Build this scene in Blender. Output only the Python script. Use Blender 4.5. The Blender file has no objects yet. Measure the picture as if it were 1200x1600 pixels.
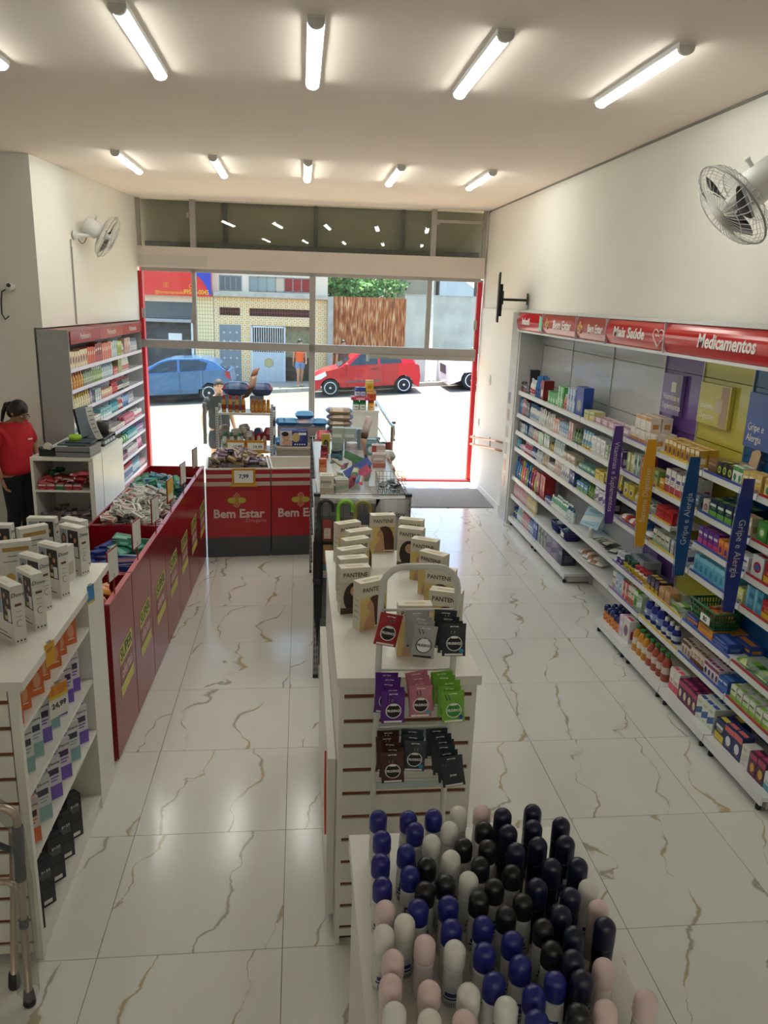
import bpy, bmesh, math, random
from mathutils import Vector, Matrix, Euler

SC = bpy.context.scene
COL = SC.collection
RNG = random.Random(7)
R = math.radians
PI = math.pi

# ------------------------------------------------------------------ camera
cam_d = bpy.data.cameras.new('camera')
cam = bpy.data.objects.new('camera', cam_d)
COL.objects.link(cam)
cam_d.sensor_width = 36.0
cam_d.sensor_fit = 'AUTO'
cam_d.lens = 27.246
cam_d.clip_start = 0.05
cam_d.clip_end = 300
PITCH, ROLL, YAW = 0.26744, 0.03413, 0.11255
_f = Vector((math.sin(YAW)*math.cos(PITCH), math.cos(YAW)*math.cos(PITCH), -math.sin(PITCH)))
_r = Vector((math.cos(YAW), -math.sin(YAW), 0))
_u = _r.cross(_f)
_r2 = _r*math.cos(ROLL) + _u*math.sin(ROLL)
_u2 = _u*math.cos(ROLL) - _r*math.sin(ROLL)
_m = Matrix((_r2, _u2, -_f)).transposed().to_4x4()
_m.translation = Vector((0, 0, 2.8015))
cam.matrix_world = _m
SC.camera = cam

# ------------------------------------------------------------------ world, sun, exposure
SC.view_settings.view_transform = 'Standard'
SC.view_settings.look = 'None'
SC.view_settings.gamma = 1
SC.view_settings.use_curve_mapping = False
SC.view_settings.exposure = 0.42
LAMP_EMIT = 23.0
world = bpy.data.worlds.new('sky')
SC.world = world
world.use_nodes = True
wn = world.node_tree
wn.nodes.clear()
_o = wn.nodes.new('ShaderNodeOutputWorld'); _b = wn.nodes.new('ShaderNodeBackground'); _s = wn.nodes.new('ShaderNodeTexSky')
_s.sky_type = 'NISHITA'
_s.sun_disc = False
_s.sun_elevation = R(74)
_s.sun_rotation = R(-8)
_s.air_density = 1.0
_s.dust_density = 2.0
_b.inputs['Strength'].default_value = 0.58
wn.links.new(_s.outputs[0], _b.inputs[0]); wn.links.new(_b.outputs[0], _o.inputs[0])
sun_d = bpy.data.lights.new('sun', 'SUN')
sun_d.energy = 14.0
sun_d.angle = R(0.6)
sun_d.color = (1.0, 0.90, 0.76)
sun = bpy.data.objects.new('sun', sun_d)
COL.objects.link(sun)
sun.location = (0, 40, 40)
sun.rotation_euler = (Vector((-0.10, 0.30, 1.0))).to_track_quat('Z', 'Y').to_euler()

# ------------------------------------------------------------------ helpers
def s2l(c):
    return c/12.92 if c <= 0.04045 else ((c+0.055)/1.055)**2.4
def hx(h):
    h = h.lstrip('#')
    return tuple(s2l(int(h[i:i+2], 16)/255) for i in (0, 2, 4)) + (1.0,)
MATS = {}
def mt(h, rough=0.45, metal=0.0, var=0.05, scale=9.0, emit=0.0, name=None, bump=0.0):
    k = (h, rough, metal, var, scale, emit, bump)
    if k in MATS: return MATS[k]
    m = bpy.data.materials.new(name or ('paint_' + h.lstrip('#')))
    m.use_nodes = True
    nt = m.node_tree; p = nt.nodes['Principled BSDF']
    c = hx(h)
    p.inputs['Base Color'].default_value = c
    p.inputs['Roughness'].default_value = rough
    p.inputs['Metallic'].default_value = metal
    if var > 0:
        tc = nt.nodes.new('ShaderNodeTexCoord'); n = nt.nodes.new('ShaderNodeTexNoise')
        n.inputs['Scale'].default_value = scale; n.inputs['Detail'].default_value = 4
        r = nt.nodes.new('ShaderNodeValToRGB')
        r.color_ramp.elements[0].position = 0.3; r.color_ramp.elements[1].position = 0.7
        r.color_ramp.elements[0].color = tuple(x*(1-var) for x in c[:3]) + (1,)
        r.color_ramp.elements[1].color = tuple(min(1, x*(1+var)) for x in c[:3]) + (1,)
        nt.links.new(tc.outputs['Object'], n.inputs['Vector'])
        nt.links.new(n.outputs['Fac'], r.inputs['Fac'])
        nt.links.new(r.outputs['Color'], p.inputs['Base Color'])
        if bump:
            b = nt.nodes.new('ShaderNodeBump'); b.inputs['Strength'].default_value = bump
            nt.links.new(n.outputs['Fac'], b.inputs['Height']); nt.links.new(b.outputs['Normal'], p.inputs['Normal'])
    if emit:
        p.inputs['Emission Color'].default_value = c
        p.inputs['Emission Strength'].default_value = emit
    m.diffuse_color = c
    MATS[k] = m
    return m
def clear_mat(name, tint, trans=0.9, rough=0.03, ior=1.45):
    """thin clear sheet: light passes straight through, the rest is a Fresnel reflection"""
    m = bpy.data.materials.new(name); m.use_nodes = True
    nt = m.node_tree; nt.nodes.clear()
    o = nt.nodes.new('ShaderNodeOutputMaterial'); t = nt.nodes.new('ShaderNodeBsdfTransparent')
    g = nt.nodes.new('ShaderNodeBsdfGlossy'); f = nt.nodes.new('ShaderNodeLayerWeight'); mx = nt.nodes.new('ShaderNodeMixShader')
    d = nt.nodes.new('ShaderNodeBsdfDiffuse'); m2 = nt.nodes.new('ShaderNodeMixShader')
    t.inputs['Color'].default_value = hx(tint); g.inputs['Roughness'].default_value = rough; f.inputs['Blend'].default_value = 0.5
    pw = nt.nodes.new('ShaderNodeMath'); pw.operation = 'POWER'; pw.inputs[1].default_value = 5
    ma = nt.nodes.new('ShaderNodeMath'); ma.operation = 'MULTIPLY_ADD'; ma.inputs[1].default_value = 0.6; ma.inputs[2].default_value = ((ior-1)/(ior+1))**2
    nt.links.new(f.outputs['Facing'], pw.inputs[0]); nt.links.new(pw.outputs[0], ma.inputs[0])
    d.inputs['Color'].default_value = hx(tint)
    m2.inputs['Fac'].default_value = 1-trans
    nt.links.new(t.outputs[0], m2.inputs[1]); nt.links.new(d.outputs[0], m2.inputs[2])
    nt.links.new(ma.outputs[0], mx.inputs['Fac']); nt.links.new(m2.outputs[0], mx.inputs[1]); nt.links.new(g.outputs[0], mx.inputs[2])
    nt.links.new(mx.outputs[0], o.inputs[0])
    return m
GLASS = clear_mat('window_glass', '#eef6f4', 0.985, 0.0)
ACRYL = clear_mat('clear_acrylic', '#e8f0f0', 0.82)
WRAP = clear_mat('clear_plastic_wrap', '#e8e8e4', 0.88, 0.12, 1.3)

class MB:
    """collects shapes; build() links them as one mesh object"""
    def __init__(s):
        s.v = []; s.f = []; s.mi = []; s.sm = []; s.mats = []
    def slot(s, m):
        if m not in s.mats: s.mats.append(m)
        return s.mats.index(m)
    def add(s, vs, fs, m, smooth=False, M=None):
        b = len(s.v); k = s.slot(m)
        for p in vs:
            p = Vector(p)
            s.v.append(tuple(M @ p) if M else tuple(p))
        for f in fs:
            s.f.append([b+i for i in f]); s.mi.append(k); s.sm.append(smooth)
        return s
    def box(s, x0, y0, z0, x1, y1, z1, m, M=None):
        vs = [(x0,y0,z0),(x1,y0,z0),(x1,y1,z0),(x0,y1,z0),(x0,y0,z1),(x1,y0,z1),(x1,y1,z1),(x0,y1,z1)]
        return s.add(vs, [(0,3,2,1),(4,5,6,7),(0,1,5,4),(1,2,6,5),(2,3,7,6),(3,0,4,7)], m, False, M)
    def quad(s, a, b, c, d, m, M=None):
        return s.add([a,b,c,d], [(0,1,2,3)], m, False, M)
    def poly(s, pts, m, M=None):
        return s.add(pts, [tuple(range(len(pts)))], m, False, M)
    def prism(s, pts, lo, hi, m, axis='y', M=None):
        """extrude a 2-D outline along an axis; pts are the two other coordinates in order"""
        n = len(pts)
        def mk(p, t):
            return (p[0], t, p[1]) if axis == 'y' else (t, p[0], p[1]) if axis == 'x' else (p[0], p[1], t)
        vs = [mk(p, lo) for p in pts] + [mk(p, hi) for p in pts]
        fs = [tuple(range(n))[::-1], tuple(range(n, 2*n))] + [(i, (i+1) % n, n+(i+1) % n, n+i) for i in range(n)]
        return s.add(vs, fs, m, False, M)
    def lathe(s, prof, m, n=12, c=(0,0,0), M=None, cap=True, smooth=True):
        """prof: (r, z) or (r, z, material for the ring above)"""
        rows = []
        b0 = len(s.v)
        for p in prof:
            for i in range(n):
                a = 2*PI*i/n
                q = Vector((c[0]+p[0]*math.cos(a), c[1]+p[0]*math.sin(a), c[2]+p[1]))
                s.v.append(tuple(M @ q) if M else tuple(q))
        for j in range(len(prof)-1):
            mm = prof[j][2] if len(prof[j]) > 2 else m
            k = s.slot(mm)
            for i in range(n):
                a = b0+j*n+i; b = b0+j*n+(i+1) % n
                s.f.append([a, b, b+n, a+n]); s.mi.append(k); s.sm.append(smooth)
        if cap:
            k = s.slot(prof[0][2] if len(prof[0]) > 2 else m)
            s.f.append([b0+i for i in range(n)][::-1]); s.mi.append(k); s.sm.append(False)
            k = s.slot(prof[-2][2] if len(prof[-2]) > 2 else m)
            e = b0+(len(prof)-1)*n
            s.f.append([e+i for i in range(n)]); s.mi.append(k); s.sm.append(False)
        return s
    def cyl(s, p0, p1, r0, m, r1=None, n=10, M=None):
        return s.tube([p0, p1], r0, m, n, M=M, r_end=r1)
    def tube(s, path, r, m, n=8, closed=False, M=None, r_end=None):
        P = [Vector(p) for p in path]; N = len(P)
        b0 = len(s.v); k = s.slot(m)
        up = None
        for i, p in enumerate(P):
            if closed: t = (P[(i+1) % N]-P[i-1])
            else: t = P[min(i+1, N-1)]-P[max(i-1, 0)]
            t.normalize()
            if up is None:
                up = Vector((0,0,1)) if abs(t.z) < 0.9 else Vector((1,0,0))
            x = t.cross(up)
            if x.length < 1e-5:
                x = t.cross(Vector((0,1,0)))
            x.normalize(); up = x.cross(t).normalized()
            rr = r if r_end is None else r+(r_end-r)*i/max(1, N-1)
            for j in range(n):
                a = 2*PI*j/n
                q = p + x*(rr*math.cos(a)) + up*(rr*math.sin(a))
                s.v.append(tuple(M @ q) if M else tuple(q))
        for i in range(N if closed else N-1):
            for j in range(n):
                a = b0+i*n+j; b = b0+i*n+(j+1) % n
                c = b0+((i+1) % N)*n+(j+1) % n; d = b0+((i+1) % N)*n+j
                s.f.append([a, b, c, d]); s.mi.append(k); s.sm.append(True)
        if not closed:
            s.f.append([b0+j for j in range(n)]); s.mi.append(k); s.sm.append(False)
            e = b0+(N-1)*n
            s.f.append([e+j for j in range(n)][::-1]); s.mi.append(k); s.sm.append(False)
        return s
    def ball(s, c, r, m, n=12, M=None, sz=None):
        sx, sy, sz_ = sz or (1,1,1)
        vs = []; fs = []; h = max(4, n//2)
        for j in range(1, h):
            t = PI*j/h
            for i in range(n):
                a = 2*PI*i/n
                vs.append((c[0]+r*sx*math.sin(t)*math.cos(a), c[1]+r*sy*math.sin(t)*math.sin(a), c[2]+r*sz_*math.cos(t)))
        T = len(vs); vs += [(c[0], c[1], c[2]+r*sz_), (c[0], c[1], c[2]-r*sz_)]
        for j in range(h-2):
            for i in range(n):
                fs.append((j*n+i, (j+1)*n+i, (j+1)*n+(i+1) % n, j*n+(i+1) % n))
        for i in range(n):
            fs.append((T, i, (i+1) % n)); fs.append((T+1, (h-2)*n+(i+1) % n, (h-2)*n+i))
        return s.add(vs, fs, m, True, M)
    def mesh(s, name):
        me = bpy.data.meshes.new(name)
        me.from_pydata(s.v, [], s.f)
        for m in s.mats: me.materials.append(m)
        me.polygons.foreach_set('material_index', s.mi)
        me.polygons.foreach_set('use_smooth', s.sm)
        me.update()
        return me
    def build(s, name, parent=None, loc=None, rz=0.0, bev=0.0):
        return link(name, s.mesh(name), parent, loc, rz, bev)
def link(name, data, parent=None, loc=None, rz=0.0, bev=0.0):
    o = bpy.data.objects.new(name, data)
    COL.objects.link(o)
    if parent: o.parent = parent
    if loc is not None: o.location = loc
    if rz: o.rotation_euler = (0, 0, rz)
    if bev:
        b = o.modifiers.new('bevel', 'BEVEL'); b.width = bev; b.segments = 2; b.limit_method = 'ANGLE'
        b.angle_limit = R(40)
    return o
def tag(o, label=None, cat=None, group=None, kind=None):
    if label: o['label'] = label
    if cat: o['category'] = cat
    if group: o['group'] = group
    if kind: o['kind'] = kind
    return o
def thing(name, label, cat, loc=(0,0,0), rz=0.0, group=None):
    return tag(link(name, None, None, loc, rz), label, cat, group)
def struct(o):
    o['kind'] = 'structure'
    return o
def dup(root, loc=None, rz=None, label=None, group=None):
    r = root.copy(); COL.objects.link(r)
    if loc is not None: r.location = loc
    if rz is not None: r.rotation_euler = (0, 0, rz)
    if label: r['label'] = label
    if group: r['group'] = group
    for ch in root.children:
        c = ch.copy(); COL.objects.link(c); c.parent = r
        for g in ch.children:
            d = g.copy(); COL.objects.link(d); d.parent = c
    return r
TEXTS = {}
def text(body, size, m, loc, rot, parent, name='lettering', align='CENTER', ex=0.0006, sx=1.0, shear=0.0, off=0.0):
    k = (body, size, m.name, align, ex, shear, off)
    if k not in TEXTS:
        c = bpy.data.curves.new(name, 'FONT')
        c.body = body; c.size = size; c.align_x = align; c.align_y = 'CENTER'; c.extrude = ex; c.shear = shear
        c.offset = off
        c.resolution_u = 2
        c.materials.append(m)
        tmp = bpy.data.objects.new('tmp', c); COL.objects.link(tmp)
        TEXTS[k] = bpy.data.meshes.new_from_object(tmp.evaluated_get(bpy.context.evaluated_depsgraph_get()))
        bpy.data.objects.remove(tmp); bpy.data.curves.remove(c)
    o = link(name, TEXTS[k], parent, loc)
    o.rotation_euler = rot
    o.scale = (sx, 1, 1)
    return o
FRONT = (R(90), 0, 0)           # reads from -Y
FACE_L = (R(90), 0, R(-90))     # reads from -X
FACE_R = (R(90), 0, R(90))      # reads from +X
ORD = ['first','second','third','fourth','fifth','sixth','seventh','eighth','ninth','tenth','eleventh','twelfth',
       'thirteenth','fourteenth','fifteenth','sixteenth','seventeenth','eighteenth','nineteenth','twentieth']
def T(loc, rz=0.0, rx=0.0, ry=0.0):
    return Matrix.Translation(Vector(loc)) @ Euler((rx, ry, rz)).to_matrix().to_4x4()

WHITE = mt('#e4e2dc', 0.35, var=0.02)
LAMI = mt('#e2dfd6', 0.3, var=0.02)          # white laminate
METAL = mt('#c9cbcc', 0.35, 0.6, var=0.03)
SHELFM = mt('#dadbd9', 0.35, 0.0, var=0.02)
STEEL = mt('#b8b8b6', 0.25, 0.9, var=0.03)
BLACK = mt('#15161a', 0.4)
DARKGREY = mt('#3f4245', 0.5)
RED = mt('#b01823', 0.22, var=0.03)
DRED = mt('#8c1420', 0.18, var=0.03)
TXTW = mt('#f2efe9', 0.5, var=0)
TXTB = mt('#23201f', 0.5, var=0)
# ================================================================== room shell
def floor_material():
    m = bpy.data.materials.new('marble_porcelain'); m.use_nodes = True
    nt = m.node_tree; N = nt.nodes; L = nt.links; p = N['Principled BSDF']
    def math_(op, a, b=None, c=None):
        n = N.new('ShaderNodeMath'); n.operation = op
        for i, v in enumerate((a, b, c)):
            if v is None: continue
            if isinstance(v, (int, float)): n.inputs[i].default_value = v
            else: L.new(v, n.inputs[i])
        return n.outputs[0]
    tc = N.new('ShaderNodeTexCoord'); oi = N.new('ShaderNodeObjectInfo')
    cx = N.new('ShaderNodeCombineXYZ')
    mul = math_('MULTIPLY', oi.outputs['Random'], 37.0)
    L.new(mul, cx.inputs[0]); L.new(mul, cx.inputs[2])
    ad = N.new('ShaderNodeVectorMath'); ad.operation = 'ADD'
    L.new(tc.outputs['Object'], ad.inputs[0]); L.new(cx.outputs[0], ad.inputs[1])
    def noise(sc, det, rough=.5):
        n = N.new('ShaderNodeTexNoise'); n.inputs['Scale'].default_value = sc; n.inputs['Detail'].default_value = det
        n.inputs['Roughness'].default_value = rough
        L.new(ad.outputs[0], n.inputs['Vector']); return n.outputs['Fac']
    sp = N.new('ShaderNodeSeparateXYZ'); L.new(tc.outputs['Object'], sp.inputs[0])
    # veins run along the tile with a slight slant and wander
    u = math_('SUBTRACT', sp.outputs['X'], math_('MULTIPLY', sp.outputs['Y'], 0.24))
    t = math_('ADD', u, math_('MULTIPLY', noise(1.9, 2), 0.62))
    t = math_('ADD', t, math_('MULTIPLY', noise(9.0, 4, .6), 0.085))
    t = math_('ADD', t, mul)
    f = math_('FRACT', math_('DIVIDE', t, 0.40))
    d = math_('MULTIPLY', math_('ABSOLUTE', math_('SUBTRACT', f, 0.5)), 0.40)
    wr = N.new('ShaderNodeMapRange'); wr.inputs[1].default_value = 0.40; wr.inputs[2].default_value = 0.66
    wr.inputs[3].default_value = 0.0010; wr.inputs[4].default_value = 0.021
    L.new(noise(4.2, 2), wr.inputs[0])
    rp = N.new('ShaderNodeValToRGB')
    rp.color_ramp.elements[0].position = 0.30; rp.color_ramp.elements[0].color = (1,1,1,1)
    rp.color_ramp.elements[1].position = 1.0; rp.color_ramp.elements[1].color = (0,0,0,1)
    L.new(math_('DIVIDE', d, wr.outputs[0]), rp.inputs['Fac'])
    halo = N.new('ShaderNodeMapRange'); halo.inputs[1].default_value = 0.0; halo.inputs[2].default_value = 0.035; halo.inputs[3].default_value = 0.55; halo.inputs[4].default_value = 0.0
    L.new(d, halo.inputs[0])
    patch = N.new('ShaderNodeMapRange'); patch.inputs[1].default_value = 0.52; patch.inputs[2].default_value = 0.70
    L.new(noise(6.0, 3), patch.inputs[0])
    cr = N.new('ShaderNodeValToRGB')
    cr.color_ramp.elements[0].position = 0.42; cr.color_ramp.elements[0].color = hx('#98958a')
    cr.color_ramp.elements[1].position = 0.56; cr.color_ramp.elements[1].color = hx('#b09a6c')
    L.new(noise(3.1, 1), cr.inputs['Fac'])
    base = N.new('ShaderNodeValToRGB')
    base.color_ramp.elements[0].color = hx('#d5d4ce'); base.color_ramp.elements[1].color = hx('#e2e1db')
    L.new(noise(2.0, 3), base.inputs['Fac'])
    m1 = N.new('ShaderNodeMix'); m1.data_type = 'RGBA'; m1.inputs['B'].default_value = hx('#b5b3a8')
    L.new(math_('MULTIPLY', halo.outputs[0], patch.outputs[0]), m1.inputs['Factor']); L.new(base.outputs['Color'], m1.inputs['A'])
    mx = N.new('ShaderNodeMix'); mx.data_type = 'RGBA'
    L.new(math_('MULTIPLY', rp.outputs['Color'], 0.85), mx.inputs['Factor'])
    L.new(m1.outputs['Result'], mx.inputs['A']); L.new(cr.outputs['Color'], mx.inputs['B'])
    L.new(mx.outputs['Result'], p.inputs['Base Color'])
    p.inputs['Roughness'].default_value = 0.16
    return m
MARBLE = floor_material()
GROUT = mt('#85807a', 0.8)
floor = struct(link('floor', None))
MB().box(-5.0, -4.0, -0.12, 3.35, 12.02, -0.004, GROUT).build('grout_bed', floor)
X0, Y0 = -0.8677, 7.6404
for i in range(-5, 5):
    for j in range(-5, 9):
        x0 = X0+0.8*i; y0 = Y0-0.8*j
        xa, xb = max(x0, -4.95)+0.0018, min(x0+0.8, 3.3)-0.0018
        ya, yb = y0+0.0018, min(y0+0.8, 12.0)-0.0018
        if xb-xa < 0.05 or yb-ya < 0.05: continue
        cx, cy = (xa+xb)/2, (ya+yb)/2
        hw, hd = (xb-xa)/2, (yb-ya)/2
        k = ('tile', round(hw, 3), round(hd, 3))
        if k not in TEXTS:
            TEXTS[k] = MB().box(-hw, -hd, -0.004, hw, hd, 0, MARBLE).mesh('tile')
        link('tile', TEXTS[k], floor, (cx, cy, 0))
MB().box(-4.95, -3.95, -0.004, 3.3, 1.238, 0, MARBLE).build('tile', floor)

CEILM = mt('#f3e6da', 0.85, var=0.015, scale=2)
WALLM = mt('#ece8df', 0.8, var=0.015, scale=2)
BAND = mt('#d9cdc2', 0.7, var=0.02, scale=2)
struct(MB().box(-5.2, -4.2, 4.117, 3.4, 12.55, 4.25, CEILM).build('ceiling'))
w = MB()
w.prism([(2.79,12.06),(2.94,-4.0),(3.4,-4.0),(3.4,12.06)], 2.72, 4.115, WALLM, 'z')
w.box(3.05, -4.0, 0, 3.4, 9.99, 2.72, WALLM)
w.box(2.76, 9.99, 0, 3.4, 12.06, 2.72, WALLM)
wr = struct(w.build('wall_right'))
struct(MB().box(2.745, 10.2, 0, 2.76, 12.05, 0.09, WALLM).build('baseboard_right'))
g_ = mt('#8e8a84', 0.8, var=0)
MB().box(2.852, 4.62, 2.78, 2.8565, 4.626, 3.4, g_).build('joint', wr)
w = MB()
# upper wall bulges out over the perfume shelving, lower wall sits behind it
w.prism([(-2.41,12.37),(-3.3,12.4),(-3.3,8.92),(-2.765,8.92)], 2.385, 4.115, WALLM, 'z')
w.prism([(-2.76,12.37),(-3.3,12.4),(-3.3,9.0),(-2.86,9.0)], 0, 2.385, WALLM, 'z')
wl = struct(w.build('wall_left'))
# fine joints between the wall boards
jx = lambda y: -2.41-(12.37-y)*(0.355/3.45)
for y, z0, z1 in ((9.9, 2.385, 3.28),):
    MB().box(jx(y)-0.004, y, z0, jx(y)+0.003, y+0.008, z1, g_).build('joint', wl)
struct(MB().box(-5.2, 8.93, 0, -2.86, 9.1, 4.115, WALLM).build('wall_back_left'))
struct(MB().box(-5.2, -4.2, 0, -5.0, 8.93, 4.115, WALLM).build('wall_far_left'))
struct(MB().box(-5.2, -4.3, 0, 3.4, -4.1, 4.115, WALLM).build('wall_rear'))

# ---- street front, a little askew: s runs along it from the left jamb, d is outward
SF = link('shop_front_axis', None, None, (-2.40, 12.37, 0), math.atan2(-0.33, 5.16))
SF['kind'] = 'structure'
SF.name = 'window_1'
FRM = mt('#a8a19a', 0.4, 0.2, var=0.03)
FRMD = mt('#4a443f', 0.6, var=0.06)
LEN = 5.17
b = MB(); b.box(0, -0.02, 3.15, LEN, 0.14, 3.45, BAND); b.build('lintel_band', SF, bev=0.004)
MB().box(0.02, -0.024, 3.18, 1.02, -0.02, 3.33, mt('#c9c2b9', 0.6, var=0.01)).build('access_panel', SF)
for s0, s1 in ((0.78, 0.86), (4.34, 4.42)):
    MB().box(s0, -0.01, 3.45, s1, 0.09, 4.115, FRM).build('mullion', SF, bev=0.004)
MB().box(0, 0.0, 3.45, 0.05, 0.08, 4.115, FRM).build('frame', SF)
MB().box(LEN-0.05, 0.0, 3.45, LEN, 0.08, 4.115, FRM).build('frame', SF)
for s0, s1 in ((0.05, 0.78), (0.86, 4.34), (4.42, LEN-0.05)):
    MB().box(s0, 0.03, 3.45, s1, 0.036, 4.115, GLASS).build('pane', SF)
for s0, s1, z in ((4.42, LEN-0.04, 3.93),):
    MB().box(s0, -0.03, z, s1, 0.02, z+0.035, FRM).build('vent_bar', SF)
for s, z in ((0.02, 3.86), (0.74, 3.86), (4.42, 3.9), (5.1, 3.9)):
    MB().box(s, -0.03, z, s+0.035, 0.0, z+0.07, FRM).build('latch', SF)
# brown shutter box behind the upper panes
DKB = mt('#94846e', 0.6, var=0.06)
b = MB(); b.box(-0.1, 0.34, 3.40, LEN+0.1, 0.5, 4.3, DKB)
b.build('shutter_box', SF)
for s in (1.22, 2.58, 3.90):
    MB().box(s, 0.27, 3.45, s+0.06, 0.34, 4.2, FRMD).build('shutter_rail', SF)
MB().box(0.05, 0.27, 3.46, LEN-0.05, 0.34, 3.54, FRMD).build('shutter_rail', SF)
MB().box(-0.1, 0.14, 4.16, LEN+0.1, 0.4, 4.3, DKB).build('shutter_lid', SF)
# lower window frame
MB().box(0.0, 0.0, 1.98, LEN-0.05, 0.09, 2.10, FRM).build('transom', SF, bev=0.004)
for s0, s1, z0, z1 in ((0.78, 0.84, 2.10, 3.15), (2.54, 2.63, -0.2, 3.15), (4.32, 4.39, 2.10, 3.15)):
    MB().box(s0, 0.0, z0, s1, 0.09, z1, FRM).build('mullion', SF, bev=0.004)
MB().box(0.04, 0.0, 3.10, LEN-0.04, 0.09, 3.15, FRM).build('frame', SF)
for s0, s1, z0, z1 in ((0.05, 0.78, 2.1, 3.1), (0.84, 2.54, 2.1, 3.1), (2.63, 4.32, 2.1, 3.1), (4.39, LEN-0.06, 2.1, 3.1)):
    MB().box(s0, 0.04, z0, s1, 0.048, z1, GLASS).build('pane', SF)
REDJ = mt('#c8232c', 0.4, var=0.04)
MB().box(-0.02, 0.02, -0.35, 0.045, 0.13, 3.1, REDJ).build('jamb', SF)
MB().box(LEN-0.075, 0.02, -0.35, LEN-0.01, 0.13, 3.1, REDJ).build('jamb', SF)
for s, z in ((0.03, 2.42), (0.76, 2.36), (4.33, 2.4), (5.06, 2.4)):
    MB().box(s, -0.02, z, s+0.045, 0.0, z+0.14, FRM).build('latch', SF)
# glass leaves below the transom
MB().box(0.07, 0.045, 0.02, 0.86, 0.055, 1.97, GLASS).build('pane', SF)
MB().box(0.88, 0.045, -0.2, 2.54, 0.055, 1.97, GLASS).build('pane', SF)
MB().box(2.63, 0.045, -0.2, 3.42, 0.055, 1.97, GLASS).build('pane', SF)
MB().box(3.42, -0.02, 1.92, LEN-0.06, 0.02, 1.98, FRM).build('door_track', SF)
# narrow wall to the left of the shop front
struct(MB().box(-3.4, 12.42, -0.4, -2.43, 12.6, 4.2, WALLM).build('wall_front_left'))
struct(MB().box(2.79, 12.06, -0.4, 3.5, 12.2, 4.2, WALLM).build('wall_front_right'))

# door leaf that stands open, with a D-shaped pull
dr = thing('door_leaf', 'clear glass door leaf standing open with a metal D pull', 'door', (1.02, 12.13, 0.012), math.atan2(-0.72, 0.42))
dr['kind'] = 'structure'; dr.name = 'door_1'; del dr['category']
MB().box(0.01, -0.005, 0.0, 0.82, 0.005, 1.96, GLASS).build('pane', dr)
MB().box(0.0, -0.014, 0.0, 0.05, 0.014, 0.10, STEEL).build('patch_fitting', dr)
MB().box(0.0, -0.014, 1.86, 0.05, 0.014, 1.96, STEEL).build('patch_fitting', dr)
pth = [(0.79, -0.006, 0.76), (0.79, -0.06, 0.76), (0.84, -0.075, 0.80), (0.86, -0.075, 0.88), (0.84, -0.075, 0.98), (0.79, -0.06, 1.02), (0.79, -0.006, 1.02)]
MB().tube(pth, 0.02, mt('#6f6c6a', .4), 8).build('door_pull', dr)
# pull plate on the window side leaf
MB().box(0.90, -0.05, 0.52, 0.95, -0.02, 1.16, mt('#6d6a66', 0.5)).build('pull_plate', SF)
# entrance mat and threshold
MATM = mt('#8d8a86', 0.95, var=0.25, scale=60, bump=0.3)
tag(MB().box(1.40, 10.40, 0.0, 2.735, 11.50, 0.012, MATM).build('door_mat'), 'grey ribbed entrance mat lying inside the open doorway', 'mat')
th = struct(link('trim_1', None))
MB().box(1.0, 11.52, 0.0, 2.75, 11.68, 0.006, METAL).build('floor_track', th)
for k in range(4):
    MB().box(1.1+0.42*k, 11.55, 0.006, 1.36+0.42*k, 11.65, 0.008, mt('#7f8a96', 0.3, 0.3)).build('track_slot', th)
MB().box(0.9, 12.02, -0.02, 2.75, 12.14, 0.03, mt('#b03038', 0.5)).build('door_sill', th)
# two slanted rails on the right wall by the door
rl = thing('wall_handrail', 'pair of thin handrails fixed along the white wall beside the doorway', 'handrail', (0, 0, 0))
CUP = mt('#cf9f8c', 0.3, 0.5)
for dz in (0, -0.115):
    MB().tube([(2.76, 10.26, 0.965+dz), (2.70, 10.22, 0.985+dz), (2.69, 10.4, 0.97+dz), (2.69, 11.92, 0.755+dz), (2.72, 11.96, 0.75+dz)], 0.016, CUP, 8).build('rail', rl)
for y, z in ((10.7, 0.80), (11.7, 0.66)):
    MB().tube([(2.76, y, z), (2.70, y, z+0.02), (2.69, y, z+0.16)], 0.010, STEEL, 6).build('bracket', rl)
sw = thing('light_switch', 'small white switch plate on the wall beside the doorway', 'switch', (2.758, 11.2, 1.72))
MB().box(-0.012, -0.045, -0.07, 0, 0.045, 0.07, WHITE).build('plate', sw, bev=0.004)
MB().box(-0.018, -0.018, -0.03, -0.012, 0.018, 0.03, WHITE).build('rocker', sw)
so = thing('wall_socket', 'white socket plate low on the wall beside the doorway', 'socket', (2.758, 11.75, 1.02))
MB().box(-0.012, -0.035, -0.055, 0, 0.035, 0.055, WHITE).build('plate', so, bev=0.004)
MB().box(-0.014, -0.012, -0.02, -0.012, 0.012, 0.02, mt('#b9b6b0', 0.5)).build('insert', so)
# stainless handrail by the entrance
hr = thing('entrance_handrail', 'stainless steel handrail with posts beside the glass door', 'handrail')
MB().tube([(1.33, 10.95, 1.05), (1.30, 11.05, 1.08), (1.14, 11.75, 1.33), (1.08, 11.98, 1.42)], 0.022, STEEL, 8).build('rail', hr)
MB().tube([(1.31, 11.0, 0.72), (1.14, 11.75, 0.98)], 0.009, STEEL, 6).build('rail', hr)
for x, y, z in ((1.32, 11.0, 1.04), (1.15, 11.72, 1.30)):
    MB().cyl((x, y, 0.001), (x, y, z), 0.02, mt('#8a7f78', 0.3, 0.8)).build('post', hr)

struct(MB().prism([(2.783,12.03),(2.931,-3.95),(2.94,-3.95),(2.79,12.03)], 4.098, 4.1165, mt('#8f8a81', .8, var=0), 'z').build('shadow_gap_strip'))  # grey strip painted as the shadow gap where right wall meets ceiling
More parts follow.
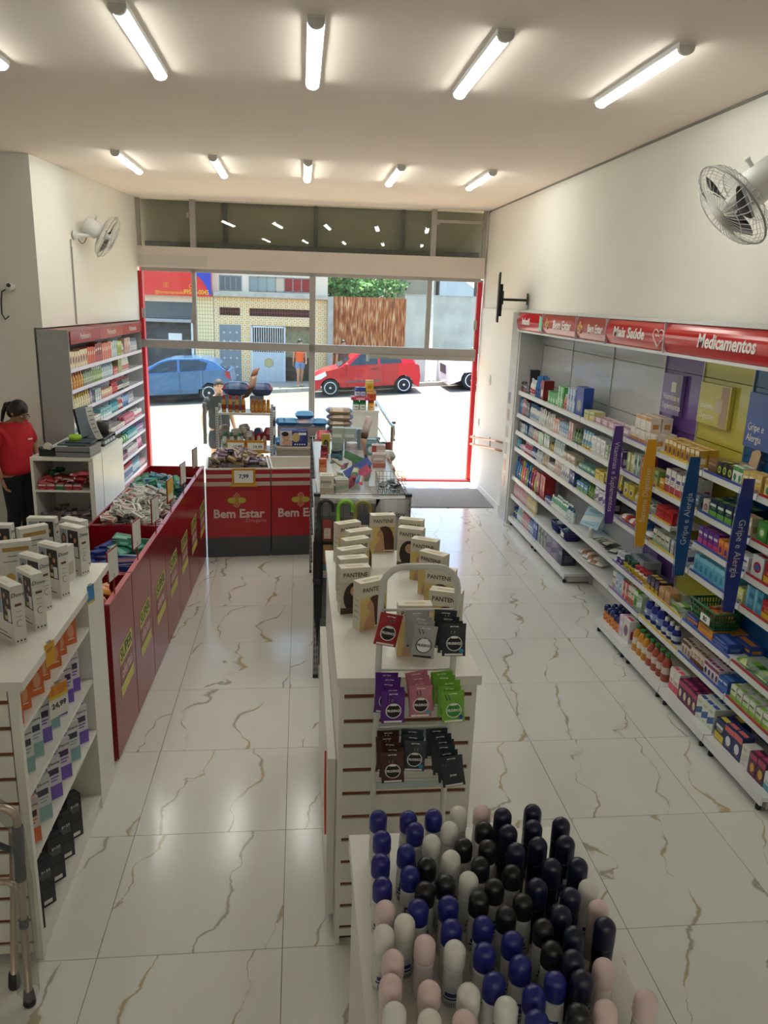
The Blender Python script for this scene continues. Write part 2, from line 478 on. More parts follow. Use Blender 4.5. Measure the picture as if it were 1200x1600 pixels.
# ================================================================== ceiling lamps
def lamp(label, x, y):
    t = thing('ceiling_light', label, 'light', (x, y, 4.117), 0, 'slim ceiling tube lights')
    b = MB(); b.prism([(-0.043,0),(0.043,0),(0.043,-0.028),(-0.043,-0.028)], -0.60, 0.60, mt('#e8e8e6', 0.4), 'y'); b.build('base', t)
    pr = [(-0.037,-0.026)] + [(0.037*math.cos(PI+PI*k/8), -0.028-0.026*math.sin(PI*k/8)) for k in range(9)] + [(0.037,-0.026)]
    MB().prism(pr, -0.575, 0.575, mt('#fbfff6', 0.4, emit=LAMP_EMIT, var=0), 'y').build('diffuser', t)
    for sgn in (-1, 1):
        pr2 = [(-0.042,-0.012)] + [(0.042*math.cos(PI+PI*k/8), -0.028-0.031*math.sin(PI*k/8)) for k in range(9)] + [(0.042,-0.012)]
        a, c_ = (0.576, 0.602) if sgn > 0 else (-0.602, -0.576)
        MB().prism(pr2, a, c_, mt('#d2d0cc', 0.4), 'y').build('end_cap', t)
    return t
names = ['outer window-side', 'second', 'middle', 'fourth', 'outer shelf-side']
lx = [-1.80, -0.865, 0.07, 1.01, 1.955]
rows = [(9.02, 'row near the shop window'), (4.86, 'middle row of the ceiling')]
for y, rn in rows:
    for i, x in enumerate(lx):
        lamp(f'{ORD[i]} lit ceiling tube from the perfumery wall, {rn}', x, y)
for y, rn in ((-3.2, 'row over the back of the shop'),):
    for i, x in enumerate(lx):
        lamp(f'{ORD[i]} lit ceiling tube from the perfumery wall, {rn}', x, y)
# ================================================================== the street
gz = lambda x: -0.39+0.066*x
ASPH = mt('#747168', 0.9, var=0.12, scale=3, bump=0.15)
PAVE = mt('#cbb294', 0.95, var=0.3, scale=14, bump=0.4)
CONC = mt('#a9a59b', 0.9, var=0.14, scale=2.5, bump=0.2)
def slope_quad(b, x0, x1, y0, y1, dz, th, m):
    vs = []
    for z_ in (-th, 0):
        for x, y in ((x0,y0),(x1,y0),(x1,y1),(x0,y1)): vs.append((x, y, gz(x)+dz+z_))
    b.add(vs, [(0,3,2,1),(4,5,6,7),(0,1,5,4),(1,2,6,5),(2,3,7,6),(3,0,4,7)], m)
b = MB(); slope_quad(b, -22, 22, 14.6, 27.8, -0.03, 0.4, ASPH); struct(b.build('street'))
pv = struct(link('pavement_near', None))
b = MB(); slope_quad(b, -22, 22, 12.2, 14.6, 0.03, 0.4, PAVE); b.build('paving_bed', pv)
b = MB()
for i in range(-22, 23):
    for j in range(9):
        if (i+j) % 2 == 0: continue
        x = 0.12*i+1.9; y = 12.35+0.24*j
        b.add([(x,y,gz(x)+.03),(x+.1,y,gz(x+.1)+.03),(x+.1,y+.22,gz(x+.1)+.03),(x,y+.22,gz(x)+.03),
               (x+.01,y+.01,gz(x)+.045),(x+.09,y+.01,gz(x+.1)+.045),(x+.09,y+.21,gz(x+.1)+.045),(x+.01,y+.21,gz(x)+.045)],
              [(4,5,6,7),(0,1,5,4),(1,2,6,5),(2,3,7,6),(3,0,4,7)], mt('#bfaa7c', 0.9, var=0.25))
tag(b.build('paving_stones', pv), kind='stuff')
pv = struct(link('pavement_far', None))
b = MB(); b.add([(-22,27.6,-0.62),(22,27.6,-0.25),(22,31.2,-0.18),(-22,31.2,-0.62),(-22,27.6,-2),(22,27.6,-2),(22,31.2,-2),(-22,31.2,-2)],
                [(0,1,2,3),(4,0,3,7),(0,4,5,1),(1,5,6,2)], mt('#8f8c86', 0.95, var=0.15, scale=3))
b.build('paving_bed', pv)
b = MB()
for k in range(26):
    x = -6.5+0.55*k
    b.add([(x,27.45,gz(x)-.1),(x+.53,27.45,gz(x+.53)-.1),(x+.53,27.67,gz(x+.53)-.1),(x,27.67,gz(x)-.1),
           (x,27.47,gz(x)+.10),(x+.53,27.47,gz(x+.53)+.10),(x+.53,27.67,gz(x+.53)+.10),(x,27.67,gz(x)+.10)],
          [(4,5,6,7),(0,1,5,4),(1,2,6,5),(2,3,7,6),(3,0,4,7)], CONC)
tag(b.build('kerb_stones', pv), kind='stuff')
# weeds along the far kerb
GR = mt('#7f9a4e', 0.9, var=0.3); GR2 = mt('#a3ad63', 0.9, var=0.3)
b = MB()
for k in range(1400):
    x = RNG.uniform(-1.0, 6.5); y = RNG.uniform(27.68, 28.0)
    h = RNG.uniform(0.04, 0.16); a = RNG.uniform(0, PI); dx, dy = .03*math.cos(a), .03*math.sin(a)
    b.add([(x-dx,y-dy,gz(x)-.03),(x+dx,y+dy,gz(x)-.03),(x+RNG.uniform(-.04,.04),y,gz(x)+h)], [(0,1,2)], GR if k % 2 else GR2)
tag(b.build('kerb_grass'), 'strip of short green weeds along the far kerb by the red car', 'grass', kind='stuff')

# ---- building across the street (facade plane y = 30.6)
FY = 30.6
fb = thing('tiled_building', 'two-storey building across the street faced with yellow tiles, red shop sign at one end', 'building', (0, FY, 0))
PLAS = mt('#dfccb6', 0.9, var=0.06, scale=1.5)
def orn():
    m = bpy.data.materials.new('ornament_tile'); m.use_nodes = True
    nt = m.node_tree; p = nt.nodes['Principled BSDF']
    tc = nt.nodes.new('ShaderNodeTexCoord'); mp = nt.nodes.new('ShaderNodeMapping')
    mp.inputs['Scale'].default_value = (1/0.21,)*3
    fr = nt.nodes.new('ShaderNodeVectorMath'); fr.operation = 'FRACTION'
    sb = nt.nodes.new('ShaderNodeVectorMath'); sb.operation = 'SUBTRACT'; sb.inputs[1].default_value = (.5,.5,.5)
    ab = nt.nodes.new('ShaderNodeVectorMath'); ab.operation = 'ABSOLUTE'
    sp = nt.nodes.new('ShaderNodeSeparateXYZ'); mxm = nt.nodes.new('ShaderNodeMath'); mxm.operation = 'MAXIMUM'
    rp = nt.nodes.new('ShaderNodeValToRGB'); rp.color_ramp.interpolation = 'CONSTANT'
    e = rp.color_ramp.elements
    e[0].position = 0; e[0].color = hx('#efd9ab'); e[1].position = 0.14; e[1].color = hx('#cf9a5a')
    x = e.new(0.30); x.color = hx('#f2dfb6'); x = e.new(0.455); x.color = hx('#a88a62')
    nt.links.new(tc.outputs['Object'], mp.inputs[0]); nt.links.new(mp.outputs[0], fr.inputs[0]); nt.links.new(fr.outputs[0], sb.inputs[0])
    nt.links.new(sb.outputs[0], ab.inputs[0]); nt.links.new(ab.outputs[0], sp.inputs[0])
    nt.links.new(sp.outputs['X'], mxm.inputs[0]); nt.links.new(sp.outputs['Z'], mxm.inputs[1])
    nt.links.new(mxm.outputs[0], rp.inputs['Fac']); nt.links.new(rp.outputs['Color'], p.inputs['Base Color'])
    p.inputs['Roughness'].default_value = 0.35
    return m
ORN = orn()
YT = mt('#ecd9a8', 0.35, var=0.04); YG = mt('#8a7548', 0.8)
# carcass: wall slabs around the openings
b = MB()
for x0, x1, z0, z1 in ((-9,-5.9,-1,6),(-5.9,-3.96,2.46,6),(-3.96,-3.05,-1,6),(-3.05,-2.24,1.70,6),(-2.24,-1.85,-1,6),
                       (-1.85,0.40,1.72,6),(0.40,1.03,-1,6),(-6,-3.05,-1,-0.62)):
    b.box(x0, 0.02, z0, x1, 0.5, z1, PLAS)
b.box(-9, 0.5, -1, 1.03, 0.6, 6, mt('#57504a', 0.9))
b.build('wall', fb)
for x0, x1, z0, z1 in ((-3.96,-3.25,-0.6,2.70),):
    nx, nz = 7, 25
    g = MB(); g.box(x0, 0.004, z0, x1, 0.02, z1, YG); g.build('tile_backing', fb)
    dx, dz = (x1-x0)/nx, (z1-z0)/nz
    k = MB().box(0, -0.004, 0, dx-.012, 0.004, dz-.012, YT).mesh('tile')
    for i in range(nx):
        for j in range(nz): link('tile', k, fb, (x0+i*dx, 0, z0+j*dz))
for x0, x1, z0, z1 in ((-3.22,-3.05,-.45,2.70),(-3.05,-2.24,1.70,2.03),(-3.05,-2.24,2.34,2.7),(-2.24,-1.92,-.45,2.7),(-1.92,1.02,2.33,2.7),(-1.92,0.40,1.70,2.01),(0.40,1.02,-.45,2.33)):
    MB().box(x0, -0.004, z0, x1, 0.02, z1, ORN).build('ornament_tiling', fb)
LEDGE = mt('#b7aea0', 0.9, var=0.15, scale=4)
MB().box(-3.22, -0.28, 2.72, 1.03, 0.02, 2.88, LEDGE).build('ledge', fb, bev=0.01)
BROWN = mt('#6b3a2c', 0.7)
for x0, x1, n in ((-3.02,-2.27,8),(-1.92,0.50,24)):
    g = MB(); g.box(x0, 0.01, 2.04, x1, 0.03, 2.32, mt('#3a211a', 0.9)); v = g.build('vent_grille', fb)
    st = (x1-x0)/n
    q = MB()
    for i in range(n):
        q.box(x0+i*st+st*.15, -0.01, 2.06, x0+i*st+st*.5, 0.012, 2.30, BROWN)
    q.box(x0, -0.012, 2.16, x1, -0.004, 2.2, BROWN)
    q.build('bars', v)
# upper windows
WFR = mt('#8b8781', 0.5)
for x0, x1, cols in ((-3.0,-2.2,['#5d6468']*4),(-1.9,0.36,['#7f8a8c','#8d9692','#9aa09a','#c9b49a','#8c2a2c','#93282c','#8a2428'])):
    f = MB(); z0, z1 = 2.93, 3.48
    f.box(x0, 0.0, z0, x1, 0.05, z0+.04, WFR); f.box(x0, 0.0, z1-.04, x1, 0.05, z1, WFR)
    n = len(cols); st = (x1-x0)/n
    for i in range(n+1): f.box(x0+i*st-.018, 0.0, z0, x0+i*st+.018, 0.05, z1, WFR)
    f = f.build('window', fb)
    for i, c in enumerate(cols):
        MB().box(x0+i*st+.018, 0.015, z0+.04, x0+(i+1)*st-.018, 0.03, z1-.04, mt(c, 0.15)).build('pane', f)
# metal door with rosettes, barred gate
DG = mt('#7f878c', 0.5, 0.3)
d = MB().box(-3.05, 0.0, -0.45, -2.24, 0.05, 1.70, DG).build('door', fb)
q = MB()
for r_ in range(6):
    for c_ in range(3):
        x = -2.88+.24*c_; z = -.2+.32*r_
        q.lathe([(.05,0),(.04,.012),(.012,.02)], mt('#b9bfc2', 0.4, .4), 8, M=T((x,-0.0,z), rx=R(90)))
q.build('rosettes', d)
q = MB(); GW = mt('#cfd2d2', 0.5)
q.box(-1.83, -0.02, -0.42, -0.60, 0.02, 0.70, mt('#bcc3c6', 0.5)); q.box(-1.83, -0.03, 1.62, -0.60, 0.03, 1.68, GW)
q.box(-1.85, -0.03, -0.45, -1.80, 0.03, 1.68, GW); q.box(-0.63, -0.03, -0.45, -0.56, 0.03, 1.68, GW)
gt = q.build('gate', fb)
bm_ = MB().box(-.014, -0.015, 0.70, .014, 0.015, 1.62, GW).mesh('bar')
for i in range(13): link('bar', bm_, gt, (-1.74+.087*i, 0, 0))
q = MB(); q.lathe([(.17,0),(.17,.02),(.13,.025),(.13,.01)], mt('#bfae7a', 0.5), 20, M=T((-1.2,-.02,.32), rx=R(90))); q.build('emblem', gt)
# open garage with stuff behind the bars
MB().box(-1.85, 0.46, -.45, -0.6, 0.5, 1.7, mt('#6d5f4c', 0.9, var=.3, scale=6)).build('back_wall', fb)
MB().box(-0.56, 0.40, 0.5, 0.40, 0.5, 1.7, mt('#9a9678', 0.8, var=.2)).build('garage_back', fb)
MB().box(-0.56, 0.40, -.45, 0.40, 0.5, 0.5, mt('#5a4a3c', 0.9)).build('garage_back', fb)
# shop with the shutter half down, under the sign
sl = MB().box(-5.9, -0.02, 0, -3.97, 0.0, 0.075, mt('#5c6064', 0.5, 0.3)).mesh('slat')
for k in range(8): link('slat', sl, fb, (0, 0.05, 1.86+.083*k))
MB().box(-5.9, 0.0, 1.72, -3.97, 0.1, 1.84, mt('#9fa19e', 0.5)).build('shutter_rail', fb)
MB().box(-5.9, 0.42, -0.6, -3.97, 0.5, 1.8, mt('#4f4d4c', 0.6, var=.3, scale=3)).build('shop_interior', fb)
MB().box(-4.1, 0.0, -0.6, -4.0, 0.08, 1.75, mt('#c9cfd0', 0.4)).build('door_frame', fb)
MB().box(-5.0, 0.38, 1.0, -4.5, 0.40, 1.3, TXTW).build('notice', fb)
# red and blue sign fascia
SR = mt('#d81f1c', 0.4, var=.02); SB_ = mt('#2436a8', 0.4, var=.02); YEL = mt('#f0b428', 0.5, var=0)
sg = thing('shop_sign', 'red and blue shop sign across the street with yellow phone number', 'sign', (0, FY-0.32, 0))
MB().box(-6.6, 0, 2.69, -3.28, 0.30, 3.75, SR).build('panel', sg)
pts = [(-4.85,3.75)]+[(-4.85+1.45*math.sin(PI/2*k/8), 2.75+1.0*math.cos(PI/2*k/8)) for k in range(9)]+[(-3.28,2.75),(-3.28,3.75)]
MB().prism(pts, -0.012, 0.0, SB_, 'y').build('blue_field', sg)
text('@farmaciapopular', 0.16, YEL, (-4.78, -0.014, 2.80), FRONT, sg, sx=.9)
text('99555-0045', 0.24, YEL, (-3.82, -0.016, 2.83), FRONT, sg, sx=.8, off=.004)
text('f', 0.2, YEL, (-4.9, -0.014, 3.05), FRONT, sg)
q = MB(); q.tube([(-4.98+.0,-.014,2.98),(-4.82,-.014,2.98),(-4.82,-.014,3.14),(-4.98,-.014,3.14)], .01, YEL, 5, True)
q.tube([(-4.0+.07*math.cos(a*PI/6),-.014,3.04+.07*math.sin(a*PI/6)) for a in range(12)], .01, YEL, 5, True); q.build('icons', sg)

# ---- pillar, rusty gate, bare wall, pole
tag(MB().box(1.03, 30.35, -0.7, 1.24, 30.7, 2.84, CONC).build('gate_pillar'), 'grey concrete pillar beside the rusty corrugated gate', 'pillar')
def rust():
    m = bpy.data.materials.new('rust'); m.use_nodes = True
    nt = m.node_tree; p = nt.nodes['Principled BSDF']
    tc = nt.nodes.new('ShaderNodeTexCoord'); mp = nt.nodes.new('ShaderNodeMapping'); mp.inputs['Scale'].default_value = (5.5, 1, 0.7)
    n = nt.nodes.new('ShaderNodeTexNoise'); n.inputs['Scale'].default_value = 3.0; n.inputs['Detail'].default_value = 8
    r = nt.nodes.new('ShaderNodeValToRGB'); e = r.color_ramp.elements
    e[0].position = .36; e[0].color = hx('#71371f'); e[1].position = .66; e[1].color = hx('#cdb08c')
    x = e.new(.47); x.color = hx('#95522e'); x = e.new(.55); x.color = hx('#b57643')
    nt.links.new(tc.outputs['Object'], mp.inputs[0]); nt.links.new(mp.outputs[0], n.inputs['Vector']); nt.links.new(n.outputs['Fac'], r.inputs['Fac'])
    nt.links.new(r.outputs['Color'], p.inputs['Base Color']); p.inputs['Roughness'].default_value = .9
    return m
RUST = rust()
rg = thing('corrugated_gate', 'rusty brown corrugated metal gate between pillar and grey wall', 'gate', (1.24, 30.55, 0))
for z0, z1, y_ in ((-0.5,1.05,0),(1.0,2.0,-.012),(1.96,2.86,-.024)):
    for k in range(3):
        n = 18; x0 = .93*k
        q = MB(); vs = []
        for i in range(n+1):
            x = x0+.935*i/n
            for z in (z0, z1): vs.append((x, y_+.018*math.sin(2*PI*i/3.0), z))
        q.add(vs, [(2*i,2*i+2,2*i+3,2*i+1) for i in range(n)], RUST)
        o = q.build('sheet', rg); md = o.modifiers.new('thick', 'SOLIDIFY'); md.thickness = .006
MB().box(0, .03, .5, 2.78, .08, .56, DARKGREY).build('rail', rg)
gw = thing('yard_wall', 'bare grey rendered wall across the street beside the rusty gate', 'wall', (4.02, 30.55, 0))
MB().box(0, 0, -0.8, 9, 0.2, 3.0, mt('#b5b2a8', .95, var=.18, scale=1.3, bump=.2)).build('wall', gw)
MB().box(0, -0.02, 2.98, 9, 0.22, 3.03, CONC).build('coping', gw)
po = thing('street_pole', 'pale street pole in front of the grey wall, white painted foot', 'pole', (4.85, 29.2, -0.6))
MB().cyl((0,0,1.2), (-.12,0,6), .07, mt('#cfc9bb', .8, var=.1), n=10).build('shaft', po)
MB().box(-.16, -.12, 0, .24, .12, 1.35, mt('#e6e4dc', .8, var=.06)).build('foot', po, bev=.03)
# greenery and houses beyond
LEAF = [mt('#4f7f34', .7, var=.2), mt('#6c9a46', .7, var=.2), mt('#35602a', .7, var=.2)]
def tree(label, x, y, z, r, n, seed, sc=(1,1,1)):
    rg_ = random.Random(seed)
    t = thing('tree', label, 'tree', (x, y, -0.5), 0, 'trees beyond the gate')
    q = MB(); q.cyl((0,0,0), (0,0,z+.5), .16, mt('#5d4a38', .9), .08); q.build('trunk', t)
    q = MB()
    for i in range(n):
        u = Vector((rg_.gauss(0,1), rg_.gauss(0,1), rg_.gauss(0,1))).normalized()*r*(rg_.random()**.4)
        c = Vector((u.x*sc[0], u.y*sc[1], u.z*sc[2]+z+.5)); a = rg_.uniform(.06, .15)
        e1 = Vector((rg_.gauss(0,1), rg_.gauss(0,1), rg_.gauss(0,1))).normalized()*a; e2 = e1.orthogonal().normalized()*a*.7
        q.add([c-e1, c+e2, c+e1, c-e2], [(0,1,2,3)], LEAF[rg_.randrange(3)])
    tag(q.build('foliage', t), kind='stuff')
tree('bright green tree showing above the rusty gate, nearer the tiled building', 1.6, 34.5, 3.6, 1.0, 1500, 3)
tree('darker leafy tree above the rusty gate, nearer the pale house', 3.4, 38.5, 3.8, 1.3, 1500, 4, (1.4,1,1))
tree('low bushy tree behind the rusty gate between two others', 2.75, 36.4, 3.2, .55, 700, 5, (1.6,1,.8))
hs = thing('far_house', 'weathered beige house wall rising behind the grey wall', 'building', (4.25, 40, -1))
MB().box(0, 0, 0, 2.5, 4, 6.2, mt('#b9a68c', .9, var=.15, scale=1.5)).build('wall', hs)
MB().box(.05, -.1, 0, .5, 0, 6.3, mt('#d3c09a', .9, var=.1)).build('corner_pier', hs)
MB().box(-.1, -.2, 6.2, 2.6, 4, 6.35, CONC).build('roof', hs)
hs = thing('white_house', 'white house gable behind the grey wall near the street pole', 'building', (6.95, 40, -1))
MB().prism([(0,0),(3.5,0),(3.5,4.3),(2.2,4.2),(0.1,5.6),(0,5.4)], 0, 4, mt('#ece9e2', .9, var=.04), 'y').build('wall', hs)
MB().prism([(-.1,5.75),(3.7,4.9),(3.7,5.1),(-.1,5.95)], -.2, 4, mt('#8b7466', .9), 'y').build('roof', hs)
MB().box(1.75, -.02, 3.9, 2.6, .0, 4.9, mt('#6d5b52', .8)).build('window', hs)

# ================================================================== cars
GLS = mt('#26323c', 0.06, var=0)
def wheel(parent, x, y, z, r, sgn):
    q = MB(); M_ = T((x, y, z), rx=R(90)*sgn)
    q.lathe([(r*.72,-.09),(r*.95,-.09),(r,-.06),(r,.06),(r*.95,.09),(r*.72,.09)], mt('#1d1d1f', .8), 24, M=M_)
    w_ = q.build('wheel', parent)
    q = MB(); HUB = mt('#d4d6d8', .3, .4)
    q.lathe([(r*.73,.07),(r*.71,.095),(r*.62,.09),(r*.58,.075)], HUB, 24, M=M_, cap=False)
    q.lathe([(r*.60,.05),(.001,.05)], mt('#3a3b3d', .6), 20, M=M_, cap=False)
    q.lathe([(.001,.10),(r*.13,.098),(r*.15,.08)][::-1], HUB, 12, M=M_, cap=True)
    for k in range(7):
        a = 2*PI*k/7
        q.add([(r*.12*math.cos(a-.5), r*.12*math.sin(a-.5), .088),(r*.63*math.cos(a-.2), r*.63*math.sin(a-.2), .09),(r*.63*math.cos(a+.2), r*.63*math.sin(a+.2), .09),(r*.12*math.cos(a+.5), r*.12*math.sin(a+.5), .088)], [(0,1,2,3)], HUB, False, M_)
    q.build('hubcap', w_)
def car(name, label, loc, rz, ry, paint, L, W, low, green, wins, wheels, wr_, belt, roofz, lamps, tails, doorx, trim=None):
    """low / green: side outlines (x, z), nose at x = 0; side surfaces lean in above the belt"""
    t = thing(name, label, 'car', loc, rz); t.rotation_euler = (0, ry, rz)
    hw = W/2
    yy = lambda z: hw-(0.03 if z < .35 else 0)-max(0, z-belt)*.42
    def skin(outline, m, inset=0.0):
        n = len(outline); vs = []
        for sg_ in (-1, 1):
            for x, z in outline: vs.append((x, sg_*(yy(z)-inset), z))
        fs = [tuple(range(n)), tuple(range(2*n-1, n-1, -1))] + [((i+1) % n, i, n+i, n+(i+1) % n) for i in range(n)]
        return vs, fs
    # wheel arches cut out of the lower outline
    lo = []
    for p in low: lo.append(p)
    base = []
    z0 = .20
    for wx in wheels:
        base += [(wx-wr_*1.14*math.cos(a), max(z0, wr_+wr_*1.14*math.sin(a))) for a in [k*PI/8 for k in range(9)]]
    out = [(low[0][0]+.02, z0)] + base + [(low[-1][0]-.02, z0)] + low[::-1]
    bm = bmesh.new()
    for ol in (out,):
        vs, fs = skin(ol, paint)
        bv = [bm.verts.new(v) for v in vs]
        for f in fs:
            try: bm.faces.new([bv[i] for i in f])
            except ValueError: pass
    bmesh.ops.triangulate(bm, faces=[f for f in bm.faces if len(f.verts) > 4])
    bmesh.ops.recalc_face_normals(bm, faces=bm.faces)
    me = bpy.data.meshes.new('body'); bm.to_mesh(me); bm.free(); me.materials.append(paint)
    o = link('body', me, t); bv_ = o.modifiers.new('bevel', 'BEVEL'); bv_.width = .05; bv_.segments = 3; bv_.limit_method = 'ANGLE'; bv_.angle_limit = R(50)
    for p in me.polygons: p.use_smooth = False
    q = MB(); vs, fs = skin(green, paint); q.add(vs, fs, paint); q.build('cabin', t, bev=.03)
    for wn_ in wins:
        for sg_ in (-1, 1):
            pts = [(x, sg_*(yy(z)+.006), z) for x, z in wn_]
            if sg_ > 0: pts = pts[::-1]
            q = MB(); n = len(pts)
            ins = [(x, y-sg_*.012, z) for x, y, z in pts]
            q.add(pts+ins, [tuple(range(n))[::-1], tuple(range(n, 2*n))]+[(i, (i+1) % n, n+(i+1) % n, n+i) for i in range(n)], GLS)
            q.build('side_window', t)
    # windscreen and rear window on the cabin's sloping ends
    fr = green[0], green[1]; re = green[-1], green[-2]
    for (x0, za), (x1, zb), nm, dx in ((fr[0], fr[1], 'windscreen', -.012), (re[0], re[1], 'rear_window', .012)):
        ya, yb = yy(za)-.07, yy(zb)-.07
        za2, zb2 = za+.04, zb-.04
        q = MB(); q.add([(x0+dx,-ya,za2),(x0+dx,ya,za2),(x1+dx,yb,zb2),(x1+dx,-yb,zb2),(x0,-ya,za2),(x0,ya,za2),(x1,yb,zb2),(x1,-yb,zb2)],
                        [(0,1,2,3),(4,7,6,5),(0,4,5,1),(1,5,6,2),(2,6,7,3),(3,7,4,0)], GLS); q.build(nm, t)
    for wx in wheels:
        for sg_ in (-1, 1): wheel(t, wx, sg_*(hw-.11), wr_, wr_, 1 if sg_ < 0 else -1)
    for sg_ in (-1, 1):
        q = MB(); pts = [(x, sg_*(yy(z)+.004), z) for x, z in lamps]; q.poly(pts, mt('#e9eef0', .1)); q.poly([(x, y-sg_*.05, z) for x, y, z in pts][::-1], mt('#e9eef0', .1))
        n = len(pts); q.build('headlamp', t)
        q = MB(); pts = [(x, sg_*(yy(z)+.004), z) for x, z in tails]; q.poly(pts, mt('#a3202a', .2)); q.build('tail_lamp', t)
        mx_ = green[0][0]+.28
        q = MB(); q.ball((mx_, sg_*(hw+.09), belt+.07), .1, paint, 10, sz=(.9,.7,.65)); q.build('wing_mirror', t)
        for x in doorx[1]:
            q = MB(); q.box(x, -.012, belt-.12, x+.17, .012, belt-.085, paint if trim is None else BLACK, T((0, sg_*(hw+.006), 0))); q.build('door_handle', t)
        q = MB()
        for x in doorx[0]:
            q.box(x, -.003, .32, x+.012, .003, belt+.0, mt('#3a3a3c', .8), T((0, sg_*(hw+.001), 0)))
        q.box(doorx[0][0], -.004, .44, doorx[0][-1], .004, .49, mt('#4a4a4c', .6) if trim else paint, T((0, sg_*(hw+.002), 0)))
        q.build('door_seam', t)
    q = MB(); q.box(.4, -hw+.2, .16, L-.4, hw-.2, .32, mt('#222222', .9)); q.build('underbody', t)
    return t
# red hatchback, nose towards the left of the street
REDP = mt('#b81020', .18, var=0); BLUEP = mt('#4f7099', .2, .5, var=0); WHP = mt('#e6e8ea', .2, var=0)
low = [(0.0,.30),(0.0,.52),(.10,.68),(.38,.82),(.90,.93),(3.30,.98),(3.50,.93),(3.56,.55),(3.52,.30)]
green = [(.86,.92),(1.55,1.38),(1.85,1.46),(2.75,1.46),(3.15,1.36),(3.42,.97)]
wins = [[(1.22,.99),(1.62,1.33),(1.90,1.39),(2.16,1.39),(2.16,1.0)],[(2.24,1.0),(2.24,1.39),(2.72,1.38),(2.90,1.22),(2.96,1.02)]]
car('red_hatchback', 'small red hatchback parked across the street beside the rusty gate', (0.45, 26.52, gz(.45)-.03), 0, -R(3.78), REDP, 3.56, 1.64, low, green, wins, (.56, 3.0), .285, .95, 1.46,
    [(.02,.56),(.06,.68),(.42,.83),(.46,.70),(.25,.58)], [(3.40,.95),(3.53,.9),(3.55,.7),(3.42,.75)], ([1.1,2.2],[1.95]), True)
low = [(0.0,.30),(0.0,.55),(.12,.72),(.5,.86),(1.0,.95),(3.85,1.02),(4.08,.98),(4.12,.6),(4.08,.30)]
green = [(1.0,.94),(1.85,1.36),(2.2,1.44),(3.2,1.42),(3.6,1.30),(3.98,1.0)]
wins = [[(1.4,1.02),(1.9,1.31),(2.25,1.38),(2.42,1.38),(2.42,1.03)],[(2.5,1.03),(2.5,1.38),(3.1,1.36),(3.38,1.25),(3.3,1.04)]]
car('blue_hatchback', 'metallic blue grey hatchback parked across the street under the red sign', (-6.27, 26.55, gz(-6.27)-.03), 0, -R(3.78), BLUEP, 4.12, 1.7, low, green, wins, (.72, 3.36), .30, .98, 1.44,
    [(.06,.62),(.12,.74),(.5,.84),(.5,.74),(.2,.64)], [(3.92,1.0),(4.07,.95),(4.1,.7),(3.95,.78)], ([1.3,2.46,3.2],[2.2,3.05]), None)
low = [(0.0,.35),(0.0,.85),(.08,1.02),(.5,1.1),(1.0,1.16),(4.0,1.18),(4.3,1.1),(4.35,.6),(4.3,.35)]
green = [(1.0,1.15),(1.75,1.58),(2.1,1.68),(3.5,1.66),(3.9,1.5),(4.2,1.17)]
wins = [[(1.4,1.22),(1.85,1.54),(2.2,1.61),(2.45,1.61),(2.45,1.23)],[(2.53,1.23),(2.53,1.61),(3.4,1.58),(3.7,1.25)]]
cw = car('white_car', 'white car with dark grille parked at the far wall, cut by the door jamb', (4.92, 26.57, gz(4.92)-.03), 0, -R(3.78), WHP, 4.35, 1.75, low, green, wins, (.82, 3.4), .33, 1.16, 1.68,
    [(.01,.84),(.04,1.0),(.48,1.09),(.40,.92)], [(4.1,1.1),(4.3,1.0),(4.32,.8),(4.1,.9)], ([1.3,2.5,3.5],[2.2,3.3]), None)
q = MB(); q.box(-.02, -.5, .55, .02, .5, .85, mt('#3c4044', .4)); q.build('grille', cw)
q = MB(); q.lathe([(.07,0),(.05,.01)], BLACK, 10, M=T((.42,-.862,.62), rx=R(90))); q.build('fog_lamp', cw)
# ================================================================== people
def eval_mesh(o):
    dg = bpy.context.evaluated_depsgraph_get()
    return bpy.data.meshes.new_from_object(o.evaluated_get(dg))
def skin(J, E, sub=2, root=None):
    """J: name -> ((x, y, z), rx, ry); E: pairs; returns a smooth tapering mesh"""
    names = list(J); me = bpy.data.meshes.new('skeleton')
    me.from_pydata([J[n][0] for n in names], [(names.index(a), names.index(b)) for a, b in E], [])
    o = bpy.data.objects.new('skeleton', me); COL.objects.link(o)
    o.modifiers.new('s', 'SKIN')
    if not me.skin_vertices:
        bpy.context.view_layer.objects.active = o
        bpy.ops.mesh.customdata_skin_add()
    for i, n in enumerate(names):
        v = me.skin_vertices[0].data[i]
        v.radius = (J[n][1], J[n][2]); v.use_root = (n == (root or names[0])); v.use_loose = False
    sb = o.modifiers.new('u', 'SUBSURF'); sb.levels = sub; sb.render_levels = sub
    out = eval_mesh(o)
    bpy.data.objects.remove(o)
    return out
def fuse(meshes, voxel, m):
    bm = bmesh.new()
    for me in meshes: bm.from_mesh(me)
    me = bpy.data.meshes.new('body'); bm.to_mesh(me); bm.free()
    o = bpy.data.objects.new('tmp', me); COL.objects.link(o)
    r = o.modifiers.new('r', 'REMESH'); r.mode = 'VOXEL'; r.voxel_size = voxel
    sm = o.modifiers.new('s', 'SMOOTH'); sm.iterations = 2; sm.factor = .4
    out = eval_mesh(o); bpy.data.objects.remove(o)
    return out
def finish(me, mats, smooth=True):
    me.materials.clear()
    for m in mats: me.materials.append(m)
    for p in me.polygons: p.use_smooth = smooth; p.material_index = 0
    return me
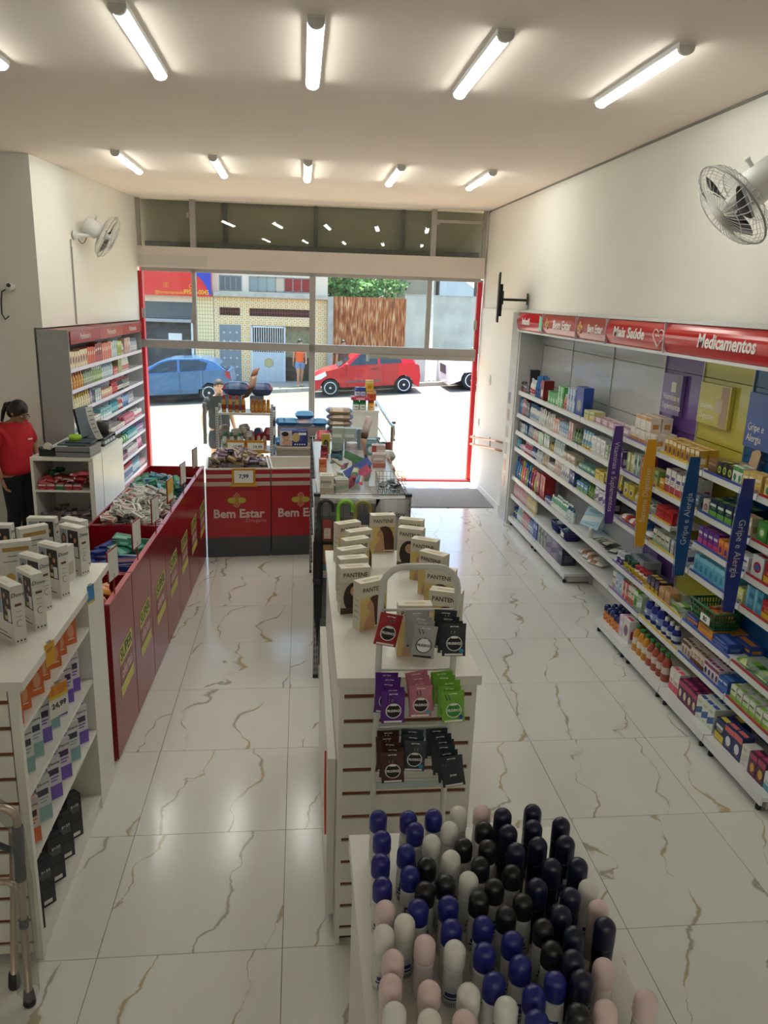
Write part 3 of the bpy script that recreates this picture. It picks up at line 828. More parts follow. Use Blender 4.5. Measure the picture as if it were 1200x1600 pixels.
def hand(q, wrist, d, palm_n, m, side, curl=.5, sc=1.0):
    """palm plus five separate bent fingers; d points along the hand, palm_n out of the palm"""
    d = Vector(d).normalized(); n = Vector(palm_n); n = (n-d*n.dot(d)).normalized(); a = d.cross(n)*side
    w = Vector(wrist)
    P = lambda u, v, k=0: w+d*(u*sc)+a*(v*sc)+n*(k*sc)
    vs = []; ring = [(0,.024,.017),(.03,.034,.017),(.06,.041,.015),(.085,.041,.012)]
    for u, hw, th in ring:
        for k in range(10):
            t = 2*PI*k/10; vs.append(P(u, hw*math.cos(t), th*math.sin(t)))
    fs = [tuple(range(10))[::-1], tuple(range(30, 40))]
    for j in range(3):
        for k in range(10): fs.append((j*10+k, j*10+(k+1) % 10, j*10+10+(k+1) % 10, j*10+10+k))
    q.add(vs, fs, m, True)
    for v, ln, r in ((.030,.072,.0088),(.010,.080,.009),(-.011,.075,.0085),(-.031,.058,.0075)):
        pts = [P(.075, v), P(.085+ln*.40*math.cos(curl*.5), v*1.05, ln*.40*math.sin(curl*.5)),
               P(.085+ln*(.40*math.cos(curl*.5)+.33*math.cos(curl*1.2)), v*1.07, ln*(.40*math.sin(curl*.5)+.33*math.sin(curl*1.2))),
               P(.085+ln*(.40*math.cos(curl*.5)+.33*math.cos(curl*1.2)+.27*math.cos(curl*1.8)), v*1.07, ln*(.40*math.sin(curl*.5)+.33*math.sin(curl*1.2)+.27*math.sin(curl*1.8)))]
        q.tube(pts, r*sc, m, 8, r_end=r*.75*sc)
    q.tube([P(.018,.024,.004), P(.045,.052,.014), P(.070,.060,.022), P(.090,.060,.026)], .0115*sc, m, 8, r_end=.008*sc)
def person(label, loc, rz, pose, skinm, voxel, shirt, lower, hair, lower_len, sleeve=.6, torso=1.0, look=(0, 0), shoes=None, hair_kind='short', hw=1.0, extras=None):
    t = thing('person', label, 'person', loc, rz)
    p = dict(pelvis=(0,0,.90), waist=(0,.0,1.05), chest=(0,.01,1.25), collar=(0,.015,1.37), neck=(0,-.005,1.44), head=(0,-.02,1.52))
    for s_, k in ((-1,'l'),(1,'r')):
        p['sh'+k] = (.165*s_,.015,1.345); p['el'+k] = (.21*s_,.03,1.08); p['wr'+k] = (.205*s_,-.03,.85)
        p['hip'+k] = (.085*s_,0,.86); p['kn'+k] = (.095*s_,-.015,.47); p['an'+k] = (.095*s_,.02,.08); p['to'+k] = (.105*s_,-.13,.03)
    p.update(pose)
    rad = dict(pelvis=(.15,.115), waist=(.13,.10), chest=(.145,.11), collar=(.085,.07), neck=(.052,.052), head=(.05,.05))
    for k in 'lr':
        rad.update({'sh'+k:(.058,.058),'el'+k:(.041,.041),'wr'+k:(.027,.03),'hip'+k:(.088,.09),'kn'+k:(.056,.058),'an'+k:(.036,.038),'to'+k:(.034,.026)})
    for k in ('pelvis','waist','chest'): rad[k] = (rad[k][0]*torso, rad[k][1]*torso)
    E = [('pelvis','waist'),('waist','chest'),('chest','collar'),('collar','neck'),('neck','head')]
    for k in 'lr':
        E += [('collar','sh'+k),('sh'+k,'el'+k),('el'+k,'wr'+k),('pelvis','hip'+k),('hip'+k,'kn'+k),('kn'+k,'an'+k),('an'+k,'to'+k)]
    body = skin({n: (p[n], rad[n][0], rad[n][1]) for n in p}, E)
    hm = MB(); hc = Vector(p['head'])
    HM = Matrix.Translation(hc) @ Euler((R(look[1]), 0, R(look[0]))).to_matrix().to_4x4()
    hm.ball((0,0,.055), .1, skinm, 20, HM, (.76,.93,1.0)); hm.ball((0,-.025,-.012), .07, skinm, 16, HM, (.80,.88,.95))
    hm.ball((0,-.098,.028), .018, skinm, 10, HM, (.75,1.1,1.0)); hm.ball((0,-.092,.052), .012, skinm, 8, HM, (.7,.9,2.0))
    for s_ in (-1,1): hm.ball((.078*s_,.005,.035), .026, skinm, 10, HM, (.35,.7,1.1))
    hm.ball((0,-.083,-.018), .017, skinm, 8, HM, (1.3,.6,.6))
    me = fuse([body, hm.mesh('head')], voxel, skinm)
    q = MB(); q.slot(skinm)
    for s_, k in ((-1,'l'),(1,'r')):
        d = Vector(p['wr'+k])-Vector(p['el'+k])
        hand(q, p['wr'+k], d, (-s_*.7, -.4 if d.z < 0 else -1, .1), skinm, s_, .55, hw)
    bm = bmesh.new(); bm.from_mesh(me); bm.from_mesh(q.mesh('hands')); bm.to_mesh(me); bm.free()
    finish(me, [skinm]); link('body', me, t)
    # clothes follow the body with a small allowance
    g = .030
    mid = lambda a, b, f: tuple(Vector(p[a]).lerp(Vector(p[b]), f))
    J = {'chest': (p['chest'], rad['chest'][0]+g, rad['chest'][1]+g), 'waist': (p['waist'], rad['waist'][0]+g*1.3, rad['waist'][1]+g*1.3),
         'hip0': (mid('waist','pelvis',.7), rad['pelvis'][0]+g*.9, rad['pelvis'][1]+g*1.1), 'hem': (mid('waist','pelvis',1.35), rad['pelvis'][0]+g*.9, rad['pelvis'][1]+g*1.1), 'collar': (p['collar'], rad['collar'][0]+g, rad['collar'][1]+g)}
    E2 = [('chest','waist'),('waist','hip0'),('hip0','hem'),('chest','collar')]
    for k in 'lr':
        J['sh'+k] = (p['sh'+k], .090, .090); J['sl'+k] = (mid('sh'+k,'el'+k,sleeve), .080, .080)
        E2 += [('collar','sh'+k),('sh'+k,'sl'+k)]
    link('shirt', finish(skin(J, E2, root='chest'), [shirt]), t)
    J = {'pelvis': (mid('pelvis','waist',.25), rad['pelvis'][0]+.016, rad['pelvis'][1]+.016), 'crotch': (p['pelvis'], rad['pelvis'][0]+.018, rad['pelvis'][1]+.02)}
    E2 = [('pelvis','crotch')]
    for k in 'lr':
        J['hip'+k] = (p['hip'+k], .112, .114); E2.append(('crotch','hip'+k))
        if lower_len > .5:
            J['kn'+k] = (p['kn'+k], .078, .08); J['an'+k] = (mid('kn'+k,'an'+k,lower_len), .062, .064); E2 += [('hip'+k,'kn'+k),('kn'+k,'an'+k)]
        else:
            J['kn'+k] = (mid('hip'+k,'kn'+k,lower_len*2), .105, .107); E2.append(('hip'+k,'kn'+k))
    link('trousers' if lower_len > .5 else 'shorts', finish(skin(J, E2, root='crotch'), [lower]), t)
    if shoes:
        for k in 'lr':
            a, b = Vector(p['an'+k]), Vector(p['to'+k]); q = MB()
            d = (b-a); d.z = 0; d.normalize(); an = math.atan2(d.x, -d.y)
            M_ = T((a.x, a.y, 0), rz=an)
            q.ball((0,-.055,.035), .1, shoes, 12, M_, (.48,1.35,.42)); q.box(-.042,-.185,0.0,.042,.06,.018, DARKGREY, M_); q.build('shoe', t)
    # hair, eyes, brows, lips
    q = MB(); hr_ = hair
    if hair_kind == 'short':
        q.ball((0,.012,.075), .104, hr_, 18, HM, (.80,.95,.92)); q.ball((0,.05,.03), .085, hr_, 14, HM, (.9,.7,1.0))
    else:
        q.ball((0,.014,.07), .108, hr_, 18, HM, (.82,.95,.98)); q.ball((0,.055,.03), .09, hr_, 14, HM, (.9,.75,1.0))
        q.tube([HM @ Vector((0,.11,.06)), HM @ Vector((0,.16,.03)), HM @ Vector((0,.165,-.06)), HM @ Vector((0,.14,-.17))], .04, hr_, 10, r_end=.014)
        q.lathe([(.034,0),(.042,.01),(.034,.02)], mt('#1c1a22', .5), 12, M=HM @ T((0,.105,.05), rx=R(90)))
    q.build('hair', t)
    q = MB()
    for s_ in (-1,1):
        q.ball((.031*s_,-.081,.047), .0125, mt('#e9e4dc', .3), 10, HM, (1.1,.7,.75)); q.ball((.031*s_,-.0885,.047), .0062, mt('#2a1b14', .2), 8, HM, (1,.7,1))
        q.box(.014*s_-.000, -.092, .066, .046*s_, -.082, .071, hr_, HM)
    q.ball((0,-.097,-.018), .016, mt('#9a5a50', .5), 8, HM, (1.3,.45,.42)); q.build('face_features', t)
    if extras: extras(t, HM, p)
    return t
SKB = mt('#a9785c', .6, var=.03); SKL = mt('#c99a7c', .6, var=.03); SKM = mt('#b88766', .6, var=.03)
HAIRD = mt('#17110f', .45)
def woman_x(t, HM, p):
    q = MB()
    for s_ in (-1,1):
        q.tube([HM @ Vector((.031*s_+.024*math.cos(a*PI/6), -.104, .045+.018*math.sin(a*PI/6))) for a in range(12)], .0022, mt('#40403f', .3, .6), 5, True)
        q.tube([HM @ Vector((.055*s_,-.104,.048)), HM @ Vector((.081*s_,-.02,.05)), HM @ Vector((.083*s_,.02,.045))], .002, mt('#40403f', .3, .6), 5)
    q.tube([HM @ Vector((-.008,-.106,.05)), HM @ Vector((.008,-.106,.05))], .002, mt('#40403f', .3, .6), 5); q.build('glasses', t)
    q = MB(); q.box(.045, -.157, 1.243, .10, -.152, 1.257, TXTW); q.build('chest_print', t)
person('woman in red t-shirt and black trousers with glasses looking down behind the cash counter', (-3.02, 8.50, 0), R(62),
       dict(head=(0,-.075,1.50), neck=(0,-.03,1.43), chest=(0,.0,1.25), elr=(.24,-.05,1.08), wrr=(.19,-.19,.93), ell=(-.235,.06,1.08), wrl=(-.23,-.03,.85),
            knl=(-.10,-.03,.47), anl=(-.10,.05,.08), tol=(-.11,-.1,.03)),
       SKB, .009, mt('#c3202c', .8, var=.06, scale=14), mt('#17191f', .8), HAIRD, .9, .70, 1.16, (4, 30), mt('#2b2b2e', .6), 'tail', 1.0, woman_x)
person('man in dark grey t-shirt and shorts standing in the sun outside the glass', (-1.42, 13.9, gz(-1.42)+.045), R(20),
       dict(wrl=(-.25,.02,.84), ell=(-.25,.06,1.08), wrr=(.25,-.05,.86)),
       SKL, .010, mt('#1d2025', .85), mt('#1f2229', .85), mt('#2f241d', .7), .44, .62, 1.12, (-6, 3), mt('#303032', .6), 'short').scale = (1.07,)*3
person('person in orange top, denim shorts and dark cap walking on the far pavement', (-0.02, 29.0, -0.405), R(12),
       dict(knl=(-.08,-.16,.48), anl=(-.08,-.10,.09), tol=(-.08,-.25,.05), knr=(.09,.02,.47), anr=(.10,.20,.10), tor=(.10,.07,.03), wrl=(-.22,.06,.86), wrr=(.2,-.16,.92), elr=(.22,-.02,1.08)),
       SKM, .012, mt('#e2602a', .8), mt('#6b86ad', .8), mt('#1e1d22', .6), .30, .1, .92, (30, 8), mt('#caa58a', .6), 'short').scale = (1.02,)*3
person('dark haired person half hidden behind the red car', (1.53, 28.3, -0.42), R(20), dict(), SKM, .014, mt('#54453c', .8), mt('#3a3c44', .8), HAIRD, .9, .62, 1.0, (0, 0), mt('#2b2b2e', .6), 'short').scale = (1.06,)*3
# ================================================================== fans, TV, camera
FANW = mt('#d9d8d4', .35, var=.02)
def fan(label, hub, az, tilt, mount, mount_n):
    """hub: centre of the blades; az, tilt: where it blows; mount: wall point"""
    t = thing('wall_fan', label, 'fan', hub, 0)
    M_ = Vector(az).to_track_quat('Z', 'Y').to_matrix().to_4x4()   # local +Z is the blowing direction
    q = MB()
    for k in range(3):
        a0 = 2*PI*k/3; vs = []; n = 7
        for i in range(n):
            r = .04+.185*i/(n-1); wd = .35+.35*math.sin(PI*(i+.6)/n)
            for e, z in ((-1,.018),(1,-.018)):
                a = a0+e*wd*(.9 if i else .6); vs.append((r*math.cos(a), r*math.sin(a), z))
        q.add(vs, [(2*i,2*i+2,2*i+3,2*i+1) for i in range(n-1)]+[(2*i+1,2*i+3,2*i+2,2*i) for i in range(n-1)], mt('#6a6c6e', .3), True, M_)
    q.build('blades', t)
    q = MB(); q.lathe([(.05,-.03),(.05,.03),(.035,.045),(.001,.05)], FANW, 16, M=M_); q.build('hub', t)
    for nm, sg in (('front_grille', 1), ('back_grille', -1)):
        q = MB()
        for k in range(36):
            a = 2*PI*k/36; c_, s_ = math.cos(a), math.sin(a)
            q.tube([(.05*c_,.05*s_,sg*.085),(.16*c_,.16*s_,sg*.078),(.23*c_,.23*s_,sg*.05),(.262*c_,.262*s_,0.0)], .0022, FANW, 4, M=M_)
        for r, z, th in ((.264,0,.006),(.165,sg*.078,.003)):
            q.tube([(r*math.cos(2*PI*k/36), r*math.sin(2*PI*k/36), z) for k in range(36)], th, FANW, 6, True, M=M_)
        q.lathe([(.055,sg*.082),(.055,sg*.09),(.001,sg*.094)] if sg > 0 else [(.001,-.094),(.055,-.09),(.055,-.082)], FANW, 16, M=M_)
        q.build(nm, t)
    q = MB(); q.lathe([(.06,-.30),(.098,-.29),(.105,-.13),(.07,-.09)], FANW, 18, M=M_); mo = q.build('motor', t)
    q = MB(); q.lathe([(.012,0),(.012,.05),(.018,.055),(.016,.07)], FANW, 10, M=M_ @ T((0,.09,-.2), rx=R(-90))); q.build('knob', mo)
    w_ = Vector(mount)-Vector(hub); nn = Vector(mount_n)
    q = MB(); b0 = M_ @ Vector((0,0,-.24)); b0.z -= .05
    q.tube([b0, b0+Vector((0,0,-.06)), w_+nn*.12+Vector((0,0,-.0)), w_+nn*.02], .022, FANW, 8)
    q.lathe([(.055,0),(.055,.02),(.04,.05)], FANW, 14, M=Matrix.Translation(w_) @ nn.to_track_quat('Z','Y').to_matrix().to_4x4()); q.build('bracket', t)
    q = MB(); pts = [b0+Vector((0,0,-.02))]
    for k in range(1, 9):
        f = k/8; pts.append(b0.lerp(w_+nn*.03, f)+Vector((0,0,-.12*math.sin(PI*f))))
    q.tube(pts, .005, mt('#3a3a3a', .6), 5); q.build('cord', t)
    return t
fan('white oscillating wall fan on the white wall high over the medicine shelving', (2.43, 4.47, 3.38), (-.74, .06, -.66), 0, (2.87, 4.55, 3.50), (-1, 0, 0))
fan('white oscillating wall fan above the perfumery shelving', (-2.32, 10.20, 3.42), (.75, .32, -.42), 0, (-2.65, 9.95, 3.41), (1, 0, 0))
tag(MB().box(-2.665, 9.855, 2.40, -2.655, 9.865, 3.36, mt('#9b978f', .6)).build('cable_duct'), 'thin grey cable running down the wall below the perfumery fan', 'cable')
tv = thing('wall_television', 'thin black television on a swing arm beside the doorway', 'television', (2.44, 9.72, 2.87), R(-13))
MB().box(-.022, -.33, -.29, .0, .33, .29, BLACK).build('screen', tv, bev=.006)
MB().box(0, -.16, -.22, .035, .16, .16, mt('#202124', .6)).build('back_housing', tv, bev=.01)
q = MB(); q.box(.035, -.1, -.08, .05, .1, .08, BLACK); q.tube([(.05,0,-.02),(.16,.05,-.02),(.345,.075,-.02)], .016, BLACK, 8); q.box(.335,.03,-.075,.347,.12,.06, BLACK, T((0,0,0))); q.build('swing_arm', tv)
cc = thing('security_camera', 'small white camera with a dangling cable on the wall above the woman', 'camera', (-3.04, 8.92, 2.80))
q = MB(); q.lathe([(.035,0),(.035,.02),(.02,.03)], WHITE, 12, M=T((0,0,0), rx=R(90))); q.tube([(0,-.02,0),(0,-.08,.0)], .012, WHITE, 8); q.build('mount', cc)
q = MB(); q.lathe([(.03,-.06),(.034,-.05),(.034,.05),(.028,.06)], WHITE, 12, M=T((0,-.11,-.0), rx=R(75), rz=R(20))); q.lathe([(.022,.06),(.022,.063)], BLACK, 10, M=T((0,-.11,0), rx=R(75), rz=R(20))); q.build('housing', cc)
MB().tube([(-.03,-.03,-.01),(-.10,-.03,-.05),(-.115,-.03,-.16),(-.12,-.03,-.28),(-.085,-.04,-.335),(-.05,-.03,-.30)], .007, mt('#2c2c2c', .6), 6).build('cable', cc)

# ================================================================== slat-walled gondolas
GROOVE = mt('#7d4a2a', .8)
def slat_end(parent, x0, x1, y, zlo, zhi, first, step=.1145):
    """boards of the slatted end, each its own piece, over a brown backing"""
    MB().box(x0+.02, y+.010, zlo, x1-.02, y+.03, zhi, GROOVE).build('slat_backing', parent)
    z = first; prev = zhi
    cuts = []
    while z > zlo+.02: cuts.append(z); z -= step
    edges = [zhi]+cuts+[zlo]
    cache = {}
    for a, b in zip(edges[:-1], edges[1:]):
        lo, hi = b+.0095, a-.0095
        if hi-lo < .01: continue
        k = round(hi-lo, 3)
        if k not in cache: cache[k] = MB().box(x0+.02, y+.002, 0, x1-.02, y+.0098, hi-lo, LAMI).mesh('slat')
        link('slat', cache[k], parent, (0, 0, lo))
def closed_gondola(label, x0, x1, y0, y1, zt, over):
    t = thing('display_gondola', label, 'gondola', (0, 0, 0))
    MB().box(x0-over, y0-.03, zt-.042, x1+over, y1+.02, zt, LAMI).build('top', t, bev=.003)
    for xa, xb in ((x0, x0+.02), (x1-.02, x1)):
        MB().box(xa, y0, 0.0, xb, y1, zt-.042, LAMI).build('side_panel', t)
    MB().box(x0+.02, y1-.02, 0, x1-.02, y1, zt-.042, LAMI).build('back_panel', t)
    MB().box(x0+.02, y0+.03, 0, x1-.02, y1-.02, .06, DARKGREY).build('plinth', t)
    return t
cg = closed_gondola('white slatwall gondola topped with cream hair kits, in the middle aisle', .165, .735, 2.85, 4.44, 1.33, .012)
slat_end(cg, .165, .735, 2.848, .03, 1.288, 1.232)
# its open side faces the left aisle
MB().box(.128, 2.98, 0.04, .163, 4.40, .86, LAMI).build('side_shelf', cg)
MB().prism([(3.05,.42),(3.17,.50),(3.17,.78)], .120, .127, mt('#d9502a', .6), 'x').build('price_flag', cg)
ng = closed_gondola('white display gondola crowded with roll-on deodorants, closest to the camera', .155, .745, .55, 1.86, 1.33, .012)

# ================================================================== wire rack with hanging sachets
RKW = mt('#d6d5d1', .3, var=.02)
rk = thing('wire_rack', 'white tubular wire rack hung with small sachets against the slatted gondola end', 'rack')
xl, xr, yr = .308, .600, 2.72
pth = [(xl-.012, yr, 0.005), (xl, yr, 1.70)]
for k in range(1, 6):
    a = PI-PI/2*k/5; pth.append((xl+.09+.09*math.cos(a), yr, 1.75+.09*math.sin(a)))
for k in range(0, 5):
    a = PI/2-PI/2*k/4; pth.append((xr-.09+.09*math.cos(a), yr, 1.75+.09*math.sin(a)))
pth += [(xr, yr, 1.70), (xr-.012, yr, .005)]
MB().tube(pth, .0125, RKW, 10).build('frame', rk)
rungs = [1.665, 1.415, 1.165, .925]
for z in rungs:
    MB().tube([(xl, yr, z), (xr, yr, z)], .006, RKW, 8).build('crossbar', rk)
MB().box(xl, yr-.002, 1.125, xr, yr+.002, 1.165, ACRYL).build('clear_strip', rk)
MB().box(xl, yr-.002, .885, xr, yr+.002, .925, ACRYL).build('clear_strip', rk)
def sachet(col, dark, txt, ring, sub=None):
    """flat pouch with crimped ends, hanging slot, printed disc"""
    w_, h_ = .088, .128
    c = mt(col, .35, var=.06, scale=30); q = MB()
    nx, nz = 6, 8; vs = []
    for f in (-1, 1):
        for j in range(nz+1):
            for i in range(nx+1):
                u = i/nx*2-1; v = j/nz
                th = .007*max(0, 1-u*u)*max(0, math.sin(PI*min(1, max(0, (v-.08)/.84))))**.6
                vs.append((u*w_/2*(1-.03*math.sin(PI*v)), f*(th+.0004), -v*h_))
    n1 = (nx+1)*(nz+1); fs = []
    for j in range(nz):
        for i in range(nx):
            a = j*(nx+1)+i
            fs.append((a, a+nx+1, a+nx+2, a+1)); fs.append((n1+a, n1+a+1, n1+a+nx+2, n1+a+nx+1))
    q.add(vs, fs, c, True)
    q.box(-.016, -.0022, -.020, .016, -.0006, -.010, mt('#f1f1ee', .4))
    ye = -.0086
    def disc(r, m, y): q.add([(r*math.cos(2*PI*k/20), y, -.075+r*math.sin(2*PI*k/20)) for k in range(20)], [tuple(range(20))], m)
    if ring:
        disc(.030, mt(ring, .5, var=0), ye); disc(.0265, mt(dark, .5, var=0), ye-.0004)
        q.box(-.012, ye-.001, -.055, .012, ye-.0003, -.048, TXTW)
    if sub: q.add([(.028+.009*math.cos(k), ye+.002, -.105+.009*math.sin(k)) for k in [2*PI*i/10 for i in range(10)]], [tuple(range(10))], mt(sub, .5, var=0))
    q.box(-.034, -.0034, -.124, .034, -.0026, -.117, TXTW if dark != '#f0f0f0' else TXTB)
    return q.mesh('sachet')
def pegs(z, x, n, tilt, me, desc, txt, tm, place, dx=0.0):
    base = .03+.029*n
    q = MB()
    for s_ in (-.006, .006): q.tube([(x+s_, yr-.006, z+.002), (x+s_, yr-base, z-.006*n), (x+s_, yr-base-.008, z-.006*n+.012)], .0022, STEEL, 5)
    q.build('prong', rk)
    for k in range(n):
        y = yr-.026-.029*k
        o = link('sachet', me, None, (x+dx*k+RNG.uniform(-.006,.006), y, z+.016-.006*k+RNG.uniform(-.004,.004)))
        o.rotation_euler = (R(-4), R(tilt+RNG.uniform(-5,5)), R(RNG.uniform(-4,4)))
        if k == 0: pl = f'{desc} at the back of its peg, {place}'
        elif k == n-1: pl = f'{desc} at the front of its peg, {place}'
        else: pl = f'{ORD[k]} {desc} from the bar on its peg, {place}'
        if n == 1: pl = f'single {desc} on a peg, {place}'
        tag(o, pl, 'sachet', f'{desc}s on the wire rack, {place}')
        if k == n-1: text(txt, .0135, tm, (0, -.0097, -.075), FRONT, o, sx=.72, off=.0004, ex=.0002)
tb = ['top bar', 'middle bar', 'bottom bar']
pegs(1.645, .345, 1, 12, sachet('#a81f2a', '#17181a', '', '#e8e4de'), 'red sachet', 'PRUDENCE', TXTW, tb[0])
pegs(1.655, .445, 4, 4, sachet('#a9a9a8', '#f0f0f0', '', '#2a2a2a'), 'silver sachet', 'PRUDENCE', TXTB, tb[0], .009)
pegs(1.655, .558, 4, 2, sachet('#2a3138', '#15171a', '', '#d9dcde', '#3f8fc0'), 'dark sachet', 'PRUDENCE', TXTW, tb[0], .004)
pegs(1.405, .335, 5, 4, sachet('#5b2086', '#141218', '', '#e9e6ea'), 'purple sachet', 'PRUDENCE', TXTW, tb[1], .004)
pegs(1.405, .448, 4, -5, sachet('#c47a8c', '#1d1a1c', '', '#efe3e3', '#3fa39c'), 'pink sachet', 'PRUDENCE', TXTW, tb[1], .003)
pegs(1.405, .552, 5, -6, sachet('#79b33a', '#3f8f3f', '', '#e4efd8', '#2c4f9c'), 'green sachet', 'PRUDENCE', TXTW, tb[1], .006)
pegs(1.150, .345, 5, 2, sachet('#4a2a22', '#17120f', '', '#e6dfd8'), 'brown sachet', 'PRUDENCE', TXTW, tb[2], .003)
pegs(1.150, .450, 3, 3, sachet('#39444c', '#1a1c20', '', '#dfe3e6', '#3f8fc0'), 'grey-blue sachet', 'PRUDENCE', TXTW, tb[2])
pegs(1.150, .545, 6, -4, sachet('#2e383e', '#2e383e', '', None), 'slate sachet', 'jontex', TXTW, tb[2], .005)

# ================================================================== red offer bins
bl = lambda y: -1.10+.0232*(y-4.34)
STK_Y = mt('#cdca6c', .5, var=0); STK_G = mt('#2d4f27', .5, var=0); STK_P = mt('#e3c4c6', .5, var=0)
BRZ = math.atan2(-.0232, 1)
def offer_bin(label, y0, n):
    L_ = .554*n-.012
    t = thing('offer_bin', label, 'bin', (bl(y0), y0+.006, 0), BRZ, 'red offer bins in a row')
    MB().box(-.56, 0, .0, -.018, .016, 1.03, DRED).build('end_panel', t)
    MB().box(-.56, L_-.016, .0, -.018, L_, 1.03, DRED).build('end_panel', t)
    MB().box(-.576, 0, .0, -.56, L_, 1.03, DRED).build('back_panel', t)
    MB().box(-.56, .016, .70, -.018, L_-.016, .72, DRED).build('false_floor', t)
    pm = MB().box(-.018, .003, .012, 0, .545, 1.03, DRED).mesh('front_panel')
    MB().box(-.03, 0, 1.03, .003, L_, 1.038, mt('#b8525a', .3)).build('rim', t)
    MB().box(-.56, 0.0, 0, -.03, L_, .012, BLACK).build('plinth', t)
    for k in range(n):
        p_ = link('front_panel', pm, t, (0, .554*k, 0))
        # printed label
        q = MB()
        sh = lambda y, z: (.0012, .315+y, .51+z+y*.06)
        q.poly([sh(-.16,.055), sh(.16,.055), sh(.16,.175), sh(-.16,.175)], STK_Y); q.poly([sh(-.16,-.075), sh(.16,-.075), sh(.16,.055), sh(-.16,.055)], mt('#8f4a4c', .4, var=0))
        q.poly([sh(-.16,-.155), sh(.16,-.155), sh(.16,-.08), sh(-.16,-.08)], STK_Y)
        s_ = q.build('offer_label', p_)
        a = math.atan(.06)
        M3 = Euler((R(90), 0, R(90))).to_matrix() @ Euler((0, 0, a)).to_matrix()
        for bd, sz, m_, z, x_ in (('SUPER', .115, STK_G, .115, .90), ('ofertas', .115, STK_P, -.012, .80)):
            # third level: lettering belongs to the panel
            o = text(bd, sz, m_, sh(0, z), M3.to_euler(), p_, sx=x_, off=.0012)
            o.location.x = .0022
    return t
offer_bin('red offer bin filled with orange packs, beside the white shampoo gondola', 4.34, 1)
offer_bin('red offer bin holding dark blue packs, second of the row', 4.894, 2)
offer_bin('long red offer bin heaped with white, green and blue cartons', 6.002, 3)
offer_bin('red offer bin with orange packs, last of the row by the red counter', 7.664, 1)
for i, (y, col) in enumerate(((4.52,'#d9d6cf'),(5.14,'#d9d6cf'),(5.76,'#d9d6cf'),(6.37,'#d8b24a'),(7.0,'#d9d6cf'),(7.70,'#b9b6ae'))):
    t = thing('price_card', f'{ORD[i]} price card on a red stick along the offer bins, counted from the shampoo gondola', 'price card', (bl(y)-.012, y, 1.038), BRZ+R(-8))
    MB().cyl((0,0,0), (0,0,.13), .005, DRED, n=6).build('stick', t)
    q = MB(); q.box(-.005,-.078,.09,.002,.078,.285, DRED); q.box(.002,-.070,.098,.0035,.070,.277, mt(col, .5, var=.03)); q.build('frame', t)
    if col == '#d8b24a': MB().box(.0035,-.06,.11,.0045,.06,.16, mt('#e8e3d6', .5)).build('white_field', t)
    else:
        q = MB(); q.box(-.0065,-.070,.098,-.005,.070,.277, mt(col, .5, var=.03)); q.build('back_sheet', t)

# ================================================================== cash counter
cc = thing('cash_counter', 'white cash counter with open cubbyholes facing the shop', 'counter', (-2.63, 7.77, 0), R(-2.0))
W_, D_ = .585, 1.13
q = MB(); q.box(0, 0, 1.165, W_, D_, 1.20, LAMI); q.build('top', cc, bev=.003)
for xa, xb in ((0, .028), (W_-.028, W_)): MB().box(xa, .002, 0, xb, D_-.002, 1.165, LAMI).build('side_panel', cc)
MB().box(.028, .55, 0, W_-.028, .57, 1.165, LAMI).build('back_panel', cc)
for z in (.06, .52, .87): MB().box(.028, .004, z-.02, W_-.028, .55, z, LAMI).build('shelf', cc)
for y0, y1 in ((.004, .30), (.318, D_)): MB().box(W_, y0, .02, W_+.018, y1, 1.20, LAMI).build('cladding_panel', cc)
CM = Matrix.Translation((-2.63, 7.77, 0)) @ Euler((0,0,R(-2.0))).to_matrix().to_4x4()
def on_counter(x, y, z=1.2): return CM @ Vector((x, y, z))
td = thing('tape_dispenser', 'black tape dispenser at the corner of the white cash counter', 'tape dispenser', on_counter(.15, .09), R(-6))
MB().prism([(-.08,0),(.08,0),(.08,.03),(.06,.085),(.03,.06),(-.05,.075),(-.08,.09)], -.035, .035, BLACK, 'y').build('base', td, bev=.006)
MB().lathe([(.032,-.012),(.045,-.012),(.045,.012),(.032,.012)], mt('#d9d4c6', .4), 18, M=T((-.0,0,.085), rx=R(90))).build('tape_roll', td)
dw = thing('till_box', 'flat grey cash till strewn with papers on the cash counter', 'cash till', on_counter(.41, .17), R(-4))
MB().box(-.17, -.14, .0, .17, .2, .10, mt('#7d7e7c', .45)).build('body', dw, bev=.005)
MB().box(-.165, -.143, .048, .165, -.139, .056, BLACK).build('drawer_gap', dw)
q = MB(); q.box(-.16, -.10, .10, .12, .14, .122, mt('#4a5663', .5)); q.box(-.10, -.05, .122, .15, .17, .135, mt('#2e3a48', .5)); q.box(-.19, -.13, .101, -.06, .0, .106, mt('#cfd4d6', .5)); q.build('papers', dw)
tr = thing('tape_roll', 'lime green roll of tape on the papers over the cash till', 'tape roll', on_counter(.37, .25, 1.338))
MB().lathe([(.035,0),(.06,0),(.06,.045),(.035,.045),(.035,0)], mt('#9fce2a', .4), 22, cap=False).build('roll', tr)
mo = thing('monitor', 'black monitor seen from its side on the cash counter', 'monitor', on_counter(.39, .58), R(80))
MB().lathe([(.11,0),(.11,.012),(.03,.022)], BLACK, 18).build('foot', mo)
MB().box(-.03, .0, .02, .03, .03, .16, BLACK).build('stem', mo)
q = MB(); q.box(-.15, -.03, .12, .15, -.005, .42, BLACK); q.build('screen', mo).rotation_euler = (R(-10), 0, 0)
ps = thing('paper_strip', 'white printed sheet taped to the monitor edge, curling', 'paper', on_counter(.46, .46), R(25))
q = MB(); n = 8; vs = []
for k in range(n+1):
    f = k/n; vs += [(-.035+.09*f*f, -.02-.03*math.sin(f*3), .44-.34*f), (.035+.09*f*f, .0-.03*math.sin(f*3), .45-.34*f)]
q.add(vs, [(2*k,2*k+2,2*k+3,2*k+1) for k in range(n)], mt('#d9d8d2', .6))
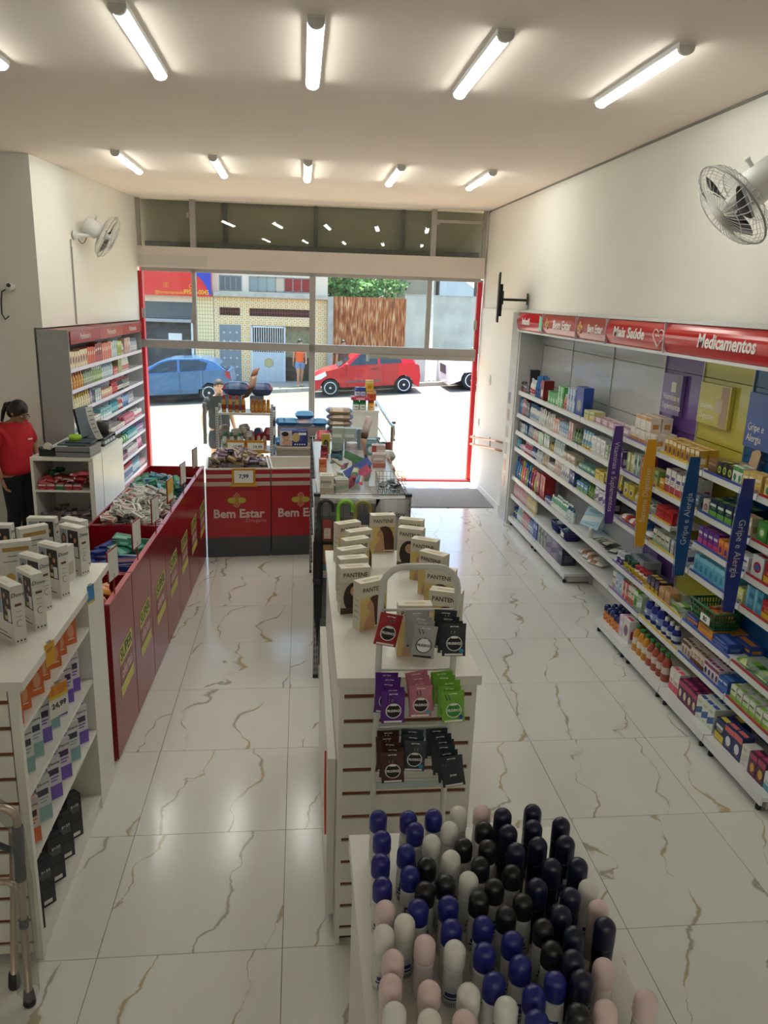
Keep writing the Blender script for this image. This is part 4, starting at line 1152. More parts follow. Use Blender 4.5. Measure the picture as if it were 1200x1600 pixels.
for k in range(1, 7): q.add([(Vector(vs[2*k])*.8+Vector(vs[2*k+1])*.2)+Vector((0,-.004,0)), (Vector(vs[2*k])*.2+Vector(vs[2*k+1])*.8)+Vector((0,-.004,0)), (Vector(vs[2*k])*.2+Vector(vs[2*k+1])*.8)+Vector((0,-.004,-.008)), (Vector(vs[2*k])*.8+Vector(vs[2*k+1])*.2)+Vector((0,-.004,-.008))], [(0,1,2,3)], mt('#6d6d6d', .6))
o = q.build('sheet', ps); s_ = o.modifiers.new('s', 'SOLIDIFY'); s_.thickness = .002
tr = thing('desk_tray', 'black slotted document tray behind the monitor on the cash counter', 'tray', on_counter(.44, .84), R(-3))
q = MB(); q.box(-.13, -.22, 0, .11, .22, .012, BLACK); q.box(-.13, -.22, .075, .11, .22, .087, BLACK); q.box(-.13,-.22,.012,-.12,.22,.075, BLACK); q.box(-.12,.208,.012,.11,.22,.075, BLACK); q.build('case', tr)
for k in range(4): MB().box(.05, -.19+.1*k, .018, .112, -.12+.1*k, .05, mt('#c5c8ca', .4)).build('paper_bundle', tr)
pc = thing('pen_pot', 'dark grey plastic pot on the black document tray', 'pot', on_counter(.47, .90, 1.287))
MB().lathe([(.055,0),(.07,.14),(.064,.14),(.05,.01)], mt('#4a4b4e', .4), 18).build('pot', pc)

# ================================================================== red and white counters with the shop's name
CR = mt('#ad2028', .3, var=.02); STR = mt('#c4b3ab', .4, var=.02); PLG = mt('#4d4f52', .6, var=.03)
def store_counter(label, x0, x1, filled):
    ang = math.atan2(.11, 1.18)
    t = thing('store_counter', label, 'counter', (x0, 8.24+(x0+1.0)*.0932, 0), ang, 'red counters with white stripes')
    L_ = (x1-x0)-.004; D_ = .62
    MB().box(0, 0, .23, L_, .02, .985, CR).build('front_panel', t)
    for nm, a, b, m_ in (('stripe', .935, .893, STR), ('stripe', .852, .806, STR)): MB().box(.0, -.003, b, L_, .0, a, m_).build(nm, t)
    MB().box(0, -.0015, .755, L_, 0, .759, mt('#7c1119', .5)).build('seam', t)
    MB().box(0.0, .004, 0, L_, .03, .23, PLG).build('plinth', t)
    for a, b in ((0, .018), (L_-.018, L_)): MB().box(a, .02, 0, b, D_, .985, LAMI).build('side_panel', t)
    MB().box(0, D_, 0, L_, D_+.018, .985, LAMI).build('back_panel', t)
    MB().box(.018, .02, .70, L_-.018, D_, .72, LAMI).build('inner_floor', t)
    q = MB(); q.box(-.0, -.004, .985, L_, .022, 1.0, LAMI); q.box(0, D_-.004, .985, L_, D_+.022, 1.0, LAMI)
    q.box(0, .022, .985, .02, D_-.004, 1.0, LAMI); q.box(L_-.02, .022, .985, L_, D_-.004, 1.0, LAMI); q.build('rim', t)
    # emblem: two leaves and a capsule
    lx_ = L_*.47; LG = mt('#b9b83c', .5, var=0); LO = mt('#d8a09a', .5, var=0)
    q = MB()
    for sx in (-1, 1): q.ball((lx_+sx*.052, -.002, .645), .042, LG, 12, sz=(1.15,.06,.8))
    for sz in (-1, 1): q.ball((lx_, -.002, .645+sz*.035), .03, mt('#c07d3a', .5, var=0), 10, sz=(.8,.06,1.1))
    q.tube([(lx_-.03,-.005,.59),(lx_+.0,-.005,.565),(lx_+.03,-.005,.59),(lx_+.03,-.005,.70),(lx_,-.005,.728),(lx_-.03,-.005,.70)], .005, LO, 6, True)
    q.build('emblem', t)
    text('Bem Estar', .135, mt('#dcc9c2', .5, var=0), (L_*.5, -.0015, .492), FRONT, t, off=.004, sx=.98)
    text('Drogaria', .062, mt('#cf8f88', .5, var=0), (L_*.77, -.0015, .415), FRONT, t)
    return t
store_counter('red and white striped counter heaped with small cartons, price 7,99 in front', -1.0, -.31, True)
store_counter('red and white striped counter with an empty top, middle of three', -.305, .375, False)
store_counter('red and white striped counter behind the wire baskets near the doorway', .38, 1.07, False)
pt = thing('price_holder', 'yellow framed price card hung on the red counter front', 'price card', (-.60, 8.255, .985), R(5))
q = MB(); q.box(-.125, -.022, -.155, .125, -.012, .02, mt('#c98f2a', .5)); q.box(-.10, -.024, -.135, .10, -.022, .0, TXTW); q.box(-.14,-.026,-.175,.14,-.012,-.152, mt('#d9a838', .5)); q.build('frame', pt)
text('7,99', .06, mt('#3a4a6d', .5, var=0), (0, -.025, -.065), FRONT, pt, off=.002)
q = MB(); q.lathe([(.012,0),(.02,.03),(.006,.05)], mt('#e8eef0', .1), 8, c=(-1.035,8.20,.02)); tag(q.build('floor_glide'), 'small pale floor glide at the corner between bins and red counter', 'fitting')
# ================================================================== products
PM = {}
def ell(q, cx, cz, rx, rz, y, m, n=16):
    q.add([(cx+rx*math.cos(2*PI*k/n), y, cz+rz*math.sin(2*PI*k/n)) for k in range(n)], [tuple(range(n))], m)
def rect(q, x0, z0, x1, z1, y, m):
    q.add([(x0,y,z0),(x1,y,z0),(x1,y,z1),(x0,y,z1)], [(0,1,2,3)], m)
def C_(h): return mt(h, .4, var=.03, scale=20)
def carton(w, d, h, pal, st):
    k = ('carton', w, d, h, pal, st)
    if k in PM: return PM[k]
    q = MB(); A, B, D = (C_(c) for c in pal)
    q.box(-w/2, -d/2, 0, w/2, d/2, h, A)
    y = -d/2-.0005; x0, x1 = -w*.46, w*.46
    def bars(cx, z, n, ww, m):
        for i in range(n): rect(q, cx-ww/2, z-i*h*.07, cx+ww/2*(1 if i % 2 == 0 else .55), z-i*h*.07+h*.032, y-.0003, m)
    if st == 0:
        rect(q, -w/2, h*.04, w/2, h*.36, y, B); rect(q, x0, h*.60, x1*.7, h*.74, y, D); bars(0, h*.52, 2, w*.6, B)
    elif st == 1:
        rect(q, -w/2, h*.72, w/2, h*.95, y, B); ell(q, 0, h*.38, w*.28, h*.2, y, D); bars(0, h*.14, 1, w*.6, B)
    elif st == 2:
        rect(q, -w/2, 0, -w*.18, h, y, B); rect(q, -w*.08, h*.55, x1, h*.75, y, D); bars(w*.15, h*.42, 3, w*.5, B)
    elif st == 3:
        q.add([(-w/2,y,h*.2),(w/2,y,h*.42),(w/2,y,h*.70),(-w/2,y,h*.48)], [(0,1,2,3)], B); bars(0, h*.84, 2, w*.7, D); bars(0, h*.14, 1, w*.5, D)
    elif st == 4:
        ell(q, 0, h*.5, w*.33, h*.24, y, B); ell(q, 0, h*.5, w*.2, h*.14, y-.0003, D)
    # a fainter print on the flank and the lid
    q.add([(w/2+.0005,-d*.3,h*.2),(w/2+.0005,d*.3,h*.2),(w/2+.0005,d*.3,h*.55),(w/2+.0005,-d*.3,h*.55)], [(0,1,2,3)], B)
    q.add([(-w/2-.0005,d*.3,h*.2),(-w/2-.0005,-d*.3,h*.2),(-w/2-.0005,-d*.3,h*.55),(-w/2-.0005,d*.3,h*.55)], [(0,1,2,3)], B)
    q.add([(-w*.4,-d*.3,h+.0005),(w*.4,-d*.3,h+.0005),(w*.4,d*.1,h+.0005),(-w*.4,d*.1,h+.0005)], [(0,1,2,3)], B)
    PM[k] = q.mesh('carton'); return PM[k]
def bottle(w, d, h, pal, kind):
    k = ('bottle', w, d, h, pal, kind)
    if k in PM: return PM[k]
    q = MB(); A, B, D = (mt(c, .25, var=.02) for c in pal); r = w/2
    S = Matrix.Diagonal((1, min(1, d/w), 1, 1))
    if kind == 'shampoo':
        q.lathe([(r*.86,0,A),(r*.98,h*.05,A),(r,h*.18,B),(r*.98,h*.46,A),(r*.86,h*.68,A),(r*.5,h*.78,D),(r*.52,h*.80,D),(r*.48,h*.98,D),(r*.40,h,D)], A, 12, M=S)
    elif kind == 'jar':
        q.lathe([(r*.94,0,A),(r,h*.05,B),(r,h*.55,A),(r*.94,h*.66,A),(r*.84,h*.70,D),(r*.92,h*.71,D),(r*.92,h*.98,D),(r*.85,h,D)], A, 14)
    elif kind == 'spray':
        q.lathe([(r*.92,0,A),(r,h*.03,A),(r,h*.20,B),(r,h*.60,A),(r,h*.70,A),(r*.82,h*.76,D),(r*.86,h*.77,D),(r*.86,h*.95,D),(r*.7,h,D)], A, 12)
    elif kind == 'tube':
        n = 10; vs = []; rows = [(1.0,.95,0,D),(1.0,.95,.18,D),(.9,.8,.19,A),(.98,.7,.5,B),(1.02,.35,.85,A),(1.05,.08,1.0,A)]
        b = len(q.v)
        for j, (sx, sy, z, m_) in enumerate(rows):
            for i in range(n):
                a = 2*PI*i/n; q.v.append((r*sx*math.cos(a), r*min(1, d/w)*sy*math.sin(a), h*z))
        for j in range(len(rows)-1):
            for i in range(n):
                q.f.append([b+j*n+i, b+j*n+(i+1) % n, b+(j+1)*n+(i+1) % n, b+(j+1)*n+i]); q.mi.append(q.slot(rows[j][3])); q.sm.append(True)
        q.f.append([b+i for i in range(n)][::-1]); q.mi.append(q.slot(D)); q.sm.append(False)
        e = b+(len(rows)-1)*n; q.f.append([e+i for i in range(n)]); q.mi.append(q.slot(A)); q.sm.append(False)
    elif kind == 'roll':
        q.lathe([(r*.95,0,A),(r,h*.05,A),(r,h*.18,B),(r,h*.5,A),(r*.95,h*.6,D),(r,h*.62,D),(r,h*.84,D),(r*.8,h*.95,D),(r*.3,h,D)], A, 12)
    rect(q, -r*.45, h*.28, r*.45, h*.36, -r*min(1, d/w)-.0004, D)
    PM[k] = q.mesh('bottle'); return PM[k]
def pillow(w, d, h, pal, st=0):
    """soft pack lying or standing, seams at both ends"""
    k = ('pillow', w, d, h, pal, st)
    if k in PM: return PM[k]
    q = MB(); A, B, D = (mt(c, .35, var=.04) for c in pal)
    nx, ny = 8, 6; vs = []; fs = []; mi = []
    for f in (1, -1):
        for j in range(ny+1):
            for i in range(nx+1):
                u = i/nx*2-1; v = j/ny*2-1
                e = (max(0, 1-abs(u)**4)*max(0, 1-abs(v)**4))**.5
                vs.append((u*w/2, v*d/2, h/2+f*h/2*e))
    n1 = (nx+1)*(ny+1)
    for j in range(ny):
        for i in range(nx):
            a = j*(nx+1)+i
            m_ = B if (st == 0 and 2 <= i < 5) or (st == 1 and j < 3) else D if (i in (0, nx-1)) else A
            for fc, mm in (((a, a+1, a+nx+2, a+nx+1), m_), ((n1+a, n1+a+nx+1, n1+a+nx+2, n1+a+1), A)):
                q.add([], [], mm); q.f.append(list(fc)); q.mi.append(q.slot(mm)); q.sm.append(True)
    q.v = vs
    PM[k] = q.mesh('pack'); return PM[k]
def product(kind, w, d, h, pal, st):
    if kind == 'box': return carton(w, d, h, pal, st), 'carton', 'box'
    if kind in ('shampoo','spray','roll'): return bottle(w, d, h, pal, kind), 'bottle', 'bottle'
    if kind == 'jar': return bottle(w, d, h, pal, 'jar'), 'jar', 'jar'
    if kind == 'tube': return bottle(w, d, h, pal, 'tube'), 'tube', 'tube'
    if kind == 'pack': return pillow(w, d, h, pal, st), 'pack', 'pack'
def shelf_run(pos, rz, s0, s1, specs, place, end='far end', hmax=9, dmax=.24, cname='carton'):
    """specs: (kind, count, w, h, d, palette, style, description, rows, gap)"""
    tot = sum(n*w for _, n, w, *_r in specs); room = s1-s0
    gaps = sum(sp[1] for sp in specs)
    g = max(.0015, min(.012, (room-tot)/max(1, gaps)))
    sc = 1.0
    if tot+g*gaps > room: sc = (room-g*gaps)/tot
    s = s0
    for kind, n, w, h, d, pal, st, desc, rows, gap in specs:
        w *= sc; h = min(h, hmax); rows = max(1, min(rows, int(dmax/(d+.006))))
        me, nm, cat = product(kind, round(w, 4), d, h, tuple(pal), st)
        for i in range(n):
            c = s+w/2+g/2
            for r in range(rows):
                o = link(nm, me, None, pos(c, d/2+.004+r*(d+.006)), rz+R(RNG.uniform(-2,2)))
                if kind != 'box' or r == 0: o.scale = (1, 1, min(1.0, RNG.uniform(.93, 1.04)))
                if nm == 'carton': o.name = cname
                which = '' if n == 1 else ORD[i]+' '
                rw = '' if rows == 1 else ('front row, ' if r == 0 else ['second row, ','third row, ','fourth row, '][r-1])
                lb = f'{which}{desc} from {end}, {rw}{place}' if n > 1 else f'{desc}, {rw}{place}'
                tag(o, lb, cat, f'{desc} items, {place}' if n*rows > 1 else None)
            s += w+g
        s += gap

# ---- shop's medicine wall: seven bays of metal shelving
XF, XB = 2.75, 3.02
LV = [1.745, 1.465, 1.245, 1.035, .655, .405]
bays = [('first grey bay', 9.60, 8.51, '#c3c4c4', '#d9d9d7', True), ('second grey bay', 8.51, 7.35, '#c3c4c4', '#d9d9d7', True),
        ('third grey bay', 7.35, 6.24, '#c3c4c4', '#d9d9d7', False), ('purple bay', 6.24, 5.60, '#6c4a93', '#7a5ea8', True),
        ('yellow bay', 5.60, 4.93, '#c9bd52', '#d9b43a', True), ('blue-strip bay', 4.93, 4.27, '#1f6099', '#3a4fa8', True), ('red-strip bay', 4.27, 3.60, '#1f5a94', '#b3262e', True)]
for bi, (nm, ya, yb, bc, sc_, base) in enumerate(bays):
    t = thing('shelving_bay', {'purple bay': 'shelving bay with purple back panels in the medicine wall', 'yellow bay': 'shelving bay with yellow back panels in the medicine wall'}.get(nm, 'white shelving, '+nm+' of the medicine wall'), 'shelving', (0, 0, 0), 0, 'bays of the medicine wall')
    bm_ = mt(bc, .12, var=.02)
    for z0, z1 in ((.10, 1.02), (1.026, 1.86), (1.866, 2.32), (2.326, 2.66)):
        MB().box(XB, yb+.004, z0, XB+.02, ya-.004, z1, bm_).build('back_panel', t)
    MB().box(XB-.012, ya-.004, .0, XB+.012, ya+.004, 2.66, METAL).build('upright', t)
    for li, z in enumerate(LV):
        if nm == 'yellow bay' and li == 2:
            y0_, y1_ = yb+.34, ya-.004
        else: y0_, y1_ = yb+.004, ya-.004
        q = MB(); q.box(XF, y0_, z-.032, XB-.012, y1_, z-.008, SHELFM); q.prism([(XF-.012,z-.042),(XF,z-.042),(XF,z),(XF-.008,z)], y0_, y1_, SHELFM, 'y')
        q.v = [v for v in q.v]
        s_ = q.build('shelf', t)
        st_ = mt(sc_, .4, var=.02) if bi > 2 else mt('#cfcac2', .4, var=.02)
        MB().box(XF-.011, y0_+.01, z-.001, XF-.003, y1_-.01, z+.013, st_).build('price_strip', s_)
    if base:
        xf = 2.745 if bi < 3 else 2.655
        q = MB(); q.box(xf, yb+.004, .085, XB-.012, ya-.004, .112, SHELFM); q.prism([(xf-.018,.064),(xf,.058),(xf,.118),(xf-.008,.118)], yb+.004, ya-.004, SHELFM, 'y')
        s_ = q.build('base_shelf', t)
        q = MB(); q.box(xf+.04, yb+.02, .02, XB, ya-.02, .085, mt('#b5b6b4', .5)); q.build('plinth', s_)
        for y in (ya-.06, yb+.06):
            MB().lathe([(.018,0),(.018,.025),(.008,.03),(.008,.085)], BLACK, 8, c=(xf+.02, y, 0.001)).build('foot', t)
q = MB(); q.box(2.715, 9.605, .0, 3.05, 9.66, 2.70, mt('#c9cac8', .4, var=.02)); q.box(2.705, 9.66, .0, 2.76, 9.98, 2.70, mt('#c4c2bd', .4, var=.05))
ep = thing('shelving_end_panel', 'tall grey end panel of the medicine wall facing the doorway', 'panel')
q.build('panel', ep)
for k in range(6): MB().box(2.703, 9.82, .45+.22*k, 2.705, 9.93, .6+.22*k, mt(['#7c7468','#9b5f56','#5f6a72'][k % 3], .3, var=.3, scale=12)).build('sticker', ep)
# header boxes with lettering
HR = mt('#c3262b', .12, var=.02); HR2 = mt('#b5544d', .14, var=.03)
hp = [(9.60,8.56,'Infantil',HR,.105),(8.56,7.47,'Bem Estar',HR2,.12),(7.47,6.70,'Bem Estar',HR2,.105),(6.70,5.57,'Mais Saúde',HR,.115),(5.57,3.55,'Medicamentos',HR,.125)]
for i, (ya, yb, tx, m_, sz) in enumerate(hp):
    t = thing('header_sign', ['curved red header sign reading Infantil with a mint disc', 'faded red header sign reading Bem Estar, nearer the doorway', 'faded red header sign reading Bem Estar, nearer the middle', 'curved red header sign reading Mais Saúde with heart outline', 'long curved red header sign reading Medicamentos'][i], 'sign', (0, 0, 0), 0, 'header signs of the medicine wall')
    prof = [(2.70,2.498)]+[(2.675-.028*math.sin(PI*k/10)-.0, 2.50+.205*k/10) for k in range(11)]+[(2.70,2.707),(2.72,2.707),(2.72,2.498)]
    MB().prism(prof, yb+.006, ya-.006, m_, 'y').build('face', t)
    MB().box(2.66, yb, 2.476, 2.76, ya, 2.497, SHELFM).build('lower_rail', t)
    MB().box(2.66, yb, 2.708, 2.80, ya, 2.735, SHELFM).build('upper_rail', t)
    MB().box(2.72, yb, 2.497, 2.78, ya, 2.708, mt('#b9bab8', .5)).build('housing', t)
    MB().box(2.645, yb-.004, 2.49, 2.72, yb+.005, 2.712, METAL).build('joint_cover', t)
    yc = (ya+yb)/2
    if tx == 'Medicamentos': yc = 4.72
    if tx == 'Mais Saúde': yc = 6.22
    if tx == 'Infantil': yc = 9.2
    off = 0 if i in (0, 3, 4) else -.12
    text(tx, sz, mt('#f0ece8', .4, var=0), (2.6465, yc+off, 2.603), FACE_L, t, sx=[1.1,1.15,.85,1.2,.95][i], ex=.0012, off=.003, shear=0.0 if i in (0,) else .15)
    if i == 0:
        q = MB(); q.prism([(8.66+.12*math.cos(a*PI/12-PI/2)*-1+.0, 2.6+.085*math.sin(a*PI/12-PI/2)) for a in range(13)], 2.645, 2.650, mt('#8fd0b0', .4), 'x'); q.build('mint_disc', t)
    if i in (1, 2):
        q = MB()
        for k, (dy, dz) in enumerate(((-.035,0),(.035,0),(0,.035),(0,-.035))): q.ball((2.648, yb+(ya-yb)*.84+dy, 2.605+dz), .028, mt('#c9b255' if k < 2 else '#d99a70', .5, var=0), 8, sz=(.2,1,1))
        q.build('emblem', t)
    if i == 3:
        q = MB(); hpts = [(2.645, 5.66-.075*math.sin(a)**3*1.2, 2.60+.0062*(13*math.cos(a)-5*math.cos(2*a)-2*math.cos(3*a)-math.cos(4*a))*.72) for a in [2*PI*k/28 for k in range(28)]]
        q.tube(hpts, .004, TXTW, 5, True); q.tube([(2.645,5.70,2.615),(2.645,5.68,2.60),(2.645,5.66,2.615),(2.645,5.64,2.60),(2.645,5.62,2.615)], .004, TXTW, 5); q.build('heart_outline', t)
# category plaques on the back panels
for y0, y1, z0, z1, c, tx, lb in ((6.19,5.86,1.98,2.30,'#7f6a9c','Vitaminas e\nSuplementos','purple plaque reading Vitaminas e Suplementos over the purple bay'),
                                  (5.57,5.14,1.99,2.29,'#cbbf58','Sistema\nDigestivo','yellow plaque reading Sistema Digestivo on the yellow panels'),
                                  (4.91,4.36,1.93,2.29,'#4a62a8','Gripe e\nAlergia','blue plaque reading Gripe e Alergia on the blue panels')):
    t = thing('category_plaque', lb, 'sign', (2.985, 0, 0))
    MB().box(0, y1, z0, .03, y0, z1, mt(c, .2, var=.03)).build('board', t)
    text(tx, .072, TXTW, (-.001, y0-.03, z0+.10), FACE_L, t, align='LEFT', sx=.85)
    q = MB(); w2 = (y0-y1)
    if 'Vit' in tx:
        q.box(-.001, y1+.03, z0+.05, .0, y1+.09, z1-.01, mt('#7c6f72', .4)); q.box(-.002, y1+.09, z0+.18, -.001, y1+.17, z0+.26, mt('#cfd6bc', .4, var=.3, scale=40))
    elif 'Sis' in tx:
        q.box(-.001, y1+.02, z0+.01, .0, y1+.12, z1-.01, mt('#b3987f', .5)); q.box(-.002, y1+.09, z0+.1, -.001, y1+.18, z0+.2, mt('#c9b7a0', .5))
    else: q.box(-.001, y1+.02, z0+.02, .0, y1+.16, z1-.02, mt('#8f7f88', .4))
    q.build('picture', t)
# lens-shaped category blades standing out from the shelves
for y, c, tx, up, lb in ((6.24,'#4d3280','Vitaminas e Suplementos',False,'purple hanging blade sign reading Vitaminas e Suplementos'),(5.60,'#d39a22','Sistema Digestivo',True,'mustard yellow hanging blade sign reading Sistema Digestivo'),
                         (4.93,'#22528c','Gripe e Alergia',True,'blue hanging blade sign between yellow bay and blue bay'),(4.27,'#2c3c8f','Gripe e Alergia',False,'blue hanging blade sign with top-down text, between the two blue bays')):
    t = thing('blade_sign', lb, 'sign', (2.675, y, 0))
    q = MB(); pts = [(-.036,.985),(.034,.985)]+[(.034+.012*math.sin(PI*k/8), .985+.855*k/8) for k in range(1,8)]+[(.034,1.84),(-.036,1.84)]+[(-.036-.024*math.sin(PI*k/8), 1.84-.855*k/8) for k in range(1,8)]
    q.prism(pts, -.003, .003, mt(c, .3, var=.02), 'y'); q.build('blade', t)
    q = MB(); q.tube([(-.045,.006,.97),(.042,.006,.97),(.05,.006,1.4),(.042,.006,1.86),(-.045,.006,1.86),(-.064,.006,1.4)], .0025, ACRYL, 5, True); q.build('clear_edge', t)
    for z in (1.05, 1.75): MB().box(.03, -.002, z, .07, .002, z+.02, METAL).build('bracket', t)
    o = text(tx, .062, mt('#cfc7cf' if up is False else '#d8cfa8' if 'Sis' in tx else '#c9d2de', .5, var=0), (-.004, -.0036, 1.40), (R(90), R(90 if not up else -90), 0), t, sx=.98)
def Rpos(z): return lambda s, dp: (XF+.0+.012+dp, -s, z-.008)
def Rrun(bi, li, specs):
    nm, ya, yb = bays[bi][:3]
    lvn = ['top shelf','second shelf','third shelf','fourth shelf','fifth shelf','sixth shelf','base shelf'][li]
    z = LV[li] if li < 6 else .120
    xo = 0 if li < 6 else (.02 if bi < 3 else -.06)
    pf = Rpos(z); pos = (lambda s, dp: (pf(s, dp)[0]+xo, pf(s, dp)[1], pf(s, dp)[2]))
    shelf_run(pos, R(-90), -(ya-.015), -(yb+.015), specs, f'{lvn}, {nm}', 'doorway', [.70,.232,.172,.160,.325,.205,.24][li], .24 if li < 6 or bi < 3 else .33, 'medicine_carton')
W3 = '#e6e4de'
# doorway bay
Rrun(0,0,[('box',3,.07,.13,.09,('#2c2b2d','#8c2f2c','#b9b4ac'),0,'small black carton',1,.0),('box',1,.10,.32,.12,('#2e2f33','#4a4c50','#8c2f2c'),2,'tall black carton',1,.01),('shampoo',3,.055,.21,.05,(W3,'#b5363a','#e6e4de'),0,'white bottle with red label',1,0),
          ('shampoo',3,.065,.27,.06,('#2c66ac','#23508f','#2f78b8'),0,'tall blue bottle',2,0),('box',1,.11,.24,.12,('#7c1a20','#a3262e','#d9cfc0'),1,'dark red carton',1,0)])
Rrun(1,0,[('box',4,.075,.15,.10,('#4fa85a','#3b8f4a','#bfe0b4'),1,'green carton',1,0),('box',2,.075,.24,.09,('#57b062','#d7e6cf','#2f7d3c'),2,'tall green carton',1,0),('shampoo',2,.05,.17,.05,('#d9a38e','#c96f5a','#e9dfd2'),0,'peach bottle',1,0),
          ('box',3,.07,.25,.09,('#8fa6cc','#e3e3ea','#4a66a8'),2,'pale blue and white carton',1,0),('box',1,.22,.31,.10,('#24449c','#1d357c','#8f8f90'),1,'large royal blue carton',1,.0)])
Rrun(2,0,[('box',2,.13,.10,.11,('#c9c48f','#d8d27a','#7aa05a'),0,'yellow green carton',1,0),('box',5,.15,.062,.14,('#dfc7cf','#b57f93','#e9e4e2'),2,'flat pink and white carton',1,.0)])
Rrun(3,0,[('box',5,.085,.112,.085,('#e3ddd2','#d08c4a','#dfd9cc'),0,'white carton with orange edges',2,.0)])
Rrun(4,0,[('box',8,.055,.125,.07,('#c79a2e','#e2d8b8','#6d3a4a'),1,'golden carton with cream front',2,.0)])
Rrun(5,0,[('box',1,.11,.10,.10,('#7d5c3c','#6d4f33','#a98a66'),0,'brown cardboard carton',1,.0),('box',3,.06,.11,.08,('#2a2d2c','#c9c43a','#2f7d4a'),4,'black carton with yellow dot',1,0),('box',2,.055,.12,.08,(W3,'#4f9a4a','#3a8a5a'),1,'white and green carton',1,0),('box',3,.065,.115,.08,('#d6b66a','#c99c3a','#efe3c0'),0,'straw yellow carton',1,0)])
Rrun(6,0,[('box',4,.075,.115,.08,('#dfc98f','#c99c3a','#4a8a5a'),1,'cream and yellow carton',1,.0),('box',3,.07,.11,.08,(W3,'#4f9a4a','#b3262e'),0,'white and green carton',1,0)])
# second level
Rrun(0,1,[('box',2,.065,.21,.08,('#3a78b0','#2c5c98','#9cc0dc'),2,'blue carton',1,0),('box',2,.06,.22,.08,('#8c2f3c','#b5545c','#e3d6d0'),2,'maroon carton',1,0),('box',2,.07,.2,.08,('#343a40','#5f6a70','#9aa0a2'),0,'charcoal carton',1,0),('shampoo',6,.055,.2,.05,(W3,'#9fb4cc','#4a6a9a'),0,'white bottle with blue cap',1,0),('shampoo',4,.055,.2,.05,('#e3e3dc','#c9d6cf','#d9d9d2'),0,'plain white bottle',1,0)])
Rrun(1,1,[('shampoo',4,.055,.19,.05,(W3,'#d9cfc4','#d6d2c8'),0,'cream bottle',1,0),('box',3,.06,.16,.08,('#d9b8a8','#c47f6a','#efe6de'),1,'salmon carton',1,0),('box',4,.06,.15,.08,('#7fa6bf','#e3e6e6','#4a7aa0'),0,'sky blue carton',1,0),('box',2,.055,.2,.08,('#d9bcb4','#b5545c','#efe6de'),2,'tall pink carton',1,0),('shampoo',3,.06,.16,.05,('#6d8a62','#a3b58c','#3f5a3c'),0,'moss green bottle',1,0)])
Rrun(2,1,[('tube',4,.06,.18,.045,('#6fa4c9','#dfe8ea','#d6b23a'),0,'blue tube with yellow cap',1,0),('box',3,.10,.17,.09,(W3,'#c9ccd0','#7f92a8'),3,'white carton',1,0),('box',3,.07,.14,.08,('#9fb08f','#d9dccf','#5f7d4a'),0,'sage carton',1,0),('box',2,.06,.15,.08,('#6c4a93','#dcd6e3','#3c2a63'),1,'purple carton',1,0)])
Rrun(3,1,[('box',2,.06,.17,.08,('#dfd98f','#5f9a5a','#efead2'),2,'pale yellow carton',1,0),('box',2,.065,.19,.08,('#7fae9a','#dfe6df','#3a6a5a'),2,'mint carton',1,0),('box',2,.06,.2,.08,('#a8443a','#c96a5a','#e9ddd2'),2,'brick red carton',1,0),('box',3,.06,.13,.08,('#8fb06a','#c9a24a','#3a6a3c'),0,'lime carton',1,0)])
Rrun(4,1,[('box',1,.07,.09,.07,('#d9a02e','#c98a1e','#efe0b8'),0,'amber carton',1,.0),('box',5,.075,.185,.07,(W3,'#b5404c','#5a4a8c'),0,'white carton with red and violet foot',2,0),('box',1,.09,.1,.09,('#7a8a9a','#4a5a6a','#c9d0d6'),0,'slate carton',1,0)])
Rrun(5,1,[('box',1,.08,.10,.09,('#c9c4bc','#b5483a','#8f9aa6'),4,'grey carton with red print',1,0),('box',4,.085,.135,.08,('#23324a','#6fae4a','#dfe6d8'),0,'navy and green carton',2,.0),('box',2,.05,.125,.07,('#d6bfa0','#b58a5a','#efe6d6'),2,'tan carton',1,0)])
Rrun(6,1,[('box',3,.10,.14,.09,('#3f8f3a','#7fbf4a','#e6ead8'),4,'bright green carton',1,.03),('box',3,.09,.12,.08,('#c9ccc8','#7f9a8a','#efefe8'),0,'pale grey carton',1,0)])
# third level
Rrun(0,2,[('box',2,.06,.14,.08,('#4a5560','#8f9aa2','#2f363c'),2,'slate grey carton',1,0),('box',2,.06,.13,.08,('#a39a98','#c9c2be','#6d6462'),0,'taupe carton',1,0),('box',2,.06,.14,.08,('#2f5f7d','#7fb0c9','#1f3f55'),2,'petrol carton',1,0),('tube',3,.06,.15,.045,('#9a9aa8','#b9b4c4','#55556a'),0,'grey tube',1,0),('tube',4,.055,.14,.04,('#cfa8a0','#e3d0c8','#9a6a62'),0,'blush tube',1,0),('box',3,.05,.15,.07,('#cfdfc4','#8fbf8a','#efefe6'),2,'pale green carton',1,0)])
Rrun(1,2,[('box',3,.055,.16,.07,('#c9d6c9','#7fae8a','#efefe8'),1,'celadon carton',1,0),('shampoo',2,.055,.1,.05,('#c9a24a','#dcc27a','#8f6f2a'),0,'small amber bottle',1,0),('tube',5,.055,.17,.045,('#dfe3df','#b9c9c4','#dfe3df'),0,'white tube',1,0),('box',3,.11,.09,.10,('#d9ccb8','#b89f84','#efe8dc'),3,'beige carton',1,0)])
Rrun(2,2,[('box',4,.10,.07,.10,('#7fae8f','#4a8aa0','#dfe6dc'),0,'teal carton lying flat',1,0),('box',2,.10,.10,.10,('#c9b83a','#dfd27a','#8f7f2a'),0,'yellow carton',1,0),('tube',7,.042,.19,.035,('#d9c034','#e6d67a','#27357a'),0,'yellow tube with blue tip',1,0)])
